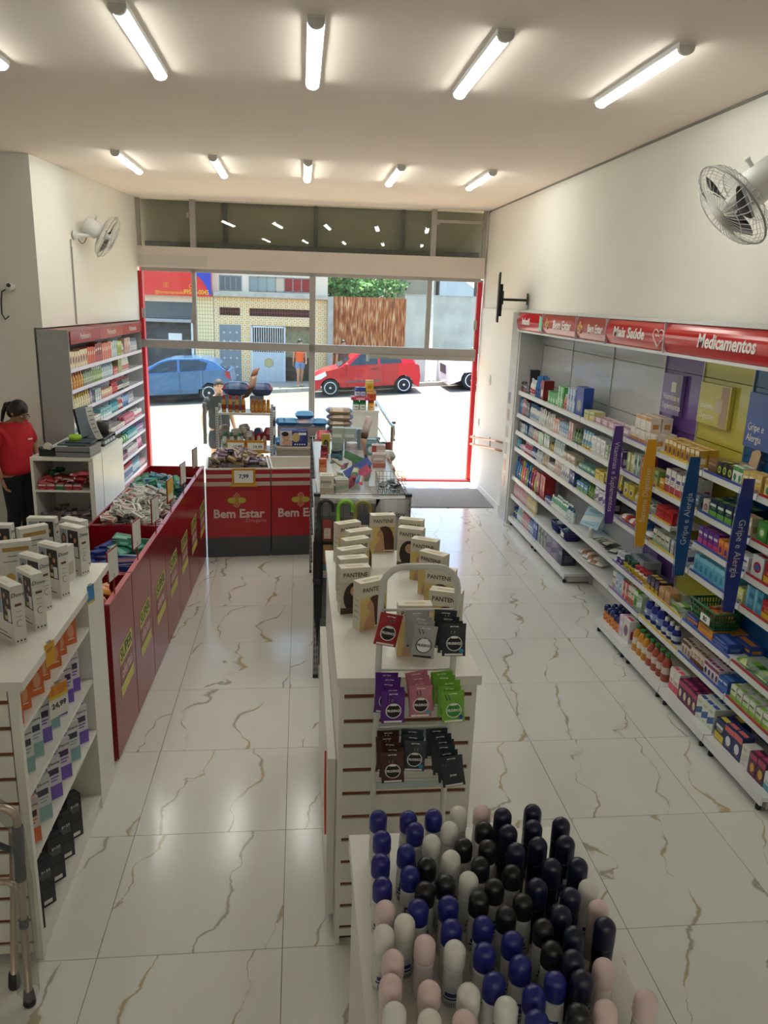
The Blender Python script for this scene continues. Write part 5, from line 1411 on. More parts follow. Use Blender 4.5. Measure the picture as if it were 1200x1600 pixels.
Rrun(3,2,[('box',2,.10,.13,.09,('#d6c23a','#e6dc8f','#3a3a7a'),4,'sunny yellow carton',1,0),('shampoo',3,.055,.1,.05,('#dfdfd0','#c9c48f','#b5b08f'),0,'ivory bottle',1,0),('jar',3,.06,.09,.06,('#cfd0cc','#b9bfb9','#8f9a94'),0,'pale jar',1,.0)])
Rrun(4,2,[('box',2,.13,.10,.10,('#b31f2a','#c9404a','#7d141c'),0,'red carton',1,0)])
Rrun(5,2,[('box',4,.06,.13,.07,('#6a3a9a','#c94a8c','#dfdfe6'),0,'violet carton',2,0),('box',3,.06,.115,.07,('#e07a34','#f0a04a','#6a2a8c'),1,'orange carton',1,0),('box',2,.075,.1,.08,(W3,'#b9bfc4','#3a4fa8'),0,'white carton',1,0)])
Rrun(6,2,[('box',1,.12,.14,.08,('#dfe3e6','#b3262e','#3a5fa8'),4,'white carton with red emblem',1,0),('box',3,.15,.135,.09,('#b31f2a','#d9b83a','#7d141c'),0,'red carton with yellow band',1,0)])
# fourth level
Rrun(0,3,[('shampoo',2,.065,.15,.05,('#4a93b5','#8fc0d6','#2f6a8a'),0,'aqua bottle',1,0),('pack',2,.09,.08,.06,('#dcc4cc','#c96f8c','#efe6e6'),0,'pink pouch',1,0),('shampoo',5,.055,.16,.05,('#b5476a','#e3d0d6','#efe6e6'),0,'magenta bottle',1,0),('spray',3,.05,.15,.05,('#2f4a8c','#dfe3ea','#1f2f5f'),0,'navy can',1,0),('shampoo',4,.05,.14,.05,('#dfe3e6','#c9ccd2','#efefef'),0,'white pump bottle',1,0)])
Rrun(1,3,[('shampoo',3,.055,.15,.05,('#c9b9a0','#dfd2bc','#efe6d8'),0,'sand bottle',1,0),('box',2,.11,.08,.1,('#e3e0d8','#c9c4ba','#b5a48f'),0,'off-white carton',1,0),('box',4,.045,.17,.06,('#dfe0de','#d9663a','#3a4f7a'),2,'slim white and orange carton',1,0),('box',4,.05,.17,.06,(W3,'#5a5f8c','#c9ccd2'),3,'slim white carton',1,0),('box',2,.07,.15,.07,('#3a4f7a','#5a6f9a','#c9d0dc'),2,'indigo carton',1,0)])
Rrun(2,3,[('box',3,.09,.1,.09,('#4a8ac0','#8fbf5a','#dfe6ea'),0,'blue and green carton',1,0),('shampoo',3,.05,.15,.05,('#6f9a4a','#a8bf7a','#3a5a2a'),0,'olive bottle',1,0),('box',3,.09,.15,.08,('#dcdce3','#5a3f7a','#2f2f3c'),3,'white and plum carton',1,0),('box',2,.07,.16,.07,('#26262c','#8f8fa0','#dfdfe3'),2,'black carton',1,0)])
Rrun(3,3,[('pack',2,.16,.07,.11,('#d9553a','#e9e0d8','#b3362a'),0,'red and white flat pack',1,0),('box',2,.09,.10,.09,('#2f5fa8','#8fb0d6','#dfe3ea'),0,'blue carton',1,0),('pack',1,.14,.05,.1,('#c9555a','#dfe0e6','#3a5fa8'),1,'coral flat pack',1,0)])
Rrun(4,3,[('box',4,.06,.115,.07,('#dfe0d6','#8fb08f','#4a6a4a'),0,'white and sage carton',2,0),('box',4,.055,.11,.08,('#d9d6dc','#4a3f7a','#8fbf8f'),2,'white and violet carton',2,0)])
Rrun(5,3,[('box',8,.065,.135,.08,('#5fb0cf','#8fd0e0','#3a86a8'),1,'light blue carton',2,.0),('box',1,.09,.09,.09,('#dfd98f','#b5b05a','#efefe0'),0,'pale lemon carton',1,0)])
Rrun(6,3,[('box',2,.10,.15,.09,('#4f9fc4','#8fc9de','#2f6f94'),2,'cyan carton',1,0),('box',4,.13,.12,.085,('#b31f2a','#d9b83a','#c94a52'),0,'crimson carton with yellow band',2,0)])
# fifth level
cols = ['#2f7fb8','#3f6fa8','#4aa0b8','#d97a3a','#e0708c','#7fb04a','#27358c','#6a2f6a','#b53a4a','#9fc23a']
for_ = [('shampoo',1,.085,.27,.07,(c,c,cols[(i+6) % 10]),0,n_+' toiletry bottle',1,0) for i, (c, n_) in enumerate(zip(cols, ['blue','denim blue','turquoise','orange','pink','green','navy','plum','red','lime']))]
Rrun(0,4,for_+[('box',1,.12,.27,.13,('#8c1a26','#a3323c','#c9a24a'),4,'tall crimson carton',1,0)])
Rrun(1,4,[('box',2,.08,.29,.13,('#9a1f2c','#b5323c','#d9b87a'),4,'tall ruby carton',1,0),('jar',3,.07,.08,.07,('#dfdfe0','#b5bccf','#3a4a7a'),0,'white jar with navy lid',1,0),('tube',9,.05,.14,.05,('#dfe6e0','#5fae8a','#e9efec'),0,'white tube with green band',2,0),('shampoo',3,.06,.15,.05,('#d0dce0','#e6e9ea','#2f5f8c'),0,'clear bottle with dark base',1,0)])
Rrun(3,4,[('jar',2,.075,.11,.075,('#dfe0e6','#5a4a8c','#c9ccd2'),0,'white and violet jar',1,0),('jar',3,.075,.115,.075,('#2f3a34','#c9b83a','#1f4f3a'),0,'dark jar with green lid',1,0),('jar',3,.08,.10,.08,('#e3dcd2','#d9b04a','#b52f34'),0,'cream jar with red lid',1,0)])
Rrun(4,4,[('box',3,.06,.11,.12,('#2f2a3c','#c9a83a','#6a4a9a'),0,'black and yellow carton',1,.0),('box',2,.085,.10,.09,('#c69a6a','#b5895a','#d9b48c'),3,'plain cardboard box',1,.03),('box',1,.10,.05,.1,('#7fb04a','#dfe6d0','#3f7a2a'),0,'green and white flat carton',1,0)])
Rrun(6,4,[('pack',3,.17,.05,.12,('#7fb03a','#c9d68f','#3f7a2a'),0,'green soft pack',1,0)])
# sixth level
Rrun(0,5,[('shampoo',8,.065,.21,.05,('#dba9ae','#e9cfd0','#e6dcdc'),0,'pink bottle',1,0),('shampoo',5,.06,.2,.05,('#dfd29a','#e9e3c4','#e6e0d6'),0,'pale yellow bottle',1,0)])
Rrun(3,5,[('box',1,.06,.17,.12,('#dcd6cc','#b59a8a','#8c7464'),0,'bone carton',1,0),('box',2,.075,.17,.14,('#a9bfcf','#dfe6ea','#5a7a94'),4,'ice blue carton',1,0),('box',2,.06,.16,.14,('#c9553f','#e9dcd2','#8c2f24'),2,'white and vermilion carton',1,0),('box',2,.06,.16,.14,('#e0d0c4','#c96a4a','#6a8c5a'),0,'cream carton with orange print',1,0),('box',1,.06,.17,.14,('#6fae3a','#dfe6d0','#3a6a24'),1,'apple green carton',1,0),('box',1,.09,.15,.12,('#a9bfa4','#dfe6da','#5f8a5a'),3,'celery green carton',1,0)])
Rrun(4,5,[('shampoo',3,.09,.20,.08,('#22308c','#8fa0d6','#e6e6e6'),0,'large royal blue bottle',1,0),('shampoo',3,.07,.14,.07,('#22308c','#c9d0e6','#e6e6e6'),0,'small royal blue bottle',1,0)])
Rrun(5,5,[('box',3,.045,.115,.07,('#d6ccc0','#5a2f24','#8c6a54'),1,'white and maroon carton',2,.0),('box',4,.05,.11,.07,('#d9c9b8','#7a4a3a','#b58a6a'),0,'beige and brown carton',2,0),('box',4,.05,.105,.07,('#dfd6dc','#8c2f5a','#3a2f5a'),1,'white and berry carton',2,0),('box',2,.06,.09,.08,('#2f5fb0','#5f8fd0','#dfe6f0'),0,'cobalt carton',2,0)])
Rrun(6,5,[('box',8,.06,.10,.07,('#e3e6da','#9fcf4a','#5a8a3a'),0,'white and lime carton',2,0)])
# base level
Rrun(0,6,[('jar',2,.08,.13,.08,('#d6c23a','#3a5fa8','#2f4f94'),0,'yellow jar with blue lid',1,0),('shampoo',3,.07,.2,.06,('#a9c9c4','#dfe6e3','#e6e6e6'),0,'mint bottle',1,0),('shampoo',4,.07,.21,.06,('#d9a0a8','#e6d0d0','#c96f7a'),0,'rose bottle',1,0),('shampoo',3,.065,.21,.06,('#8fa6c4','#dfe3ea','#5a6f94'),0,'lavender blue bottle',1,0),('box',2,.07,.22,.10,('#3a4fa0','#5f78c0','#dfe3ea'),2,'blue carton',1,0)])
Rrun(1,6,[('box',3,.10,.23,.14,('#a8a294','#6a7f5a','#4a4f5a'),2,'olive beige carton',1,.0),('box',2,.18,.22,.16,('#8f7f94','#5a4a66','#b5a8a0'),3,'large dusty purple carton',1,.0),('box',1,.16,.2,.16,('#3a3d4a','#6a5f74','#8f8a94'),2,'large slate carton',1,0)])
Rrun(3,6,[('roll',5,.06,.14,.06,('#e07a2e','#e8923f','#1f2c66'),0,'navy and orange bottle',4,.0),('box',1,.07,.19,.12,('#dcc9d4','#c9a0bf','#efe9ea'),2,'pale pink carton',1,0),('box',1,.12,.20,.08,('#dfdcdc','#b33a44','#3a5f9a'),4,'white carton with blue round print',1,0)])
Rrun(5,6,[('box',2,.075,.17,.08,('#dfd9cf','#d9536a','#efe9e2'),0,'cream carton with coral foot',1,0),('box',4,.07,.155,.07,('#5a2348','#b5406a','#dcd0b0'),1,'dark berry carton',3,0),('box',3,.08,.17,.075,('#dcdfd6','#3a5fa0','#8fb05a'),3,'white carton with blue wave',2,0)])
Rrun(6,6,[('box',1,.10,.15,.09,('#1f2f5a','#d9c23a','#dfdfe6'),0,'navy carton with yellow foot',2,0),('box',2,.095,.17,.08,('#1f3566','#d96a6a','#dfe3ea'),1,'navy and white carton with red edge',1,.0),('box',1,.08,.15,.09,('#dfdcd4','#cfccc4','#a8a49c'),3,'plain white carton',1,0),('box',2,.075,.155,.08,('#5a2a4a','#b5406a','#d9a83a'),1,'plum carton',1,0),('box',1,.08,.12,.08,(W3,'#4a9ab0','#dfe6e6'),0,'white and teal carton',1,0)])
for i in range(3):
    for r in range(2):
        o = link('medicine_carton', carton(.09,.085,.112,('#e3ddd2','#d08c4a','#dfd9cc'),1), None, (2.82+.095*r, 6.12-.10*i, 1.737+.1125), R(-90)); tag(o, f'{ORD[i]} orange-edged carton from doorway, {["front","second"][r]} row of the upper layer, purple bay', 'box', 'upper white and orange cartons, purple bay')
# juices in glass-clear bottles with parts
for i in range(7):
    yv = 5.555-.088*i; red = i >= 3
    t = thing('juice_bottle', f'{ORD[i % 3 if not red else i-3]} {"red" if red else "yellow"} juice bottle with green cap from the doorway end, base of yellow bay', 'bottle', (2.735, yv, .112), R(-90), f'{"red" if red else "yellow"} juice bottles')
    if 'jb' not in PM:
        PM['jbc'] = MB().lathe([(.019,.192),(.020,.194),(.020,.214),(.017,.218)], mt('#2f7a3a', .35), 12).mesh('cap')
    kk = 'jb'+str(red)
    if kk not in PM:
        jm = mt('#a8503c' if red else '#d0913a', .15, var=.05)
        PM[kk] = MB().lathe([(.032,0),(.036,.008),(.036,.06),(.033,.09),(.036,.12),(.034,.145),(.02,.172),(.016,.19)], jm, 14).mesh('body')
        PM['jb'] = 1
        q = MB(); q.lathe([(.0368,.062),(.0342,.09),(.0368,.118)], mt('#e3d9c4' if not red else '#dcc6bf', .5), 14, cap=False); PM[kk+'l'] = q.mesh('label')
    link('body', PM[kk], t); link('cap', PM['jbc'], t); link('label', PM[kk+'l'], t)
def heap_fill(n, x0, x1, y0, y1, z0, mk, parent, zr, tilt, M, lift):
    """the packs lower in a heap, of which next to nothing shows: one mesh of kind stuff inside the bin"""
    bm = bmesh.new(); mats = []
    for c in range(n):
        u, v = RNG.random(), RNG.random(); z = z0+RNG.uniform(0, zr)+(lift(u, v) if lift else 0)
        me = mk[RNG.randrange(len(mk))].copy()
        me.transform(Matrix.Translation((x0+(x1-x0)*u, y0+(y1-y0)*v, z)) @ Euler((R(RNG.uniform(-tilt, tilt)), R(RNG.uniform(-tilt, tilt)), RNG.uniform(0, 2*PI))).to_matrix().to_4x4())
        idx = []
        for m in me.materials:
            if m not in mats: mats.append(m)
            idx.append(mats.index(m))
        k = len(bm.faces); bm.from_mesh(me); bm.faces.ensure_lookup_table()
        for f in bm.faces[k:]: f.material_index = idx[f.material_index]
        bpy.data.meshes.remove(me)
    me = bpy.data.meshes.new('heap_below'); bm.to_mesh(me); bm.free()
    for m in mats: me.materials.append(m)
    tag(link('heap_below', me, parent), kind='stuff')
# baskets
def basket(label, loc, rz, w, d, h, col, name='basket'):
    t = thing('basket', label, 'basket', loc, rz); m = mt(col, .4, var=.03)
    q = MB(); sp = .82
    def ring(z, s, a=.004):
        return [(-w/2*s,-d/2*s,z),(w/2*s,-d/2*s,z),(w/2*s,d/2*s,z),(-w/2*s,d/2*s,z)]
    for z, s in ((.012,sp),(h*.36,sp+.06),(h*.68,sp+.12),(h,1.0)):
        r = ring(z, s)
        q.tube(r, .006 if z < h else .009, m, 6, True)
    for (a, b) in (((-1,-1),(1,-1)),((1,-1),(1,1)),((1,1),(-1,1)),((-1,1),(-1,-1))):
        n = 9
        for k in range(n+1):
            f = k/n; x = a[0]+(b[0]-a[0])*f; y = a[1]+(b[1]-a[1])*f
            q.tube([(x*w/2*sp, y*d/2*sp, .01),(x*w/2, y*d/2, h)], .0055, m, 4)
    q.build('lattice', t)
    MB().box(-w/2*sp, -d/2*sp, 0.0, w/2*sp, d/2*sp, .008, m).build('floor', t)
    return t
def heap(n, x0, x1, y0, y1, z0, mk, label, cat, name, group, zr=.05, tilt=25, M=None, lift=None, filler=None):
    if filler: return heap_fill(n, x0, x1, y0, y1, z0, mk, filler, zr, tilt, M, lift)
    """loosely tossed packs: a jittered grid so that they rest against each other"""
    nx = max(1, int(round(math.sqrt(n*(x1-x0)/(y1-y0))))); ny = max(1, int(math.ceil(n/nx)))
    c = 0
    for j in range(ny):
        for i in range(nx):
            if c >= n: return
            x = x0+(x1-x0)*(i+.5)/nx+RNG.uniform(-.3,.3)*(x1-x0)/nx; y = y0+(y1-y0)*(j+.5)/ny+RNG.uniform(-.3,.3)*(y1-y0)/ny
            z = z0+RNG.uniform(0, zr)+(lift((x-x0)/(x1-x0), (y-y0)/(y1-y0)) if lift else 0)
            me = mk[RNG.randrange(len(mk))]
            o = link(name, me, None); P = Vector((x, y, z)); P = M @ P if M else P
            o.location = P; o.rotation_euler = (R(RNG.uniform(-tilt, tilt)), R(RNG.uniform(-tilt, tilt)), RNG.uniform(0, 2*PI))
            tag(o, label, cat, group); c += 1
for i, y in enumerate((7.95, 7.66)):
    basket(['navy basket of white packs, doorway end of the sixth shelf, second grey bay', 'navy basket with a price card on the sixth shelf of the second grey bay'][i], (2.87, y, .3975), R(-90), .22, .16, .10, '#272c78')
    heap(6, 2.82, 2.92, y-.07, y+.07, .415, [pillow(.09,.06,.03,('#dfe0e0','#a9b5c4','#c9ced6'),0), pillow(.09,.06,.03,('#7fa6bf','#dfe3ea','#4a6a94'),1)], 'small soft pack heaped in a navy shelf basket', 'pack', 'pack', 'packs in the navy baskets', .06)
MB().box(-.002,-.045,0,.002,.045,.05, TXTW).build('price_card', bpy.data.objects['basket.001'], (0.0,-.085,.03), R(90))
gb = basket('green plastic basket with an 80 card on the fifth shelf of the blue-strip bay', (2.87, 4.72, .71), R(-90), .34, .20, .13, '#1f6a3c')
MB().box(-.06,-.003,0,.06,.003,.055, TXTW).build('price_card', gb, (.06,-.108,.03))
text('80', .05, TXTB, (.06, -.1125, .057), FRONT, gb)
heap(9, 2.81, 2.93, 4.60, 4.84, .735, [carton(.10,.06,.03,('#d9702a','#e89a4a','#8c2a1f'),3), carton(.10,.06,.03,('#c9542a','#dfd0b0','#3a3f8c'),0)], 'flat orange carton heaped in the green basket', 'box', 'carton', 'cartons in the green basket', .07, 18)
for i, (y, dx, dz, pal) in enumerate(((4.86,0,0,('#27459a','#e08a34','#dfe3ea')),(4.66,0,0,('#e08f2a','#e8a850','#27459a')),(4.46,0,0,('#27459a','#5f78c0','#dfe3ea')),(4.62,.125,0,('#e09a34','#e8b060','#27459a')),(4.42,.125,0,('#2f4f9f','#e08a34','#dfe3ea')))):
    o = link('carton', carton(.19,.11,.06,pal,3), None, (2.83+dx, y, .647), R(-90))
    tag(o, f'{["blue","orange","blue","orange","blue"][i]} and {["orange","blue","pale blue","blue","orange"][i]} carton {["first","second","third","first","second"][i]} from the yellow bay, {"front" if dx == 0 else "back"} row by green basket', 'box', 'cartons under the green basket')
# tilted light blue display box and flat black packs
o = tag(link('carton', carton(.26,.06,.20,('#a9cfe0','#dfeaf0','#5f94b5'),3), None, (2.86, 7.10, .652), R(-70)), 'light blue display carton leaning back on the fifth shelf of the third grey bay', 'box'); o.rotation_euler = (R(-28), 0, R(-70)); o.location.z += .035
for i in range(5):
    o = tag(link('pack', pillow(.19,.12,.018,('#232529','#c9c4b0','#3a3c40'),0), None, (2.87+.02*(i % 2), 6.74-.085*i+.04, .648+.012*(i % 3)), R(-80+7*i)), f'{ORD[i]} flat black pack from the blue display carton, fifth shelf', 'pack', 'flat black packs')
tag(link('bottle', bottle(.05,.05,.10,('#dfdfdf','#c9ccd0','#e9e9e9'),'spray'), None, (2.80, 6.92, .647)), 'small white bottle between blue display carton and black packs', 'bottle')
for i in range(5):
    o = tag(link('pack', pillow(.20,.12,.05,('#e3dfd6','#9a6238','#dcd8d0'),0), None, (2.86, 7.12-.075*i, .397+.018*(i % 2)), R(-78+4*i)), f'{ORD[i]} white and brown snack pack from the doorway end, sixth shelf', 'pack', 'white and brown snack packs')
tag(link('carton', carton(.26,.16,.13,('#9aa0a8','#5f6670','#23406a'),2), None, (2.90, 5.92, .648), R(-90)), 'large grey and navy carton behind the jars, fifth shelf of purple bay', 'box')
for y, pl in ((5.05, 'yellow bay'), (4.0, 'red-strip bay')):
    t = thing('acrylic_tray', f'clear acrylic tray on the fifth shelf of the {pl}', 'tray', (2.87, y, .648))
    q = MB(); q.box(-.10,-.14,.0,-.097,.14,.07, ACRYL); q.box(.097,-.14,.0,.10,.14,.09, ACRYL); q.box(-.10,-.14,0,.10,-.137,.08, ACRYL); q.box(-.1,.137,0,.1,.14,.08, ACRYL); q.build('walls', t)
tag(link('carton', carton(.12,.09,.09,('#a5855c','#8c6f4a','#c9ab84'),0), None, (2.92, 4.80, 1.738), R(-60)), 'opened brown cardboard box on the top shelf beside the black cartons', 'box')
q = MB(); q.add([(0,-.05,0),(0,.05,0),(.03,.05,.17),(.03,-.05,.17),(.045,0,.2)], [(0,1,2,4,3)], mt('#c9ab84', .7)); o = q.build('cardboard_flap', None, (2.95, 4.72, 1.74)); o.modifiers.new('s','SOLIDIFY').thickness = .003
tag(o, 'upright torn cardboard flap on the top shelf against the blue panel', 'cardboard')
# ================================================================== perfumery shelving along the left wall
pa = math.atan2(3.44, .10)
PS = thing('perfumery_shelving', 'tall white perfumery shelving with red header under the wall fan', 'shelving', (-2.50, 8.92, 0), pa)
PLV = [1.95, 1.72, 1.48, 1.235, .975, .74, .505, .20]
MB().box(-.02, 0, 0, .0, .33, 2.37, mt('#a9aaa8', .45, var=.02)).build('side_panel', PS)
MB().box(3.43, 0, 0, 3.45, .30, 2.37, METAL).build('side_panel', PS)
for k in range(3): MB().box(1.145*k+.003, .285, .12, 1.145*(k+1)-.003, .30, 2.35, mt('#b9b4c0', .3, var=.02)).build('back_panel', PS)
MB().box(0, 0.0, 2.352, 3.43, .30, 2.37, mt('#9a6a66', .5)).build('top_panel', PS)
for z in PLV:
    for k in range(3):
        q = MB(); q.box(1.145*k+.002, .006, z-.03, 1.145*(k+1)-.002, .285, z-.008, SHELFM); q.box(1.145*k+.002, 0, z-.042, 1.145*(k+1)-.002, .007, z, mt('#dcd6e4', .4, var=.02)); q.build('shelf', PS)
MB().box(0, .004, .06, 3.43, .02, .155, mt('#b5606f', .4)).build('kick_panel', PS)
MB().box(0, -.06, 0, 3.43, .28, .06, LAMI).build('plinth', PS)
for k, c in enumerate(('#a34a4c','#a85a58','#9c3a42')):
    h_ = MB().box(1.145*k+.004, -.02, 2.215, 1.145*(k+1)-.004, .0, 2.352, mt(c, .15, var=.04)).build('header', PS)
    text('Perfumaria', .095, mt('#e3d3cf', .5, var=0), (1.145*k+.55, -.0215, 2.285), FRONT, h_, sx=1.0)
PMx = Matrix.Translation((-2.50, 8.92, 0)) @ Euler((0,0,pa)).to_matrix().to_4x4()
def Prun(li, specs, s0=.02, s1=3.41):
    z = PLV[li]-.008
    pos = lambda s, dp: PMx @ Vector((s, .012+dp, z))
    nm = ['top','second','third','fourth','fifth','sixth','seventh','lowest'][li]
    shelf_run(pos, pa, s0, s1, specs, f'{nm} perfumery shelf', 'the counter', [.255,.19,.195,.20,.215,.19,.19,.255][li], .26, 'perfumery_carton')
W3 = '#e6e4de'
Prun(0,[('box',7,.085,.19,.1,('#e0cda6','#a3453a','#3a2a24'),4,'cream carton with portrait disc',1,.0),('box',4,.07,.2,.1,('#d9663a','#c04a2a','#e9d0b8'),2,'orange carton',1,0),('box',3,.085,.23,.1,('#8c2a24','#a8403a','#d9b8a8'),0,'dark red carton',1,0),('box',5,.08,.22,.1,('#d98a6f','#c96a54','#efd6c8'),2,'coral carton',1,0),('box',3,.08,.22,.1,('#9fb8b8','#dfe6e3','#6f8f94'),2,'pale aqua carton',1,0),('box',3,.07,.21,.1,('#9fb03a','#c9cf8f','#5a7a2a'),1,'lime carton',1,0),('shampoo',2,.06,.15,.05,('#d9dfe3','#c97a5a','#e9e9e6'),0,'white bottle',1,.02),('box',5,.055,.22,.09,('#d9bcb0','#a87a6c','#e9dfd6'),2,'rosy beige carton',1,0),('shampoo',6,.06,.2,.05,('#b9bfc9','#dfe0e3','#7a7f8c'),0,'silver bottle',1,0)])
Prun(1,[('shampoo',5,.085,.19,.06,('#c98a2a','#d9a85a','#a35a24'),0,'amber bottle',1,0),('shampoo',5,.065,.19,.05,('#9aa58a','#c9cfb8','#6f7a5a'),0,'sage bottle',1,0),('shampoo',5,.07,.19,.05,('#8fae6a','#c4d6a8','#dfe3d6'),0,'light green bottle',1,0),('shampoo',6,.075,.2,.05,('#b5c9cf','#dfe8ea','#8fa6b5'),0,'pale blue bottle',1,0),('box',3,.06,.1,.07,('#c94a4a','#e0a08f','#efe0d8'),0,'small red carton',1,.03),('box',2,.085,.2,.09,('#8f9a6a','#b5bf94','#6a7a4a'),2,'khaki carton',1,0),('shampoo',6,.055,.2,.05,('#dfdcda','#c96f6a','#efefec'),0,'white and red bottle',1,0)])
Prun(2,[('shampoo',8,.075,.18,.05,('#d9d0a0','#e9e3c8','#cfa83a'),0,'pale yellow bottle',1,0),('shampoo',1,.08,.2,.05,('#b594c0','#d6c4dc','#8f6fa0'),0,'lilac bottle',1,.1),('box',3,.075,.15,.08,('#9ab0c0','#dfe3e0','#b5b06a'),0,'blue and cream carton',1,.01),('box',5,.09,.11,.08,('#dcc098','#d97f7a','#efe3d0'),0,'peach carton',1,.0),('shampoo',4,.065,.19,.05,('#b52f3a','#d96a70','#8c1f2a'),0,'red bottle',1,0),('shampoo',4,.06,.18,.05,('#3a3440','#dfd8d6','#b54a4a'),0,'dark bottle',1,0),('shampoo',5,.06,.17,.05,('#6f7a74','#c9cfc9','#8c4a4a'),0,'grey bottle',1,0)])
Prun(3,[('pack',3,.12,.12,.06,('#4a8f7a','#dfe6df','#2f6f5a'),0,'green pouch',1,0),('box',6,.1,.085,.09,('#dfe0da','#c9b0a8','#8fb0b5'),0,'white carton',2,0),('box',5,.09,.13,.08,('#6fb0bf','#dfeaea','#3a8094'),0,'aqua carton',1,0),('shampoo',5,.065,.17,.05,('#3fa0b0','#a8d6dc','#2f7f8f'),0,'teal bottle',1,0),('shampoo',3,.065,.17,.05,('#b54a4a','#e3d6d0','#dfdfda'),0,'red cap bottle',1,0),('pack',3,.1,.16,.05,('#3a78b5','#6fa0d0','#dfe6ea'),0,'blue hanging pouch',1,0),('shampoo',4,.065,.17,.05,('#b5b0c0','#dfdce3','#8f8aa0'),0,'grey violet bottle',1,0)])
Prun(4,[('jar',3,.085,.1,.08,('#b5343a','#dfd0c8','#8c2028'),0,'red jar',1,.02),('jar',2,.085,.12,.08,('#c9862a','#dcae6a','#8c5f1f'),0,'amber jar',1,.02),('box',7,.09,.07,.09,('#dfd9d2','#c9a8a0','#b58f8a'),0,'white flat carton',2,.0),('roll',9,.055,.13,.05,('#c9607a','#dfa8b5','#d97f94'),0,'pink roll-on',2,0),('roll',7,.055,.12,.05,('#e3dfe0','#c96f8a','#efecec'),0,'white roll-on',2,0)],1.0)
Prun(5,[('pack',4,.11,.1,.06,('#6fae5a','#bfd6a8','#3f7a3a'),0,'green pouch',1,0),('roll',8,.06,.13,.05,('#7fc0c9','#c4e0e3','#4a9aa8'),0,'turquoise roll-on',2,0),('roll',6,.055,.13,.05,('#dfe3e6','#a88fb5','#8f6fa3'),0,'white and violet roll-on',2,0)],1.9)
Prun(6,[('jar',5,.08,.1,.08,('#c9b0c0','#a05f8a','#6a3a5a'),0,'mauve jar',1,0),('roll',9,.055,.12,.05,('#e3e0e0','#c9a8b5','#dfdcdc'),0,'cream roll-on',2,0),('tube',4,.06,.17,.045,('#c46f94','#dfb0c4','#a84a74'),0,'magenta tube',1,0)],1.9)
Prun(7,[('spray',9,.065,.22,.06,('#d0d9e3','#4a78a8','#a8343c'),0,'white and blue spray can',1,0),('spray',6,.06,.22,.06,('#5f94b8','#c4d9e6','#3a5f80'),0,'blue spray can',1,.02),('pack',3,.12,.1,.08,('#e0c4cc','#d98fa3','#efe3e6'),0,'round pink pack',1,0)],1.9)
tag(MB().box(-2.50, 10.0, 2.372, -2.60, 10.6, 2.378, mt('#a8504c', .5)).build('loose_panel'), 'loose red board lying on top of the perfumery shelving', 'panel')

# ================================================================== shampoo gondola on the left
lg = thing('shelf_gondola', 'white open-shelf gondola topped with white shampoo kits, beside the red bins', 'gondola')
gx0, gx1, gy0, gy1 = -1.74, -1.09, 2.85, 4.20
MB().box(gx0-.02, gy0-.03, 1.30, gx1+.035, gy1+.015, 1.34, LAMI).build('top', lg, bev=.003)
for z in (1.10, .80, .495, .09): MB().box(gx0+.3, gy0+.03, z-.02, gx1-.004, 3.885, z, LAMI).build('shelf', lg)
MB().box(gx0+.28, gy0+.03, .0, gx0+.3, gy1, 1.30, LAMI).build('back_panel', lg)
MB().box(gx0+.3, 3.885, 0, gx1, 3.905, 1.30, LAMI).build('inner_side', lg)
MB().box(gx1-.02, 3.905, 0, gx1-.002, gy1, 1.30, LAMI).build('corner_panel', lg)
MB().box(gx0, gy1-.02, 0, gx1-.02, gy1, 1.30, LAMI).build('end_panel', lg)
MB().box(gx1-.035, gy0, 0, gx1, gy0+.03, 1.30, LAMI).build('front_post', lg)
MB().box(gx0, gy0, 0, gx0+.02, gy1-.02, 1.30, LAMI).build('side_panel', lg)
MB().box(gx0+.3, gy0+.05, 0, gx1-.012, 3.885, .07, LAMI).build('plinth', lg)
slat_end(lg, gx0, gx1-.02, gy0, .03, 1.30, 1.236)
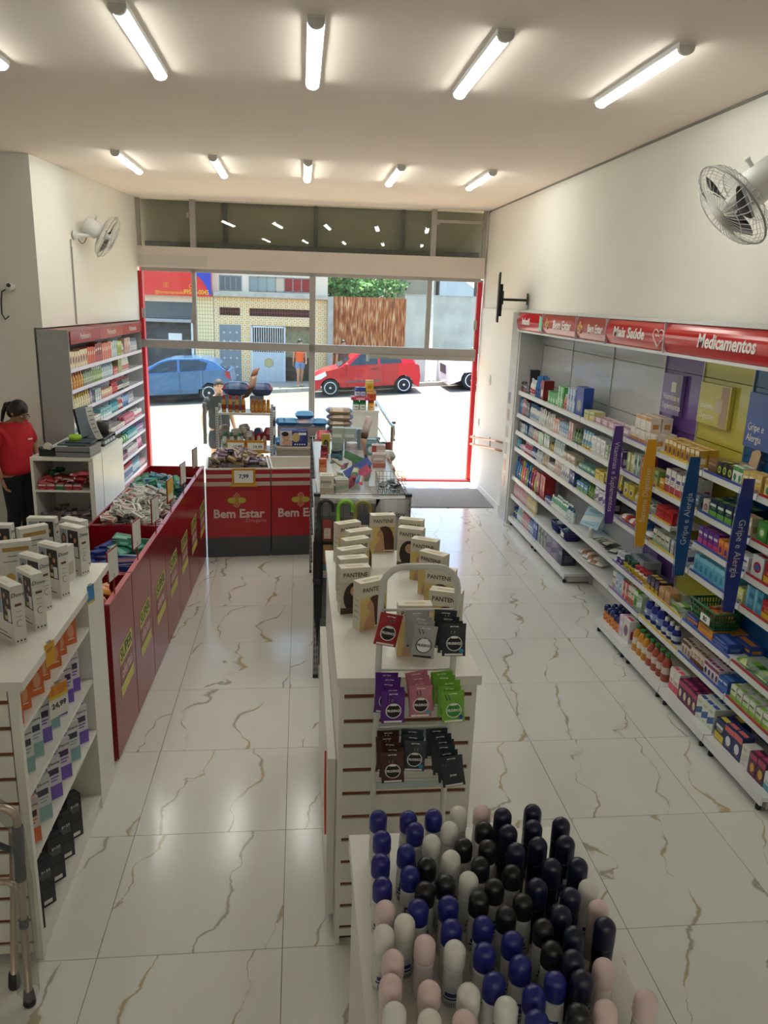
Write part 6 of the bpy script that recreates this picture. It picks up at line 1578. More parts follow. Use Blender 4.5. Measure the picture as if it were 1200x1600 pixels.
def kit_shampoo(face):
    w_, d_, h_ = .148, .052, .262
    k = ('kit', face)
    if k in PM: return PM[k]
    q = MB(); A = mt('#dcd9d2', .35, var=.01); NV = mt('#39424f', .5, var=0); y = -d_/2-.0006
    q.box(-w_/2, -d_/2, 0, w_/2, d_/2, h_, A)
    if face:
        rect(q, -w_*.42, h_*.47, -w_*.10, h_*.93, y, mt('#8fa0b0', .5)); rect(q, -w_*.06, h_*.36, w_*.44, h_*.93, y, mt('#2c2f38', .5))
        ell(q, -w_*.26, h_*.72, w_*.11, h_*.13, y-.0003, mt('#3a2218', .5)); ell(q, -w_*.26, h_*.73, w_*.065, h_*.07, y-.0006, SKB)
        for (cx, cz, hc) in ((.10,.80,'#1f1714'),(.28,.72,'#3a2318'),(.16,.58,'#221814')):
            ell(q, w_*cx, h_*cz, w_*.12, h_*.10, y-.0003, mt(hc, .5)); ell(q, w_*cx, h_*(cz+.008), w_*.06, h_*.05, y-.0006, SKM if cx != .28 else SKL)
        rect(q, w_*.05, h_*.40, w_*.2, h_*.47, y-.0005, mt('#c9b45a', .5)); rect(q, w_*.22, h_*.38, w_*.4, h_*.6, y-.0004, mt('#dfe0e0', .5))
        rect(q, -w_*.4, h_*.08, w_*.3, h_*.10, y, NV); rect(q, -w_*.4, h_*.15, w_*.1, h_*.165, y, NV)
    else:
        rect(q, -w_*.4, h_*.82, w_*.4, h_*.90, y, mt('#b08a4a', .4)); rect(q, -w_*.25, h_*.72, w_*.25, h_*.735, y, NV); rect(q, -w_*.4, h_*.62, w_*.4, h_*.632, y, NV)
        ell(q, -w_*.22, h_*.3, w_*.15, h_*.1, y, mt('#c9a24a', .5)); ell(q, w_*.15, h_*.25, w_*.13, h_*.12, y, mt('#5a3a2a', .5)); ell(q, w_*.15, h_*.26, w_*.075, h_*.07, y-.0004, SKM)
    X = w_/2+.0006
    def side(y0, y1, z0, z1, m): q.add([(X,y0,z0),(X,y1,z0),(X,y1,z1),(X,y0,z1)], [(0,1,2,3)], m)
    side(-d_*.28, d_*.28, h_*.655, h_*.70, mt('#6a4a40', .5)); side(-d_*.22, d_*.22, h_*.56, h_*.567, NV); side(-d_*.28, d_*.28, h_*.47, h_*.476, NV)
    q.tube([(X, d_*.05+d_*.27*math.cos(a*PI/8), h_*.36+d_*.3*math.sin(a*PI/8)) for a in range(3, 14)], .0012, NV, 4)
    for k_ in (-.3, 0, .3): side(d_*k_-.004, d_*k_+.004, h_*.045, h_*.075, NV)
    q.add([(-w_*.42,-d_*.3,h_+.0006),(w_*.1,-d_*.3,h_+.0006),(w_*.1,d_*.0,h_+.0006),(-w_*.42,d_*.0,h_+.0006)], [(0,1,2,3)], mt('#cfc6b4', .5))
    PM[k] = q.mesh('carton'); return PM[k]
KIT = [  # right front corner C of the picture side, turn, which side shows, label
    ((-1.19, 3.15), -44, True, 'white hair kit closest to the yellow price ticket'), ((-1.153, 3.296), -47, True, 'white hair kit second along the counter edge from the yellow ticket'),
    ((-1.187, 3.511), -34, True, 'white hair kit standing behind and inward of the second kit on the edge'), ((-1.154, 3.683), -34, True, 'tall white hair kit fourth along the gondola edge'),
    ((-1.141, 4.0), -32, True, 'white hair kit near the far corner of the gondola, front one of two'), ((-1.165, 4.125), -32, True, 'white hair kit at the far corner beside the red bins, rear one of two'),
    ((-1.318, 4.19), -3, True, 'white hair kit facing the camera squarely at the back edge'), ((-1.315, 4.075), 40, False, 'white hair kit with gold bar, turned away, towards the back'),
    ((-1.312, 3.80), 23, False, 'white hair kit with gold bar, turned away, middle of the top'), ((-1.50, 4.06), 0, True, 'white hair kit half cut by the picture edge at the back')]
for (cx, cy), a, face, lb in KIT:
    rz = R(a); off = Matrix.Rotation(rz, 3, 'Z') @ Vector((-.074, .026, 0))
    o = link('shampoo_kit', kit_shampoo(face), None, (cx+off.x, cy+off.y, 1.34), rz)
    tag(o, lb, 'box', 'white hair kits on the gondola')
    if face: text('Dove', .027, mt('#2f3a52', .5, var=0), (.0756, 0, .222), FACE_R, o, shear=.25, ex=.0002)
o = link('carton', carton(.055,.09,.19,('#dcd9d2','#b9b2a4','#8f98a3'),1), None, (-1.20, 3.935, 1.34), R(-12)); tag(o, 'slim small white carton between the hair kits near the far end', 'box')
text('Dove', .024, mt('#2f3a52', .5, var=0), (0, -.0465, .155), FRONT, o, shear=.25, ex=.0002)
def Grun(z, zone, items):
    for i, (y, x, w_, d_, h_, pal, st, a, lb, tx) in enumerate(items):
        o = link('toiletry_carton', carton(w_, d_, h_, pal, st), None, (x, y, z), R(a)); tag(o, lb, 'box', zone)
        if tx: text(tx, w_*.34, mt('#4a3f4a', .5, var=0), (0, -d_/2-.0012, h_*.86), FRONT, o, ex=.0002)
OR = ('#d9733a','#ddd5ca','#e3a684'); ORr = range(7)
Grun(1.10, 'orange cartons on the upper gondola shelf', [(2.935+.128*i, -1.155-.012*(i % 2), .062, .085, .185-.0*i, OR, 1, 48, f'{ORD[i]} orange carton from the camera on the upper shelf of the shampoo gondola', None) for i in range(7)])
PU = ('#dcd6dc','#7a5fc0','#4a3a5a'); TE = ('#d9dcdc','#8fb8b8','#4a4a5a'); PK = ('#dccfc9','#e0724a','#5a3a34')
Grun(.80, 'pale cartons on the second gondola shelf', [(2.93+.118*i, -1.165, .060, .07, .225, (PU if i not in (1,2,4) else TE) if i else PK, 0, 46, f'{ORD[i]} {"pink and orange" if i == 0 else "white and teal" if i in (1,2,4) else "white and violet"} carton along the second shelf of the shampoo gondola', 'Elseve') for i in range(8)])
Grun(.495, 'pale cartons on the third gondola shelf', [(2.99+.155*i, -1.15, .066, .075, .225, [PK, TE, PU, PU, TE, PU][i], 0, 46, f'{ORD[i]} {["orange and pink","white and teal","white and violet","white and violet","white and teal","white and violet"][i]} carton along the third shelf of the shampoo gondola', 'Elseve') for i in range(6)])
BK = ('#26282a','#3a3c3e','#55585a')
for i in range(5):
    o = link('toiletry_carton', carton(.075,.06,.24,BK,0), None, (-1.15, 2.93+.155*i, .09), R(47)); tag(o, f'{ORD[i]} black carton from the camera on the lowest shelf of the shampoo gondola', 'box', 'black cartons on the lowest gondola shelf')
    text('8+50', .021, TXTW, (0, -.0316, .185), FRONT, o, ex=.0002)
    MB().box(-.02,-.0308,.012,.02,-.0303,.032, TXTW).build('barcode', o)
# tickets on the edges
def ticket(label, loc, rz, w_, h_, col, txt=None, tilt=0):
    t = thing('price_ticket', label, 'price ticket', loc, rz)
    o = MB().box(-w_/2, -.0012, -h_, w_/2, .0012, 0, mt(col, .45, var=.02)).build('card', t); o.rotation_euler = (R(tilt), 0, 0)
    MB().box(-.012, -.002, -.004, .012, .006, .006, STEEL).build('clip', t)
    return t, o
t, o = ticket('yellow price ticket hanging on the shampoo gondola edge near the camera', (-1.048, 3.13, 1.362), R(75), .07, .105, '#d9a323')
q = MB(); rect(q, -.025, -.03, .02, -.027, -.0018, TXTB); rect(q, -.025, -.037, .01, -.034, -.0018, TXTB); q.build('print', t)
t, o = ticket('small blue ticket hanging on the shampoo gondola edge near the far end', (-1.048, 3.80, 1.365), R(70), .055, .085, '#3f86c0')
MB().box(-.0275, -.002, -.095, .0275, -.0, -.083, mt('#d9b23a', .5)).build('yellow_strip', t)
t, o = ticket('white 24,99 price card with a flame-coloured top clipped to the upper shelf', (-1.075, 3.27, 1.10), R(58), .105, .16, '#dedbd3')
MB().box(-.0525, -.002, -.055, .0525, -.0012, -.004, mt('#d98a3a', .5, var=.25, scale=40)).build('orange_top', t); MB().box(-.0525, -.0022, -.07, .0525, -.0013, -.055, mt('#d9c23a', .5)).build('yellow_band', t)
text('24,99', .036, mt('#3a4050', .5, var=0), (0, -.0018, -.105), FRONT, t, off=.001)

# ================================================================== hair colour kits on the middle gondola
def kit_hair(var):
    k = ('hair', var)
    if k in PM: return PM[k]
    w_, d_, h_ = .145, .062, .235
    q = MB(); A = mt('#ddd5c4', .35, var=.01); y = -d_/2-.0006
    q.box(-w_/2, -d_/2, 0, w_/2, d_/2, h_, A)
    bg = mt(['#d8c07a','#cfc4b4','#d6bf70'][var], .4, var=.05); hair = mt(['#4a2a1e','#2c1d19','#5a3526'][var], .5, var=.2, scale=50)
    rect(q, -w_*.49, h_*.01, w_*.49, h_*.70, y, bg)
    # long hair falling, profile or frontal face
    if var != 1:
        P2 = lambda L, e: [(w_*a, y-e, h_*b) for a, b in L]
        q.poly(P2([(-.34,.02),(.06,.02),(.09,.40),(.06,.62),(-.08,.67),(-.17,.62),(-.20,.575),(-.27,.53),(-.235,.512),(-.25,.49),(-.235,.466),(-.215,.43),(-.12,.415),(-.12,.34),(-.27,.25),(-.34,.14)], .0004), SKL)
        q.poly(P2([(.10,.03),(.40,.03),(.47,.10),(.46,.38),(.38,.56),(.27,.67),(.12,.715),(-.05,.705),(-.15,.665),(-.09,.62),(-.02,.55),(.02,.46),(.03,.36),(.06,.20)], .0008), hair)
        ell(q, -w_*.165, h_*.565, w_*.028, h_*.006, y-.0010, mt('#3a2a24', .5), 8); ell(q, -w_*.225, h_*.489, w_*.022, h_*.008, y-.0010, mt('#a8504a', .5), 8)
    else:
        ell(q, 0, h_*.36, w_*.40, h_*.34, y-.0004, hair); ell(q, 0, h_*.50, w_*.17, h_*.115, y-.0007, SKL)
        for s_ in (-1, 1): ell(q, s_*w_*.07, h_*.515, w_*.025, h_*.008, y-.001, mt('#2a1f1a', .5), 8)
        ell(q, 0, h_*.455, w_*.05, h_*.009, y-.001, mt('#a8504a', .5), 8); rect(q, -w_*.49, h_*.01, w_*.49, h_*.14, y-.0008, mt('#4a382c', .5))
    rect(q, w_*.05, h_*.05, w_*.44, h_*.085, y-.0012, mt('#e6dccb', .5))
    for z in (.62,.5,.38,.26):
        q.add([(-w_/2-.0006,d_*.3,h_*z),(-w_/2-.0006,-d_*.3,h_*z),(-w_/2-.0006,-d_*.3,h_*(z+.025)),(-w_/2-.0006,d_*.3,h_*(z+.025))], [(0,1,2,3)], mt('#b5ac9a', .5))
    q.add([(-w_*.3,-d_*.2,h_+.0006),(w_*.3,-d_*.2,h_+.0006),(w_*.3,d_*.15,h_+.0006),(-w_*.3,d_*.15,h_+.0006)], [(0,1,2,3)], mt('#c9b98f', .5))
    PM[k] = q.mesh('carton'); return PM[k]
hk = [(.275,3.262,28,0,'cream hair kit turned aside, closest to the camera along the side facing the bins'),(.196,3.47,9,1,'cream hair kit facing forward, second along the side facing the bins'),(.20,3.60,14,1,'cream hair kit third along the side facing the bins'),
      (.213,3.735,24,0,'cream hair kit fourth along the side facing the bins'),(.243,3.90,24,0,'cream hair kit fifth along the side facing the bins'),(.275,4.055,25,2,'cream hair kit sixth along the side facing the bins'),(.222,4.21,26,2,'cream hair kit last along the side facing the bins'),
      (.425,4.40,6,0,'cream hair kit facing the camera at the far end, between both rows'),(.577,4.335,-20,2,'cream hair kit last along the side facing the medicine wall'),(.552,4.16,-24,1,'cream hair kit second to last along the side facing the medicine wall'),
      (.598,3.95,-28,2,'cream hair kit middle of the side facing the medicine wall'),(.612,3.74,-42,0,'cream hair kit turned edge-on beside the rack arch'),(.60,3.468,-24,0,'cream hair kit just behind the rack arch'),(.575,3.185,-22,2,'cream hair kit in front beside the rack arch, facing the medicine wall'),
      (.414,3.005,-1,0,'cream hair kit behind the silver sachets on the wire rack')]
for x, y, a, v, lb in hk:
    rz = R(a); c = Matrix.Rotation(rz, 3, 'Z') @ Vector((.0725, .031, 0))
    o = link('hair_kit', kit_hair(v), None, (x+c.x, y+c.y, 1.33), rz); tag(o, lb, 'box', 'cream hair kits on the middle gondola')
    text('PANTENE', .030, mt('#3a2f26', .5, var=0), (0, -.0322, .198), FRONT, o, sx=.92, ex=.0002, off=.0004)

# ================================================================== roll-on deodorants on the near gondola
DEO = {
 'B': [(0.214,1.774),(0.294,1.767),(0.363,1.770),(0.305,1.718),(0.215,1.691),(0.271,1.636),(0.203,1.605),(0.270,1.558),(0.199,1.525),(0.274,1.449),(0.345,1.455),(0.339,1.385),(0.412,1.389),(0.466,1.342),(0.398,1.315),(0.466,1.278),(0.400,1.239),(0.527,1.232),(0.474,1.204),(0.462,1.147)],
 'W': [(0.433,1.778),(0.397,1.716),(0.341,1.668),(0.380,1.606),(0.408,1.529),(0.690,1.484),(0.237,1.407),(0.187,1.379),(0.335,1.326),(0.342,1.216),(0.410,1.180),(0.188,1.184),(0.254,1.163)],
 'P': [(0.498,1.780),(0.198,1.450),(0.273,1.345),(0.200,1.310),(0.188,1.249),(0.264,1.228),(0.321,1.157),(0.690,1.419),(0.640,1.257),(0.696,1.176),(0.605,1.158)],
 'K': [(0.488,1.712),(0.420,1.650),(0.481,1.639),(0.448,1.578),(0.315,1.587),(0.298,1.503),(0.351,1.523),(0.520,1.546),(0.465,1.503),(0.419,1.465),(0.520,1.450),(0.471,1.415),(0.545,1.372),(0.545,1.310),(0.548,1.155)],
 'N': [(0.547,1.747),(0.633,1.758),(0.693,1.699),(0.544,1.678),(0.615,1.692),(0.608,1.626),(0.681,1.627),(0.546,1.607),(0.619,1.546),(0.685,1.545),(0.563,1.482),(0.632,1.447),(0.592,1.396),(0.679,1.354),(0.601,1.333),(0.577,1.271),(0.578,1.220)],
}
def deodorant(col):
    r = .0242; capc = {'B':'#22257c','W':'#e3e2da','P':'#e2cbc8','K':'#1c1d22','N':'#171b38'}[col]
    cm = mt(capc, .32, var=.02)
    if col == 'N':
        body = MB().lathe([(r*.9,0),(r*.98,.006),(r*.98,.09),(r*.9,.10)], mt('#15182c', .18), 18).mesh('body')
        cap = MB().lathe([(r*.99,.098),(r,.102),(r,.140)]+[(r*math.cos(PI/2*k/6)+.0001, .140+.025*math.sin(PI/2*k/6)) for k in range(1,7)], cm, 18).mesh('cap')
        top = .06
    else:
        bd = mt('#d9dad6' if col != 'P' else '#e0d3d0', .22, var=.02)
        body = MB().lathe([(r*.88,0),(r*.97,.006),(r*.97,.055),(r*.90,.085),(r*.93,.098)], bd, 18).mesh('body')
        cap = MB().lathe([(r*.97,.098),(r,.101),(r*.99,.128)]+[(r*.99*math.cos(PI/2*k/6)+.0001, .128+.024*math.sin(PI/2*k/6)) for k in range(1,7)], cm, 18).mesh('cap')
        top = .052
    # wrapped label on the front: arch outline, band and bar code
    q = MB()
    def patch(a0, a1, z0, z1, m, e):
        n = 6; rr = r*.985+e; vs = []
        for k in range(n+1):
            a = -PI/2+a0+(a1-a0)*k/n
            vs += [(rr*math.cos(a), rr*math.sin(a), z0),(rr*math.cos(a), rr*math.sin(a), z1)]
        q.add(vs, [(2*k,2*k+2,2*k+3,2*k+1) for k in range(n)], m, True)
    IN = mt('#2a3068' if col != 'N' else '#4a5578', .3, var=0); LT = mt('#b9bfd0', .3, var=0)
    patch(-.75,.75,.022,.026,IN,.0004); patch(-.6,.6,.030,.040,IN,.0004); patch(-.42,.42,.040,.056,IN if col in 'BK' else LT,.0004); patch(-.3,.3,.043,.050,LT,.0007)
    patch(-.55,.55,.006,.018,mt('#c9ccd2', .4, var=0),.0004)
    for k in range(7): patch(-.5+.15*k,-.44+.15*k,.007,.016,mt('#22242c', .4, var=0),.0007)
    return body, cap, q.mesh('label')
cn = {'B':'royal blue','W':'white','P':'pale pink','K':'black','N':'all navy'}
allp = sorted([(round(-y, 3), x, y, k) for k in DEO for x, y in DEO[k]])
rowsd = []; cur = []
for it in allp:                      # rows from the slatted gondola towards the camera
    if cur and it[2] < cur[0][2]-.062: rowsd.append(cur); cur = []
    cur.append(it)
rowsd.append(cur)
for ri, rw_ in enumerate(rowsd):
    rw_ = sorted(rw_, key=lambda t: t[1]); cnt = {}
    for _, x, y, k in rw_:
        cnt[k] = cnt.get(k, 0)+1
    seen = {}
    for _, x, y, k in rw_:
        seen[k] = seen.get(k, 0)+1
        if k not in PM: PM[k] = deodorant(k)
        wh = 'only' if cnt[k] == 1 else ORD[seen[k]-1]
        ds = f'{cn[k]} roll-on deodorant' if k == 'N' else f'{cn[k]} capped roll-on deodorant'
        t = thing('roll_on_deodorant', f'{wh} {ds} from the bins side, {ORD[ri]} row from the wire rack', 'deodorant', (x, y, 1.33), R(RNG.uniform(-25, 30)), f'{ds}s on the near gondola')
        for nm, me in zip(('body','cap','label'), PM[k]): link(nm, me, t)

# ================================================================== what lies in the red bins
BM = lambda y0: Matrix.Translation((bl(y0), y0+.006, 0)) @ Euler((0,0,BRZ)).to_matrix().to_4x4()
ob = lambda *p: p
OP = [pillow(.13,.09,.05,('#d98a2a','#e0a04a','#c96f1f'),0), pillow(.12,.08,.045,('#d97a4a','#e3b08a','#c9602a'),1)]
heap(14, -.50, -.05, .06, .50, .965, OP, 'orange soft pack tossed in the first red bin', 'pack', 'pack', 'orange packs in the first red bin', .05, 30, BM(4.34))
DB = [carton(.20,.10,.045,('#1f2f72','#c9ccd6','#a83a5a'),3), carton(.19,.10,.05,('#22367c','#3a5fa8','#d9d9e0'),2), carton(.22,.11,.045,('#1c2a63','#8f2f4a','#c9ccd6'),0)]
heap(26, -.47, -.10, .10, .98, .84, DB, 'dark blue carton tossed in the second red bin', 'box', 'tossed_carton', 'dark blue cartons in the second red bin', .06, 16, BM(4.894))
heap(5, -.30, -.09, .72, .98, .90, [carton(.16,.10,.05,('#2f7d6a','#6fae9a','#dfe3e0'),0)], 'green carton tossed over the blue ones in the second red bin', 'box', 'tossed_carton', 'green cartons in the second red bin', .05, 20, BM(4.894))
WB = [carton(.095,.055,.028,('#d4d3cb','#b33a3a','#4a4f4a'),0), carton(.10,.05,.026,('#cfcfc8','#6f7a6a','#a83030'),2), carton(.09,.06,.025,('#d9d8d2','#3a4038','#b54040'),3)]
lf = lambda u, v: .16*math.sin(PI*min(1,max(0,u)))*(.6+.4*v)
LB = bpy.data.objects['offer_bin.002']
heap(150, -.50, -.085, .06, .88, .90, WB, '', '', '', '', .06, 22, None, lambda u, v: .06*math.sin(PI*u)+.05*v, LB)
heap(100, -.50, -.085, .06, .88, .975, WB, 'small white and red carton tossed in the long red bin', 'box', 'tossed_carton', 'small white cartons heaped in the long bin', .05, 24, BM(6.002), lambda u, v: .08*math.sin(PI*u)+.05*v)
GBX = [carton(.12,.07,.04,('#2f7f5f','#4aa07f','#dfe3dc'),0), carton(.13,.07,.04,('#3f86a8','#7fb5cc','#dfe6ea'),2), carton(.12,.06,.04,('#2a6f6a','#22302c','#cfd6d0'),3)]
heap(60, -.49, -.10, .90, 1.54, .92, GBX, '', '', '', '', .06, 22, None, lambda u, v: .08*math.sin(PI*u)*math.sin(PI*min(1,v+.15)), LB)
heap(46, -.49, -.10, .90, 1.54, 1.0, GBX, 'green or blue carton tossed at the far side of the long red bin', 'box', 'tossed_carton', 'green and blue cartons heaped in the long bin', .06, 26, BM(6.002), lambda u, v: .09*math.sin(PI*u)*math.sin(PI*min(1,v+.15)))
heap(14, -.50, -.05, .06, .50, .86, OP, 'orange soft pack tossed in the last red bin', 'pack', 'pack', 'orange packs in the last red bin', .05, 25, BM(7.664))

# ---- cubbyholes of the cash counter
RP = [pillow(.13,.09,.045,('#a8222e','#c95a5f','#dfc9c4'),1), pillow(.12,.08,.04,('#8f1c28','#b53a44','#d9bcb8'),0)]
GP = [pillow(.12,.08,.045,('#1f5f3c','#3f8f5a','#cfd9d0'),0)]
heap(12, .05, .32, .03, .30, .885, RP, 'red snack pack in the upper cubbyhole of the cash counter', 'pack', 'pack', 'red packs in the cash counter', .05, 18, CM)
heap(10, .36, .54, .03, .30, .885, RP, 'red snack pack stacked at the open side of the upper cubbyhole', 'pack', 'pack', 'red packs stacked in the cash counter', .13, 10, CM)
heap(3, .06, .22, .2, .4, .93, GP, 'green snack pack at the back of the upper cubbyhole', 'pack', 'pack', 'green packs in the cash counter', .08, 18, CM)
for i, c in enumerate(('#a8222e','#a8222e','#1f6f3f','#a8222e','#a8222e')):
    P = on_counter(.09+.085*i, .045, .87)
    o = link('carton', carton(.075,.06,.055,(c,'#d9cfc9',c),1), None, P, R(-3)); tag(o, f'{ORD[i]} {"green" if i == 2 else "red"} and white carton along the front of the upper cubbyhole', 'box', 'cartons in the cash counter')
heap(22, .05, .53, .03, .40, .53, [carton(.09,.06,.035,('#6a5f66','#a89a94','#3f3c48'),0), carton(.08,.05,.035,('#8c7a72','#4a4a5f','#c9bcb0'),3)], 'small dull carton heaped in the lower cubbyhole of the cash counter', 'box', 'carton', 'cartons in the lower cubbyhole', .08, 20, CM)

wtb = thing('side_table', 'white side table edge behind the woman, cut by the picture edge', 'table', (-3.42, 8.45, 0))
MB().box(-.45, 0, .70, .0, .40, .73, LAMI).build('top', wtb)
for x, y in ((-.42,.02),(-.03,.02),(-.42,.36),(-.03,.36)): MB().box(x-.018, y-.018, 0, x+.018, y+.018, .70, LAMI).build('leg', wtb)
# ---- small cartons on the first red counter
SM = Matrix.Translation((-1.0, 8.24, 0)) @ Euler((0,0,math.atan2(.11,1.18))).to_matrix().to_4x4()
TB = [carton(.11,.065,.03,('#7a6a78','#c9b0b5','#2a2634'),3), carton(.115,.06,.03,('#2b2738','#8f7fa0','#c9a85a'),0), carton(.11,.06,.032,('#b8a398','#5a4a6a','#dcc9bf'),2), carton(.10,.06,.03,('#8f7a5a','#c9b06a','#3a3040'),1)]
SC1 = bpy.data.objects['store_counter']
hl = lambda u, v: .09*math.sin(PI*min(1,max(0,u)))*math.sin(PI*min(1,max(0,v*.8+.15)))
heap(50, .07, .62, .07, .55, .93, TB, '', '', '', '', .06, 24, None, hl, SC1)
heap(44, .07, .62, .07, .54, 1.0, TB, 'small dark and mauve carton heaped on the first red counter', 'box', 'tossed_carton', 'small cartons heaped on the red counter', .05, 28, SM, hl)
tag(link('pack', pillow(.20,.10,.012,('#5a6fae','#8f9fc9','#dfe3ea'),0), None, tuple(SM @ Vector((1.20,.45,.722)))), 'flat pale blue pack lying in the empty red counter', 'pack')

# ---- wire shelf rack behind the red counter
wrk = thing('wire_shelf_rack', 'white perforated metal shelf rack of lotions behind the red counter', 'shelving', (-.655, 9.22, 0))
hw_, dp_ = .315, .36
PERF = mt('#d4d3cf', .4, var=.02); SLOT = mt('#55565a', .7, var=0)
for x in (-hw_, hw_):
    for y in (0, dp_):
        q = MB(); q.box(x-.014, y-.014, 0, x+.014, y+.014, 1.52, PERF)
        for k in range(46): q.box(x-.006, y-.0148, .12+.03*k, x+.006, y-.0138, .135+.03*k, SLOT)
        q.build('upright', wrk)
for z in (.35, .76, 1.01, 1.46):
    MB().box(-hw_+.014, -.02, z-.022, hw_-.014, dp_, z, PERF).build('shelf', wrk)
for x in (-hw_, hw_):
    q = MB()
    for k in range(9): q.tube([(x, .0, .2+.15*k),(x, dp_, .2+.15*k)], .002, STEEL, 4)
    for k in range(5): q.tube([(x, .03+.075*k, .1),(x, .03+.075*k, 1.5)], .002, STEEL, 4)
    q.build('side_mesh', wrk)
RX, RY = -.655, 9.22
MB().box(-.28, -.024, .985, .28, -.02, 1.012, mt('#c9962e', .5)).build('yellow_rail', wrk)
def stand(desc, x, y, z, kind, w_, h_, pal, n, step, grp, place):
    for i in range(n):
        o = link('bottle', bottle(w_, w_, h_, pal, kind), None, (RX+x+step*i, RY+y, z))
        tag(o, f'{ORD[i]} {desc} from the bins side, {place}', 'bottle', grp)
stand('amber bottle with red cap', -.235, .05, 1.46, 'shampoo', .052, .2, ('#b98a4a','#8c3a24','#b0222a'), 4, .075, 'red-capped bottles on the wire rack', 'top of the wire shelf rack')
stand('tall honey coloured bottle', .10, .05, 1.46, 'spray', .042, .155, ('#b9782a','#d09a4a','#a8642a'), 5, .045, 'honey bottles on the wire rack', 'top of the wire shelf rack')
stand('white bottle with green cap', -.235, .05, 1.01, 'shampoo', .062, .21, ('#cfd9cf','#a8c0a8','#2f8f6a'), 3, .085, 'green-capped bottles on the wire rack', 'middle of the wire shelf rack')
stand('bottle with pointed red cap', .02, .16, 1.01, 'shampoo', .05, .20, ('#d9b8a0','#c96f4a','#c02a34'), 4, .07, 'red-capped lotions on the wire rack', 'middle of the wire shelf rack')
stand('pink bottle', .10, .08, .76, 'shampoo', .05, .18, ('#d9a0b0','#c9607f','#b02a5a'), 4, .055, 'pink bottles on the wire rack', 'lower part of the wire shelf rack')
for i in range(2):
    t = thing('price_holder', f'yellow framed price card reading {["15,99","19,99"][i]} on the wire shelf rack, {["bins","diaper"][i]} side', 'price card', (RX-.10+.235*i, RY-.03, 1.012))
    q = MB(); q.box(-.11,-.006,0,.11,0,.13, mt('#c98f2a', .5)); q.box(-.095,-.008,.015,.095,-.006,.1, TXTW); q.build('frame', t)
    text(['15,99','19,99'][i], .05, mt('#3a4a6d', .5, var=0), (.02, -.0085, .05), FRONT, t, off=.001)
NAV = ('#3a4f7f','#5f78a8','#9a3a5a')
for i, (x, w_) in enumerate(((-.10,.34),(.20,.26))):
    o = link('pack', pillow(w_,.2,.16,NAV,0), None, (RX+x, RY+.24, 1.64)); tag(o, f'{["wider","narrower"][i]} navy diaper pack lying on top of the wire shelf rack', 'pack', 'navy packs on top of the wire rack')
for i in range(2):
    o = link('carton', carton(.16,.14,.18,('#7f8a9a','#5a6a8a','#c9ccd2'),0), None, (RX-.12+.26*i, RY+.24, 1.46)); tag(o, f'grey blue carton carrying the {["wider","narrower"][i]} navy pack on the wire rack', 'box')
heap(9, -.27, .10, .17, .31, 1.02, [pillow(.14,.10,.12,('#b5aca4','#d9d4cc','#8f8a84'),0), pillow(.13,.10,.11,('#a89a8c','#c9bcae','#6f675f'),1)], 'crumpled grey pack at the back of the middle rack shelf', 'pack', 'pack', 'grey packs on the middle rack shelf', .16, 15, Matrix.Translation((RX, RY, 0)))
heap(3, .12, .28, .17, .31, 1.03, [pillow(.12,.10,.16,('#a83a4a','#c96a74','#3f5f94'),0)], 'red pack at the back of the middle rack shelf', 'pack', 'pack', 'red packs on the middle rack shelf', .14, 10, Matrix.Translation((RX, RY, 0)))
sgn = thing('curved_display_card', 'curved cardboard display card with a portrait on top of the wire shelf rack', 'display card', (RX+.03, RY+.05, 1.62), R(8))
q = MB(); n = 8; vs = []
for k in range(n+1):
    f = k/n; vs += [(-.06+.16*f+.02*math.sin(f*5), -.02*math.sin(f*4), .34*f), (.02+.16*f+.02*math.sin(f*5), .03-.02*math.sin(f*4), .34*f+.02)]
q.add(vs, [(2*k,2*k+2,2*k+3,2*k+1) for k in range(3)], mt('#4a342a', .5), True); q.add(vs, [(2*k,2*k+2,2*k+3,2*k+1) for k in range(3,6)], mt('#d9b09a', .5), True); q.add(vs, [(2*k,2*k+2,2*k+3,2*k+1) for k in range(6,n)], mt('#c98f7a', .5), True)
o = q.build('card', sgn); o.modifiers.new('s','SOLIDIFY').thickness = .003
heap(10, -.26, .26, .05, .28, .37, [pillow(.10,.08,.08,('#b5a08f','#dfd6cc','#6a4a3a'),0), pillow(.1,.08,.07,('#a8808f','#e0d0d6','#5a3a4a'),1)], 'crumpled pack on the low shelf of the wire shelf rack', 'pack', 'pack', 'packs low in the wire shelf rack', .05, 15, Matrix.Translation((RX, RY, 0)))
q = MB()
PRN = [mt(c, .5, var=.1) for c in ('#3a5f8c','#7fa6c4','#c9ccd6','#5a3f5a','#dfe0e0')]
cl = thing('hanging_cards', 'blue and white carded goods hanging down the side of the wire shelf rack', 'card strip', (RX+hw_+.035, RY+.0, 0))
for k in range(26):
    MB().box(-.012, .02+.1*(k % 3), .55+.036*k, .012, .10+.1*(k % 3), .62+.036*k, PRN[(k*3) % 5]).build('card', cl)

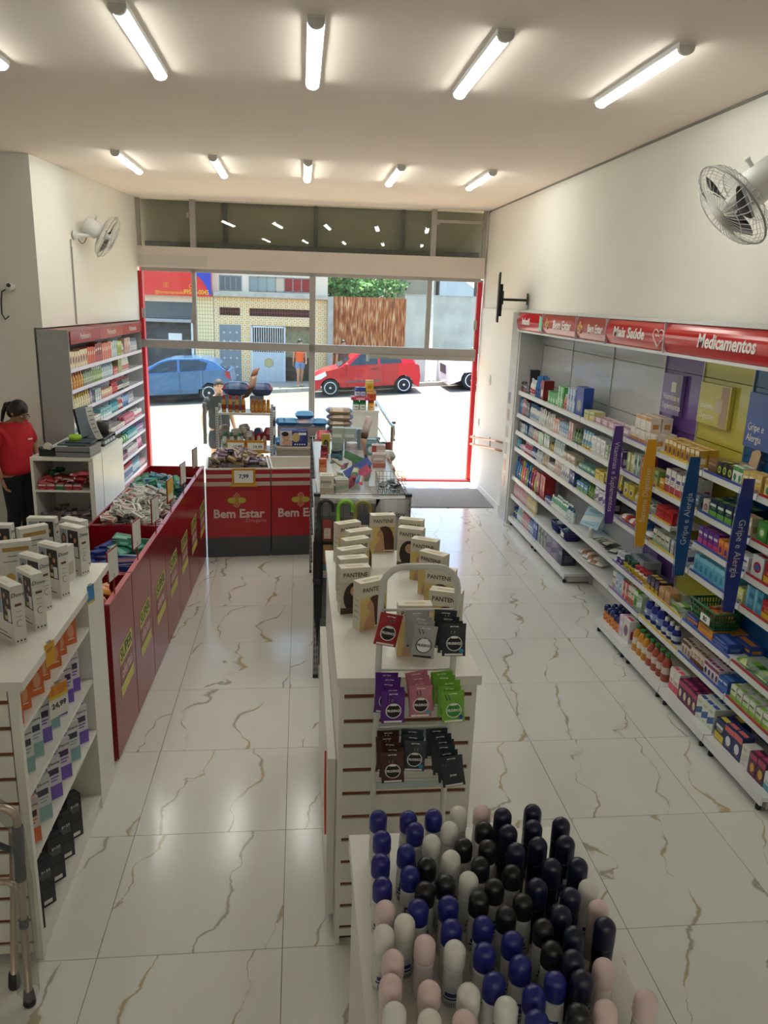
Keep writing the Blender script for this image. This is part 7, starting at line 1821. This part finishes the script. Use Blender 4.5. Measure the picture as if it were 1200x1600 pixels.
# ---- diapers on the low display behind the counters
lt = thing('low_display', 'low beige display block with diaper packs behind the red counters', 'display', (-.30, 9.75, 0))
MB().box(0, 0, 0, .66, .62, .93, mt('#a89a8c', .6, var=.03)).build('block', lt, bev=.006)
MB().box(-.01, -.012, .93, .67, .63, .955, mt('#b5a899', .6, var=.03)).build('top', lt)
BL = ('#2a6fb5','#5fa8dc','#1f4f94')
dpk = thing('diaper_pack', 'navy diaper pack with a baby picture on the low display', 'pack', (-.08, 9.88, .956))
q = MB(); o = link('bag', carton(.36,.14,.215,('#28357c','#3a4f9a','#c9ccd6'),4), dpk); o.modifiers.new('b','BEVEL').width = .02
q = MB(); y = -.0722; rect(q, -.175, .01, -.02, .205, y, mt('#cfc9cc', .5, var=.1)); ell(q, -.095, .13, .05, .055, y-.001, SKL); ell(q, -.105, .16, .045, .03, y-.0015, HAIRD); ell(q, -.08, .05, .065, .04, y-.001, SKL)
ell(q, .03, .12, .05, .06, y-.001, mt('#c9a86a', .5)); rect(q, .06, .15, .16, .18, y-.001, TXTW)
for k in range(5): ell(q, .02+.03*k, .03, .01, .01, y-.001, TXTW, 8)
q.build('print', dpk)
for i, (x, z, w_, a) in enumerate(((-.20,.955,.17,0),(-.08,1.16,.2,3),(.10,1.16,.27,-2),(.10,1.255,.25,2),(-.2,1.16,.16,5),(.30,1.16,.2,0))):
    o = link('pack', pillow(w_,.18,.10,BL if i != 2 else ('#8f9fc4','#c9b0b5','#5f94c4'),i % 2), None, (x-.04, 10.20 if i != 0 else 9.92, z+.005), R(a)); tag(o, ['small blue and white pack beside the navy diaper pack','bright blue pack over the navy diaper pack, bins side','pale striped pack lying over the navy diaper pack','bright blue pack uppermost over the navy diaper pack','bright blue pack at the wire rack side of the low display','bright blue pack behind the stacked rice-coloured bags'][i], 'pack', 'blue packs on the low display')
MB().box(-.15, -.10, 0, .48, .09, .20, mt('#9a8f88', .6)).build('riser', lt, (.16, .46, .955))
rp = tag(link('pack', pillow(.22,.16,.20,('#b3222c','#d95a5f','#e3d6d2'),0), None, (.30, 9.90, .955)), 'red diaper pack at the end of the low display', 'pack')
# white table with tins by the door, stacked bags
wt = thing('white_table', 'white cube table with milk tins near the door glass', 'table', (.72, 11.05, 0))
MB().box(0, 0, 0, .40, .45, 1.23, LAMI).build('block', wt); MB().box(-.01, -.01, 1.23, .41, .46, 1.26, LAMI).build('top', wt)
tins = [('jar',.10,.14,('#2f8f4a','#e3e6df','#1f6f3a'),.08,.10,0,'green tin, bins end of the lower row on the white table'),('jar',.10,.14,('#2f7f4a','#d9dfd6','#1f6f3a'),.18,.10,0,'green tin in the middle of the lower row on the white table'),('jar',.10,.14,('#dc9a2a','#e9c07a','#a8442a'),.30,.10,0,'amber tin at the door end of the white table'),
        ('jar',.09,.10,('#2a3a94','#c9ccd9','#4a3a9a'),.16,.22,.0,'navy tin with violet lid behind the green tins')]
for kd, w_, h_, pal, x, y, z, lb in tins: tag(link('jar', bottle(w_, w_, h_, pal, kd), None, (.72+x, 11.05+y, 1.26+z)), lb, 'tin', 'tins on the white table')
for w_, d_, h_, pal, x, y, z, lb in ((.26,.12,.05,('#c93a5a','#d96a7f','#e3d0d6'),.14,.10,.14,'flat pink carton over the green tins'),(.13,.10,.13,('#c9542a','#dfae6a','#b33a24'),.30,.10,.14,'orange carton over the amber tin'),(.11,.10,.15,('#d9b02a','#e3cf8f','#b5702a'),.27,.12,.27,'yellow carton at the very top of the tins')):
    tag(link('carton', carton(w_, d_, h_, pal, 1), None, (.72+x, 11.05+y, 1.26+z)), lb, 'box')
for x, z, lb in ((.10,.19,'navy tin on the flat pink carton'),(.18,.19,'violet lidded tin on the flat pink carton'),):
    tag(link('jar', bottle(.085,.085,.13,('#27348c','#c9ccd9','#3f4fa8'),'jar'), None, (.72+x, 11.15, 1.26+z)), lb, 'tin', 'navy tins on the pink carton')
st_ = thing('bag_stand', 'low white stand carrying the stacked bags behind the wire gondola', 'display', (.385, 10.2, 0)); MB().box(0,0,0,.47,.5,.98, LAMI).build('block', st_)
for k in range(5):
    tag(link('pack', pillow(.36,.24,.085,('#b59f8c','#d9cbb8','#3f5f9a'),0), None, (.52+.012*(k % 2), 10.36, .98+.082*k), R(3*(-1)**k)), f'{ORD[k]} beige bag from the bottom of the stack by the door glass', 'pack', 'stacked beige bags')
tag(link('pack', pillow(.30,.22,.09,('#c9ccd0','#5f8fc0','#3a5fa8'),0), None, (.73, 10.45, .985)), 'silver and blue pack lying beside the stacked beige bags', 'pack')

# ================================================================== long wire gondola behind the slatted one
wg = thing('wire_gondola', 'long grey wire-mesh gondola with slotted posts, umbrellas hung on its end', 'gondola')
wx0, wx1, wy0, wy1, wzt = .125, .785, 5.40, 7.75, 1.40
for x in (wx0, wx1):
    for y in (wy0, wy1):
        q = MB(); q.box(x-.02, y-.014, 0.0, x+.02, y+.014, 1.44, mt('#8f8f8e', .4, .4))
        for k in range(27):
            for dx in (-.008,.008): q.box(x+dx-.004, y-.0148, .06+.05*k, x+dx+.004, y-.0138, .085+.05*k, SLOT)
        q.box(x-.024, y-.02, 1.43, x+.024, y+.02, 1.45, BLACK); q.box(x-.02, y-.018, 0, x+.02, y+.018, .03, BLACK); q.build('post', wg)
q = MB()
for k in range(14): q.tube([(wx0+.02, wy0, .1+.098*k),(wx1-.02, wy0, .1+.098*k)], .0018, STEEL, 4)
for k in range(13): q.tube([(wx0+.04+.05*k, wy0, .08),(wx0+.04+.05*k, wy0, 1.40)], .0018, STEEL, 4)
q.build('end_mesh', wg)
MB().box(wx0+.02, wy0+.012, .10, wx1-.02, wy0+.018, 1.39, mt('#7c7a78', .5, .2, var=.05)).build('end_sheet', wg)
MB().box((wx0+wx1)/2-.01, wy0+.03, .05, (wx0+wx1)/2+.01, wy1-.03, 1.36, mt('#a8a7a4', .5, var=.03)).build('core_panel', wg)
for z in (.12, .42, .72, 1.02): MB().box(wx0+.0, wy0+.03, z-.02, wx1-.0, wy1-.03, z, SHELFM).build('shelf', wg)
MB().box(wx0, wy0+.01, wzt-.03, wx1, wy1, wzt, mt('#c9c9c6', .3, var=.03)).build('top_tray', wg)
q = MB()
for z in (wzt+.01, wzt+.045): q.tube([(wx0,wy0,z),(wx1,wy0,z),(wx1,wy1,z),(wx0,wy1,z)], .004, STEEL, 5, True)
q.build('guard_wire', wg)
# umbrellas
def umbrella(label, x, col, hcol, full):
    t = thing('umbrella', label, 'umbrella', (x, wy0-.045, 1.40))
    hd = [(.0,0,-.20),(.0,0,-.05)]+[(.052-.052*math.cos(PI*k/8), 0, -.045+.052*math.sin(PI*k/8)) for k in range(1,9)]+[(.104,0,-.075)]
    MB().tube(hd, .0135, mt(hcol, .35), 8).build('handle', t)
    q = MB(); q.lathe([(.004,-1.12),(.009,-1.02),(.03,-.80),(.036,-.5),(.030,-.28),(.014,-.19)], mt(col, .7, var=.1, scale=30), 12); 
    for k in range(6):
        a = 2*PI*k/6; q.tube([(.032*math.cos(a),.032*math.sin(a),-.30),(.037*math.cos(a+.5),.037*math.sin(a+.5),-.55),(.022*math.cos(a+1.2),.022*math.sin(a+1.2),-.9)], .004, mt(col, .7, var=.1, scale=30), 5)
    q.build('canopy', t)
    q = MB(); q.lathe([(.036,-.62),(.039,-.60),(.036,-.58)], BLACK, 12); q.build('strap', t)
umbrella('folded black umbrella with black crook hanging at the post of the wire gondola', .135, '#17181b', '#202226', True)
umbrella('folded green umbrella with lime crook hanging on the wire gondola end', .275, '#4f8f2a', '#7cc02e', True)
umbrella('folded teal umbrella with red rimmed crook behind the lime one', .255, '#2a7f8c', '#2f8fa8', True).__class__ if False else None
umbrella('folded olive umbrella with olive crook hanging on the wire gondola end', .395, '#6f6a34', '#8c8440', True)
bpy.data.objects['umbrella.002'].location.y += -.05; bpy.data.objects['umbrella.002'].location.z += .008
for i, (x, z, w_, h_, c, lb) in enumerate(((.20,1.10,.07,.16,'#a83f3a','reddish carded pack hanging under the black umbrella crook'),(.30,1.08,.07,.17,'#8f3a44','dark red carded pack hanging under the lime umbrella crook'),(.22,.93,.10,.14,'#b58a5a','tan carded pack hanging low on the wire gondola end'),(.34,.90,.09,.14,'#c98a6a','peach carded pack hanging low on the wire gondola end'),(.20,.80,.08,.12,'#3f7a8c','teal carded pack hanging low on the wire gondola end'),(.47,1.10,.08,.20,'#4a4f5a','dark carded pack hanging in the middle of the wire gondola end'))):
    t = thing('carded_pack', lb, 'pack', (x, wy0-.02, z))
    q = MB(); q.box(-w_/2, -.004, 0, w_/2, .0, h_, mt(c, .4, var=.15, scale=30)); q.box(-w_*.35, -.014, .02, w_*.35, -.004, h_*.6, mt('#cfc0b0', .3, var=.2, scale=40)); q.build('card', t)
bg = thing('grey_bag', 'clear grey bag with dark lettering hung at the doorway side of the wire gondola', 'bag', (.665, wy0-.05, 1.02))
o = link('bag', pillow(.24,.40,.09,('#a3a3a2','#b0b0ae','#8f8f8e'),0), bg); o.rotation_euler = (R(90), 0, 0); o.location = (0, .045, .2)
text('Gripy', .06, mt('#2a2c30', .5, var=0), (.02, -.05, .30), FRONT, bg, ex=.001)
# goods on the wire gondola's left side shelves
for li, z in enumerate((.12,.42,.72,1.02)):
    for r in range(7):
        y = wy0+.12+.10*r
        pal = [('#c9b8a4','#a8503a','#e0d6c8'),('#3f5f94','#c9d0d9','#2a3f6a'),('#4f8f5a','#d9dfd0','#2f5f3a'),('#b53a3a','#e0c9b8','#7a2424')][(li+r) % 4]
        tag(link('pack', pillow(.10,.16,.085,pal,r % 2), None, (wx0+.075, y, z), R(90)), f'{ORD[r]} pack from the umbrellas, {ORD[li]} shelf from the floor, bins side of the wire gondola', 'pack', 'packs on the wire gondola side')
# goods on the tray
def tray(kind, x, y, w_, d_, h_, pal, st, lb, a=0, z=wzt):
    me, nm, cat = product(kind, w_, d_, h_, pal, st); return tag(link(nm, me, None, (x, y, z), R(a)), lb, cat)
GY = ('#c4c0ba','#a8b0b5','#6f7f8c')
TR = [('box',.20,5.62,.10,.12,.14,('#cfc9b8','#a89a84','#8c8a84'),0,'cream carton at the umbrella end of the tray'),('box',.31,5.66,.10,.10,.10,('#b8b0a4','#8fa08c','#d9d6cc'),3,'grey beige carton next to the cream one on the tray'),
      ('box',.22,5.85,.12,.10,.09,('#d0cbc0','#b56f4a','#8f8a80'),2,'flat cream carton farther along the tray'),('box',.19,6.35,.06,.06,.11,('#c9683a','#dfa07a','#a84a24'),0,'small orange carton at the guard wire'),
      ('jar',.33,6.85,.11,.11,.09,('#2f5560','#4a7a84','#1f3a44'),0,'dark teal tub on the tray'),('jar',.47,6.95,.11,.11,.14,('#a8a0b0','#c9c4cc','#cfc6c4'),0,'tall grey tub on the tray'),('jar',.22,6.9,.07,.07,.12,('#8c2434','#b5505c','#5f1824'),0,'maroon jar on the tray'),
      ('box',.24,7.15,.075,.06,.18,('#b59f3a','#3a3a34','#5a5a3a'),4,'yellow framed carton standing on the tray'),('box',.36,7.30,.11,.09,.22,('#a9b5ad','#8fa09a','#dfe3df'),0,'grey green carton standing on the tray'),('box',.48,7.34,.11,.09,.21,('#b5bfb9','#8f9fa6','#dfe3df'),0,'pale grey carton standing on the tray'),('box',.60,7.36,.11,.09,.20,('#aab5b8','#7f94a0','#dfe3df'),2,'blue grey carton standing on the tray'),
      ('box',.66,7.10,.10,.10,.15,('#5f8a94','#8fb0b5','#dfe3e3'),1,'slate teal carton at the doorway side of the tray'),('box',.70,6.80,.12,.10,.15,('#c9b0aa','#a84a4a','#dfd2cc'),2,'dusty pink carton at the doorway side of the tray'),('box',.68,6.55,.11,.10,.12,('#c4b3ac','#b56a60','#dfd6d0'),0,'pale pink carton at the doorway side of the tray'),
      ('box',.46,6.20,.05,.20,.13,('#4a5f4a','#7f9a6a','#c9cfc0'),2,'leaning green carton in the middle of the tray')]
for kd, x, y, w_, d_, h_, pal, st, lb in TR: tray(kd, x, y, w_, d_, h_, pal, st, lb, RNG.uniform(-8, 8))
heap(12, .20, .48, 5.55, 6.25, wzt+.02, [pillow(.14,.05,.03,('#4f6f4a','#c9c4b0','#a83a4a'),0), pillow(.15,.06,.03,('#b0a898','#3f5f8c','#c93a5a'),1)], 'striped flat pack strewn on the wire gondola tray', 'pack', 'pack', 'flat packs strewn on the tray', .10, 30)
# crossed magazine-like leaflets
for i, (a, c) in enumerate(((-38,'#a83a5a'),(-30,'#2f4a94'),(24,'#3f6f4a'))):
    o = tag(MB().box(-.11,-.04,0,.11,.04,.006, mt(c, .4, var=.25, scale=14)).build('leaflet', None, (.44, 5.72+.08*i, wzt+.10+.05*i)), ['maroon leaflet leaning across the tray','navy leaflet leaning across the tray','green leaflet leaning across the tray'][i], 'leaflet')
    o.rotation_euler = (R(35), R(a), R(8))
dc = thing('tall_display_card', 'tall curved display card standing up from the wire gondola tray', 'display card', (.52, 6.0, wzt), R(-55))
q = MB(); n = 12; vs = []
for k in range(n+1):
    f = k/n; w_ = .034*math.sin(PI*min(1, f*1.6+.08))+.008 if f < .5 else .032
    vs += [(-w_, .03*math.sin(f*7), .52*f), (w_, .03*math.sin(f*7+.8), .52*f)]
for a, b, c in ((0,2,'#b5aca8'),(2,5,'#2f2b2c'),(5,8,'#c99a8a'),(8,9,'#5a3a30'),(9,12,'#d6c4c0')): q.add(vs, [(2*k,2*k+2,2*k+3,2*k+1) for k in range(a, b)], mt(c, .4), True)
o = q.build('card', dc); o.modifiers.new('s','SOLIDIFY').thickness = .003
# wire baskets with sundries towards the doorway
wb = thing('wire_basket', 'chromed wire basket with dark sundries at the doorway side of the tray', 'basket', (.68, 5.66, wzt))
q = MB()
for z in (.01,.05,.09,.13): q.tube([(-.10,-.13,z),(.10,-.13,z),(.10,.13,z),(-.10,.13,z)], .0025, STEEL, 5, True)
for k in range(8):
    q.tube([(-.1+.0286*k,-.13,.13),(-.1+.0286*k,-.13,.005),(-.1+.0286*k,.13,.005),(-.1+.0286*k,.13,.13)], .002, STEEL, 4)
for k in range(6):
    q.tube([(-.10,-.13+.052*k,.13),(-.10,-.13+.052*k,.005),(.10,-.13+.052*k,.005),(.10,-.13+.052*k,.13)], .002, STEEL, 4)
q.build('lattice', wb)
heap(12, .61, .75, 5.57, 5.75, wzt+.02, [carton(.06,.03,.02,('#2f3238','#8f9298','#5a5f66'),0), carton(.055,.03,.02,('#8f9aa0','#3a3f46','#c9ccd0'),2)], 'small dark carton in the chromed wire basket', 'box', 'carton', 'cartons in the wire basket', .06, 30)
for i in range(7):
    tag(MB().box(-.028,-.004,0,.028,.004,.012, mt('#cfc9c4', .3)).build('clip', None, (.56, 5.50+.045*i, wzt+.005), R(10)), f'{ORD[i]} white clip in the row along the middle of the tray, from the umbrella end', 'clip', 'row of white clips on the tray')
# red-brown cartons on the third red counter, crumpled bag
for i in range(3):
    tag(link('carton', carton(.22,.15,.06,('#a8604f','#c98a78','#8c4a3c'),0), None, (.62+.15*i, 8.66, 1.0), R(5)), f'{ORD[i]} flat reddish carton on the third red counter, from the wire gondola', 'box', 'flat reddish cartons on the counter')
tag(link('pack', pillow(.2,.2,.12,('#a3a89a','#b5b9ad','#8f948a'),0), None, (1.0, 8.78, 1.0)), 'crumpled grey green bag at the doorway corner of the red counter', 'bag')
for x, c, lb in ((1.13,'#5f9a9a','teal furled banner leaning by the entrance handrail'),(1.22,'#b35a4a','red furled banner leaning by the entrance handrail')):
    q = MB(); q.tube([(x, 9.9, 0.02),(x-.02, 10.05, .5),(x-.05, 10.1, .98)], .03, mt(c, .6, var=.1), 8, r_end=.045); tag(q.build('furled_banner'), lb, 'banner')

# ================================================================== folded walking frame wrapped in clear plastic
wf = thing('walking_frame', 'folded walking frame wrapped in clear plastic at the shampoo gondola end', 'walker')
AL = mt('#b9a797', .3, .6, var=.04)
fr_ = [(-1.078,2.63,.06),(-1.064,2.63,.55),(-1.052,2.63,.86)]
for k in range(1,7):
    a = PI*k/12; fr_.append((-1.112+.06*math.cos(a), 2.63, .86+.065*math.sin(a)))
fr_ += [(-1.25,2.64,.925),(-1.46,2.65,.925)]
MB().tube(fr_, .0145, AL, 10).build('front_leg', wf)
MB().tube([(-1.165,2.72,.06),(-1.12,2.70,.5),(-1.085,2.66,.80)], .0145, AL, 10).build('rear_leg', wf)
MB().tube([(-1.062,2.63,.60),(-1.053,2.63,.84)], .020, mt('#33363d', .7), 10).build('grip', wf)
MB().tube([(-1.06,2.63,.72),(-1.18,2.66,.76),(-1.46,2.67,.76)], .012, mt('#45484f', .5), 8).build('brace', wf)
MB().tube([(-1.066,2.63,.50),(-1.075,2.64,.555),(-1.12,2.65,.575),(-1.46,2.67,.575)], .013, AL, 8).build('crossbar', wf)
MB().tube([(-1.069,2.63,.38),(-1.067,2.63,.42)], .018, DARKGREY, 10).build('height_collar', wf)
for x, y in ((-1.079,2.63),(-1.167,2.72)): MB().lathe([(.024,.0),(.026,.01),(.019,.07)], BLACK, 12, c=(x, y, .001)).build('rubber_tip', wf)
q = MB(); pth = [Vector(p) for p in ((-1.078,2.63,.05),(-1.07,2.63,.3),(-1.062,2.63,.6),(-1.055,2.63,.86),(-1.13,2.63,.935),(-1.30,2.64,.935),(-1.47,2.65,.93))]
n = 10; rs = random.Random(5); vs = []
for i, p in enumerate(pth):
    for j in range(n):
        a = 2*PI*j/n; rr = .036*rs.uniform(.75,1.35)
        ax = Vector((math.cos(a), math.sin(a), 0)) if i < 3 else Vector((.5*math.cos(a), math.sin(a), .5*math.cos(a))) if i == 3 else Vector((0, math.cos(a), math.sin(a)))
        vs.append(p+ax*rr)
q.add(vs, [(i*n+j, i*n+(j+1) % n, (i+1)*n+(j+1) % n, (i+1)*n+j) for i in range(len(pth)-1) for j in range(n)], WRAP, False)
q.build('plastic_wrap', wf)
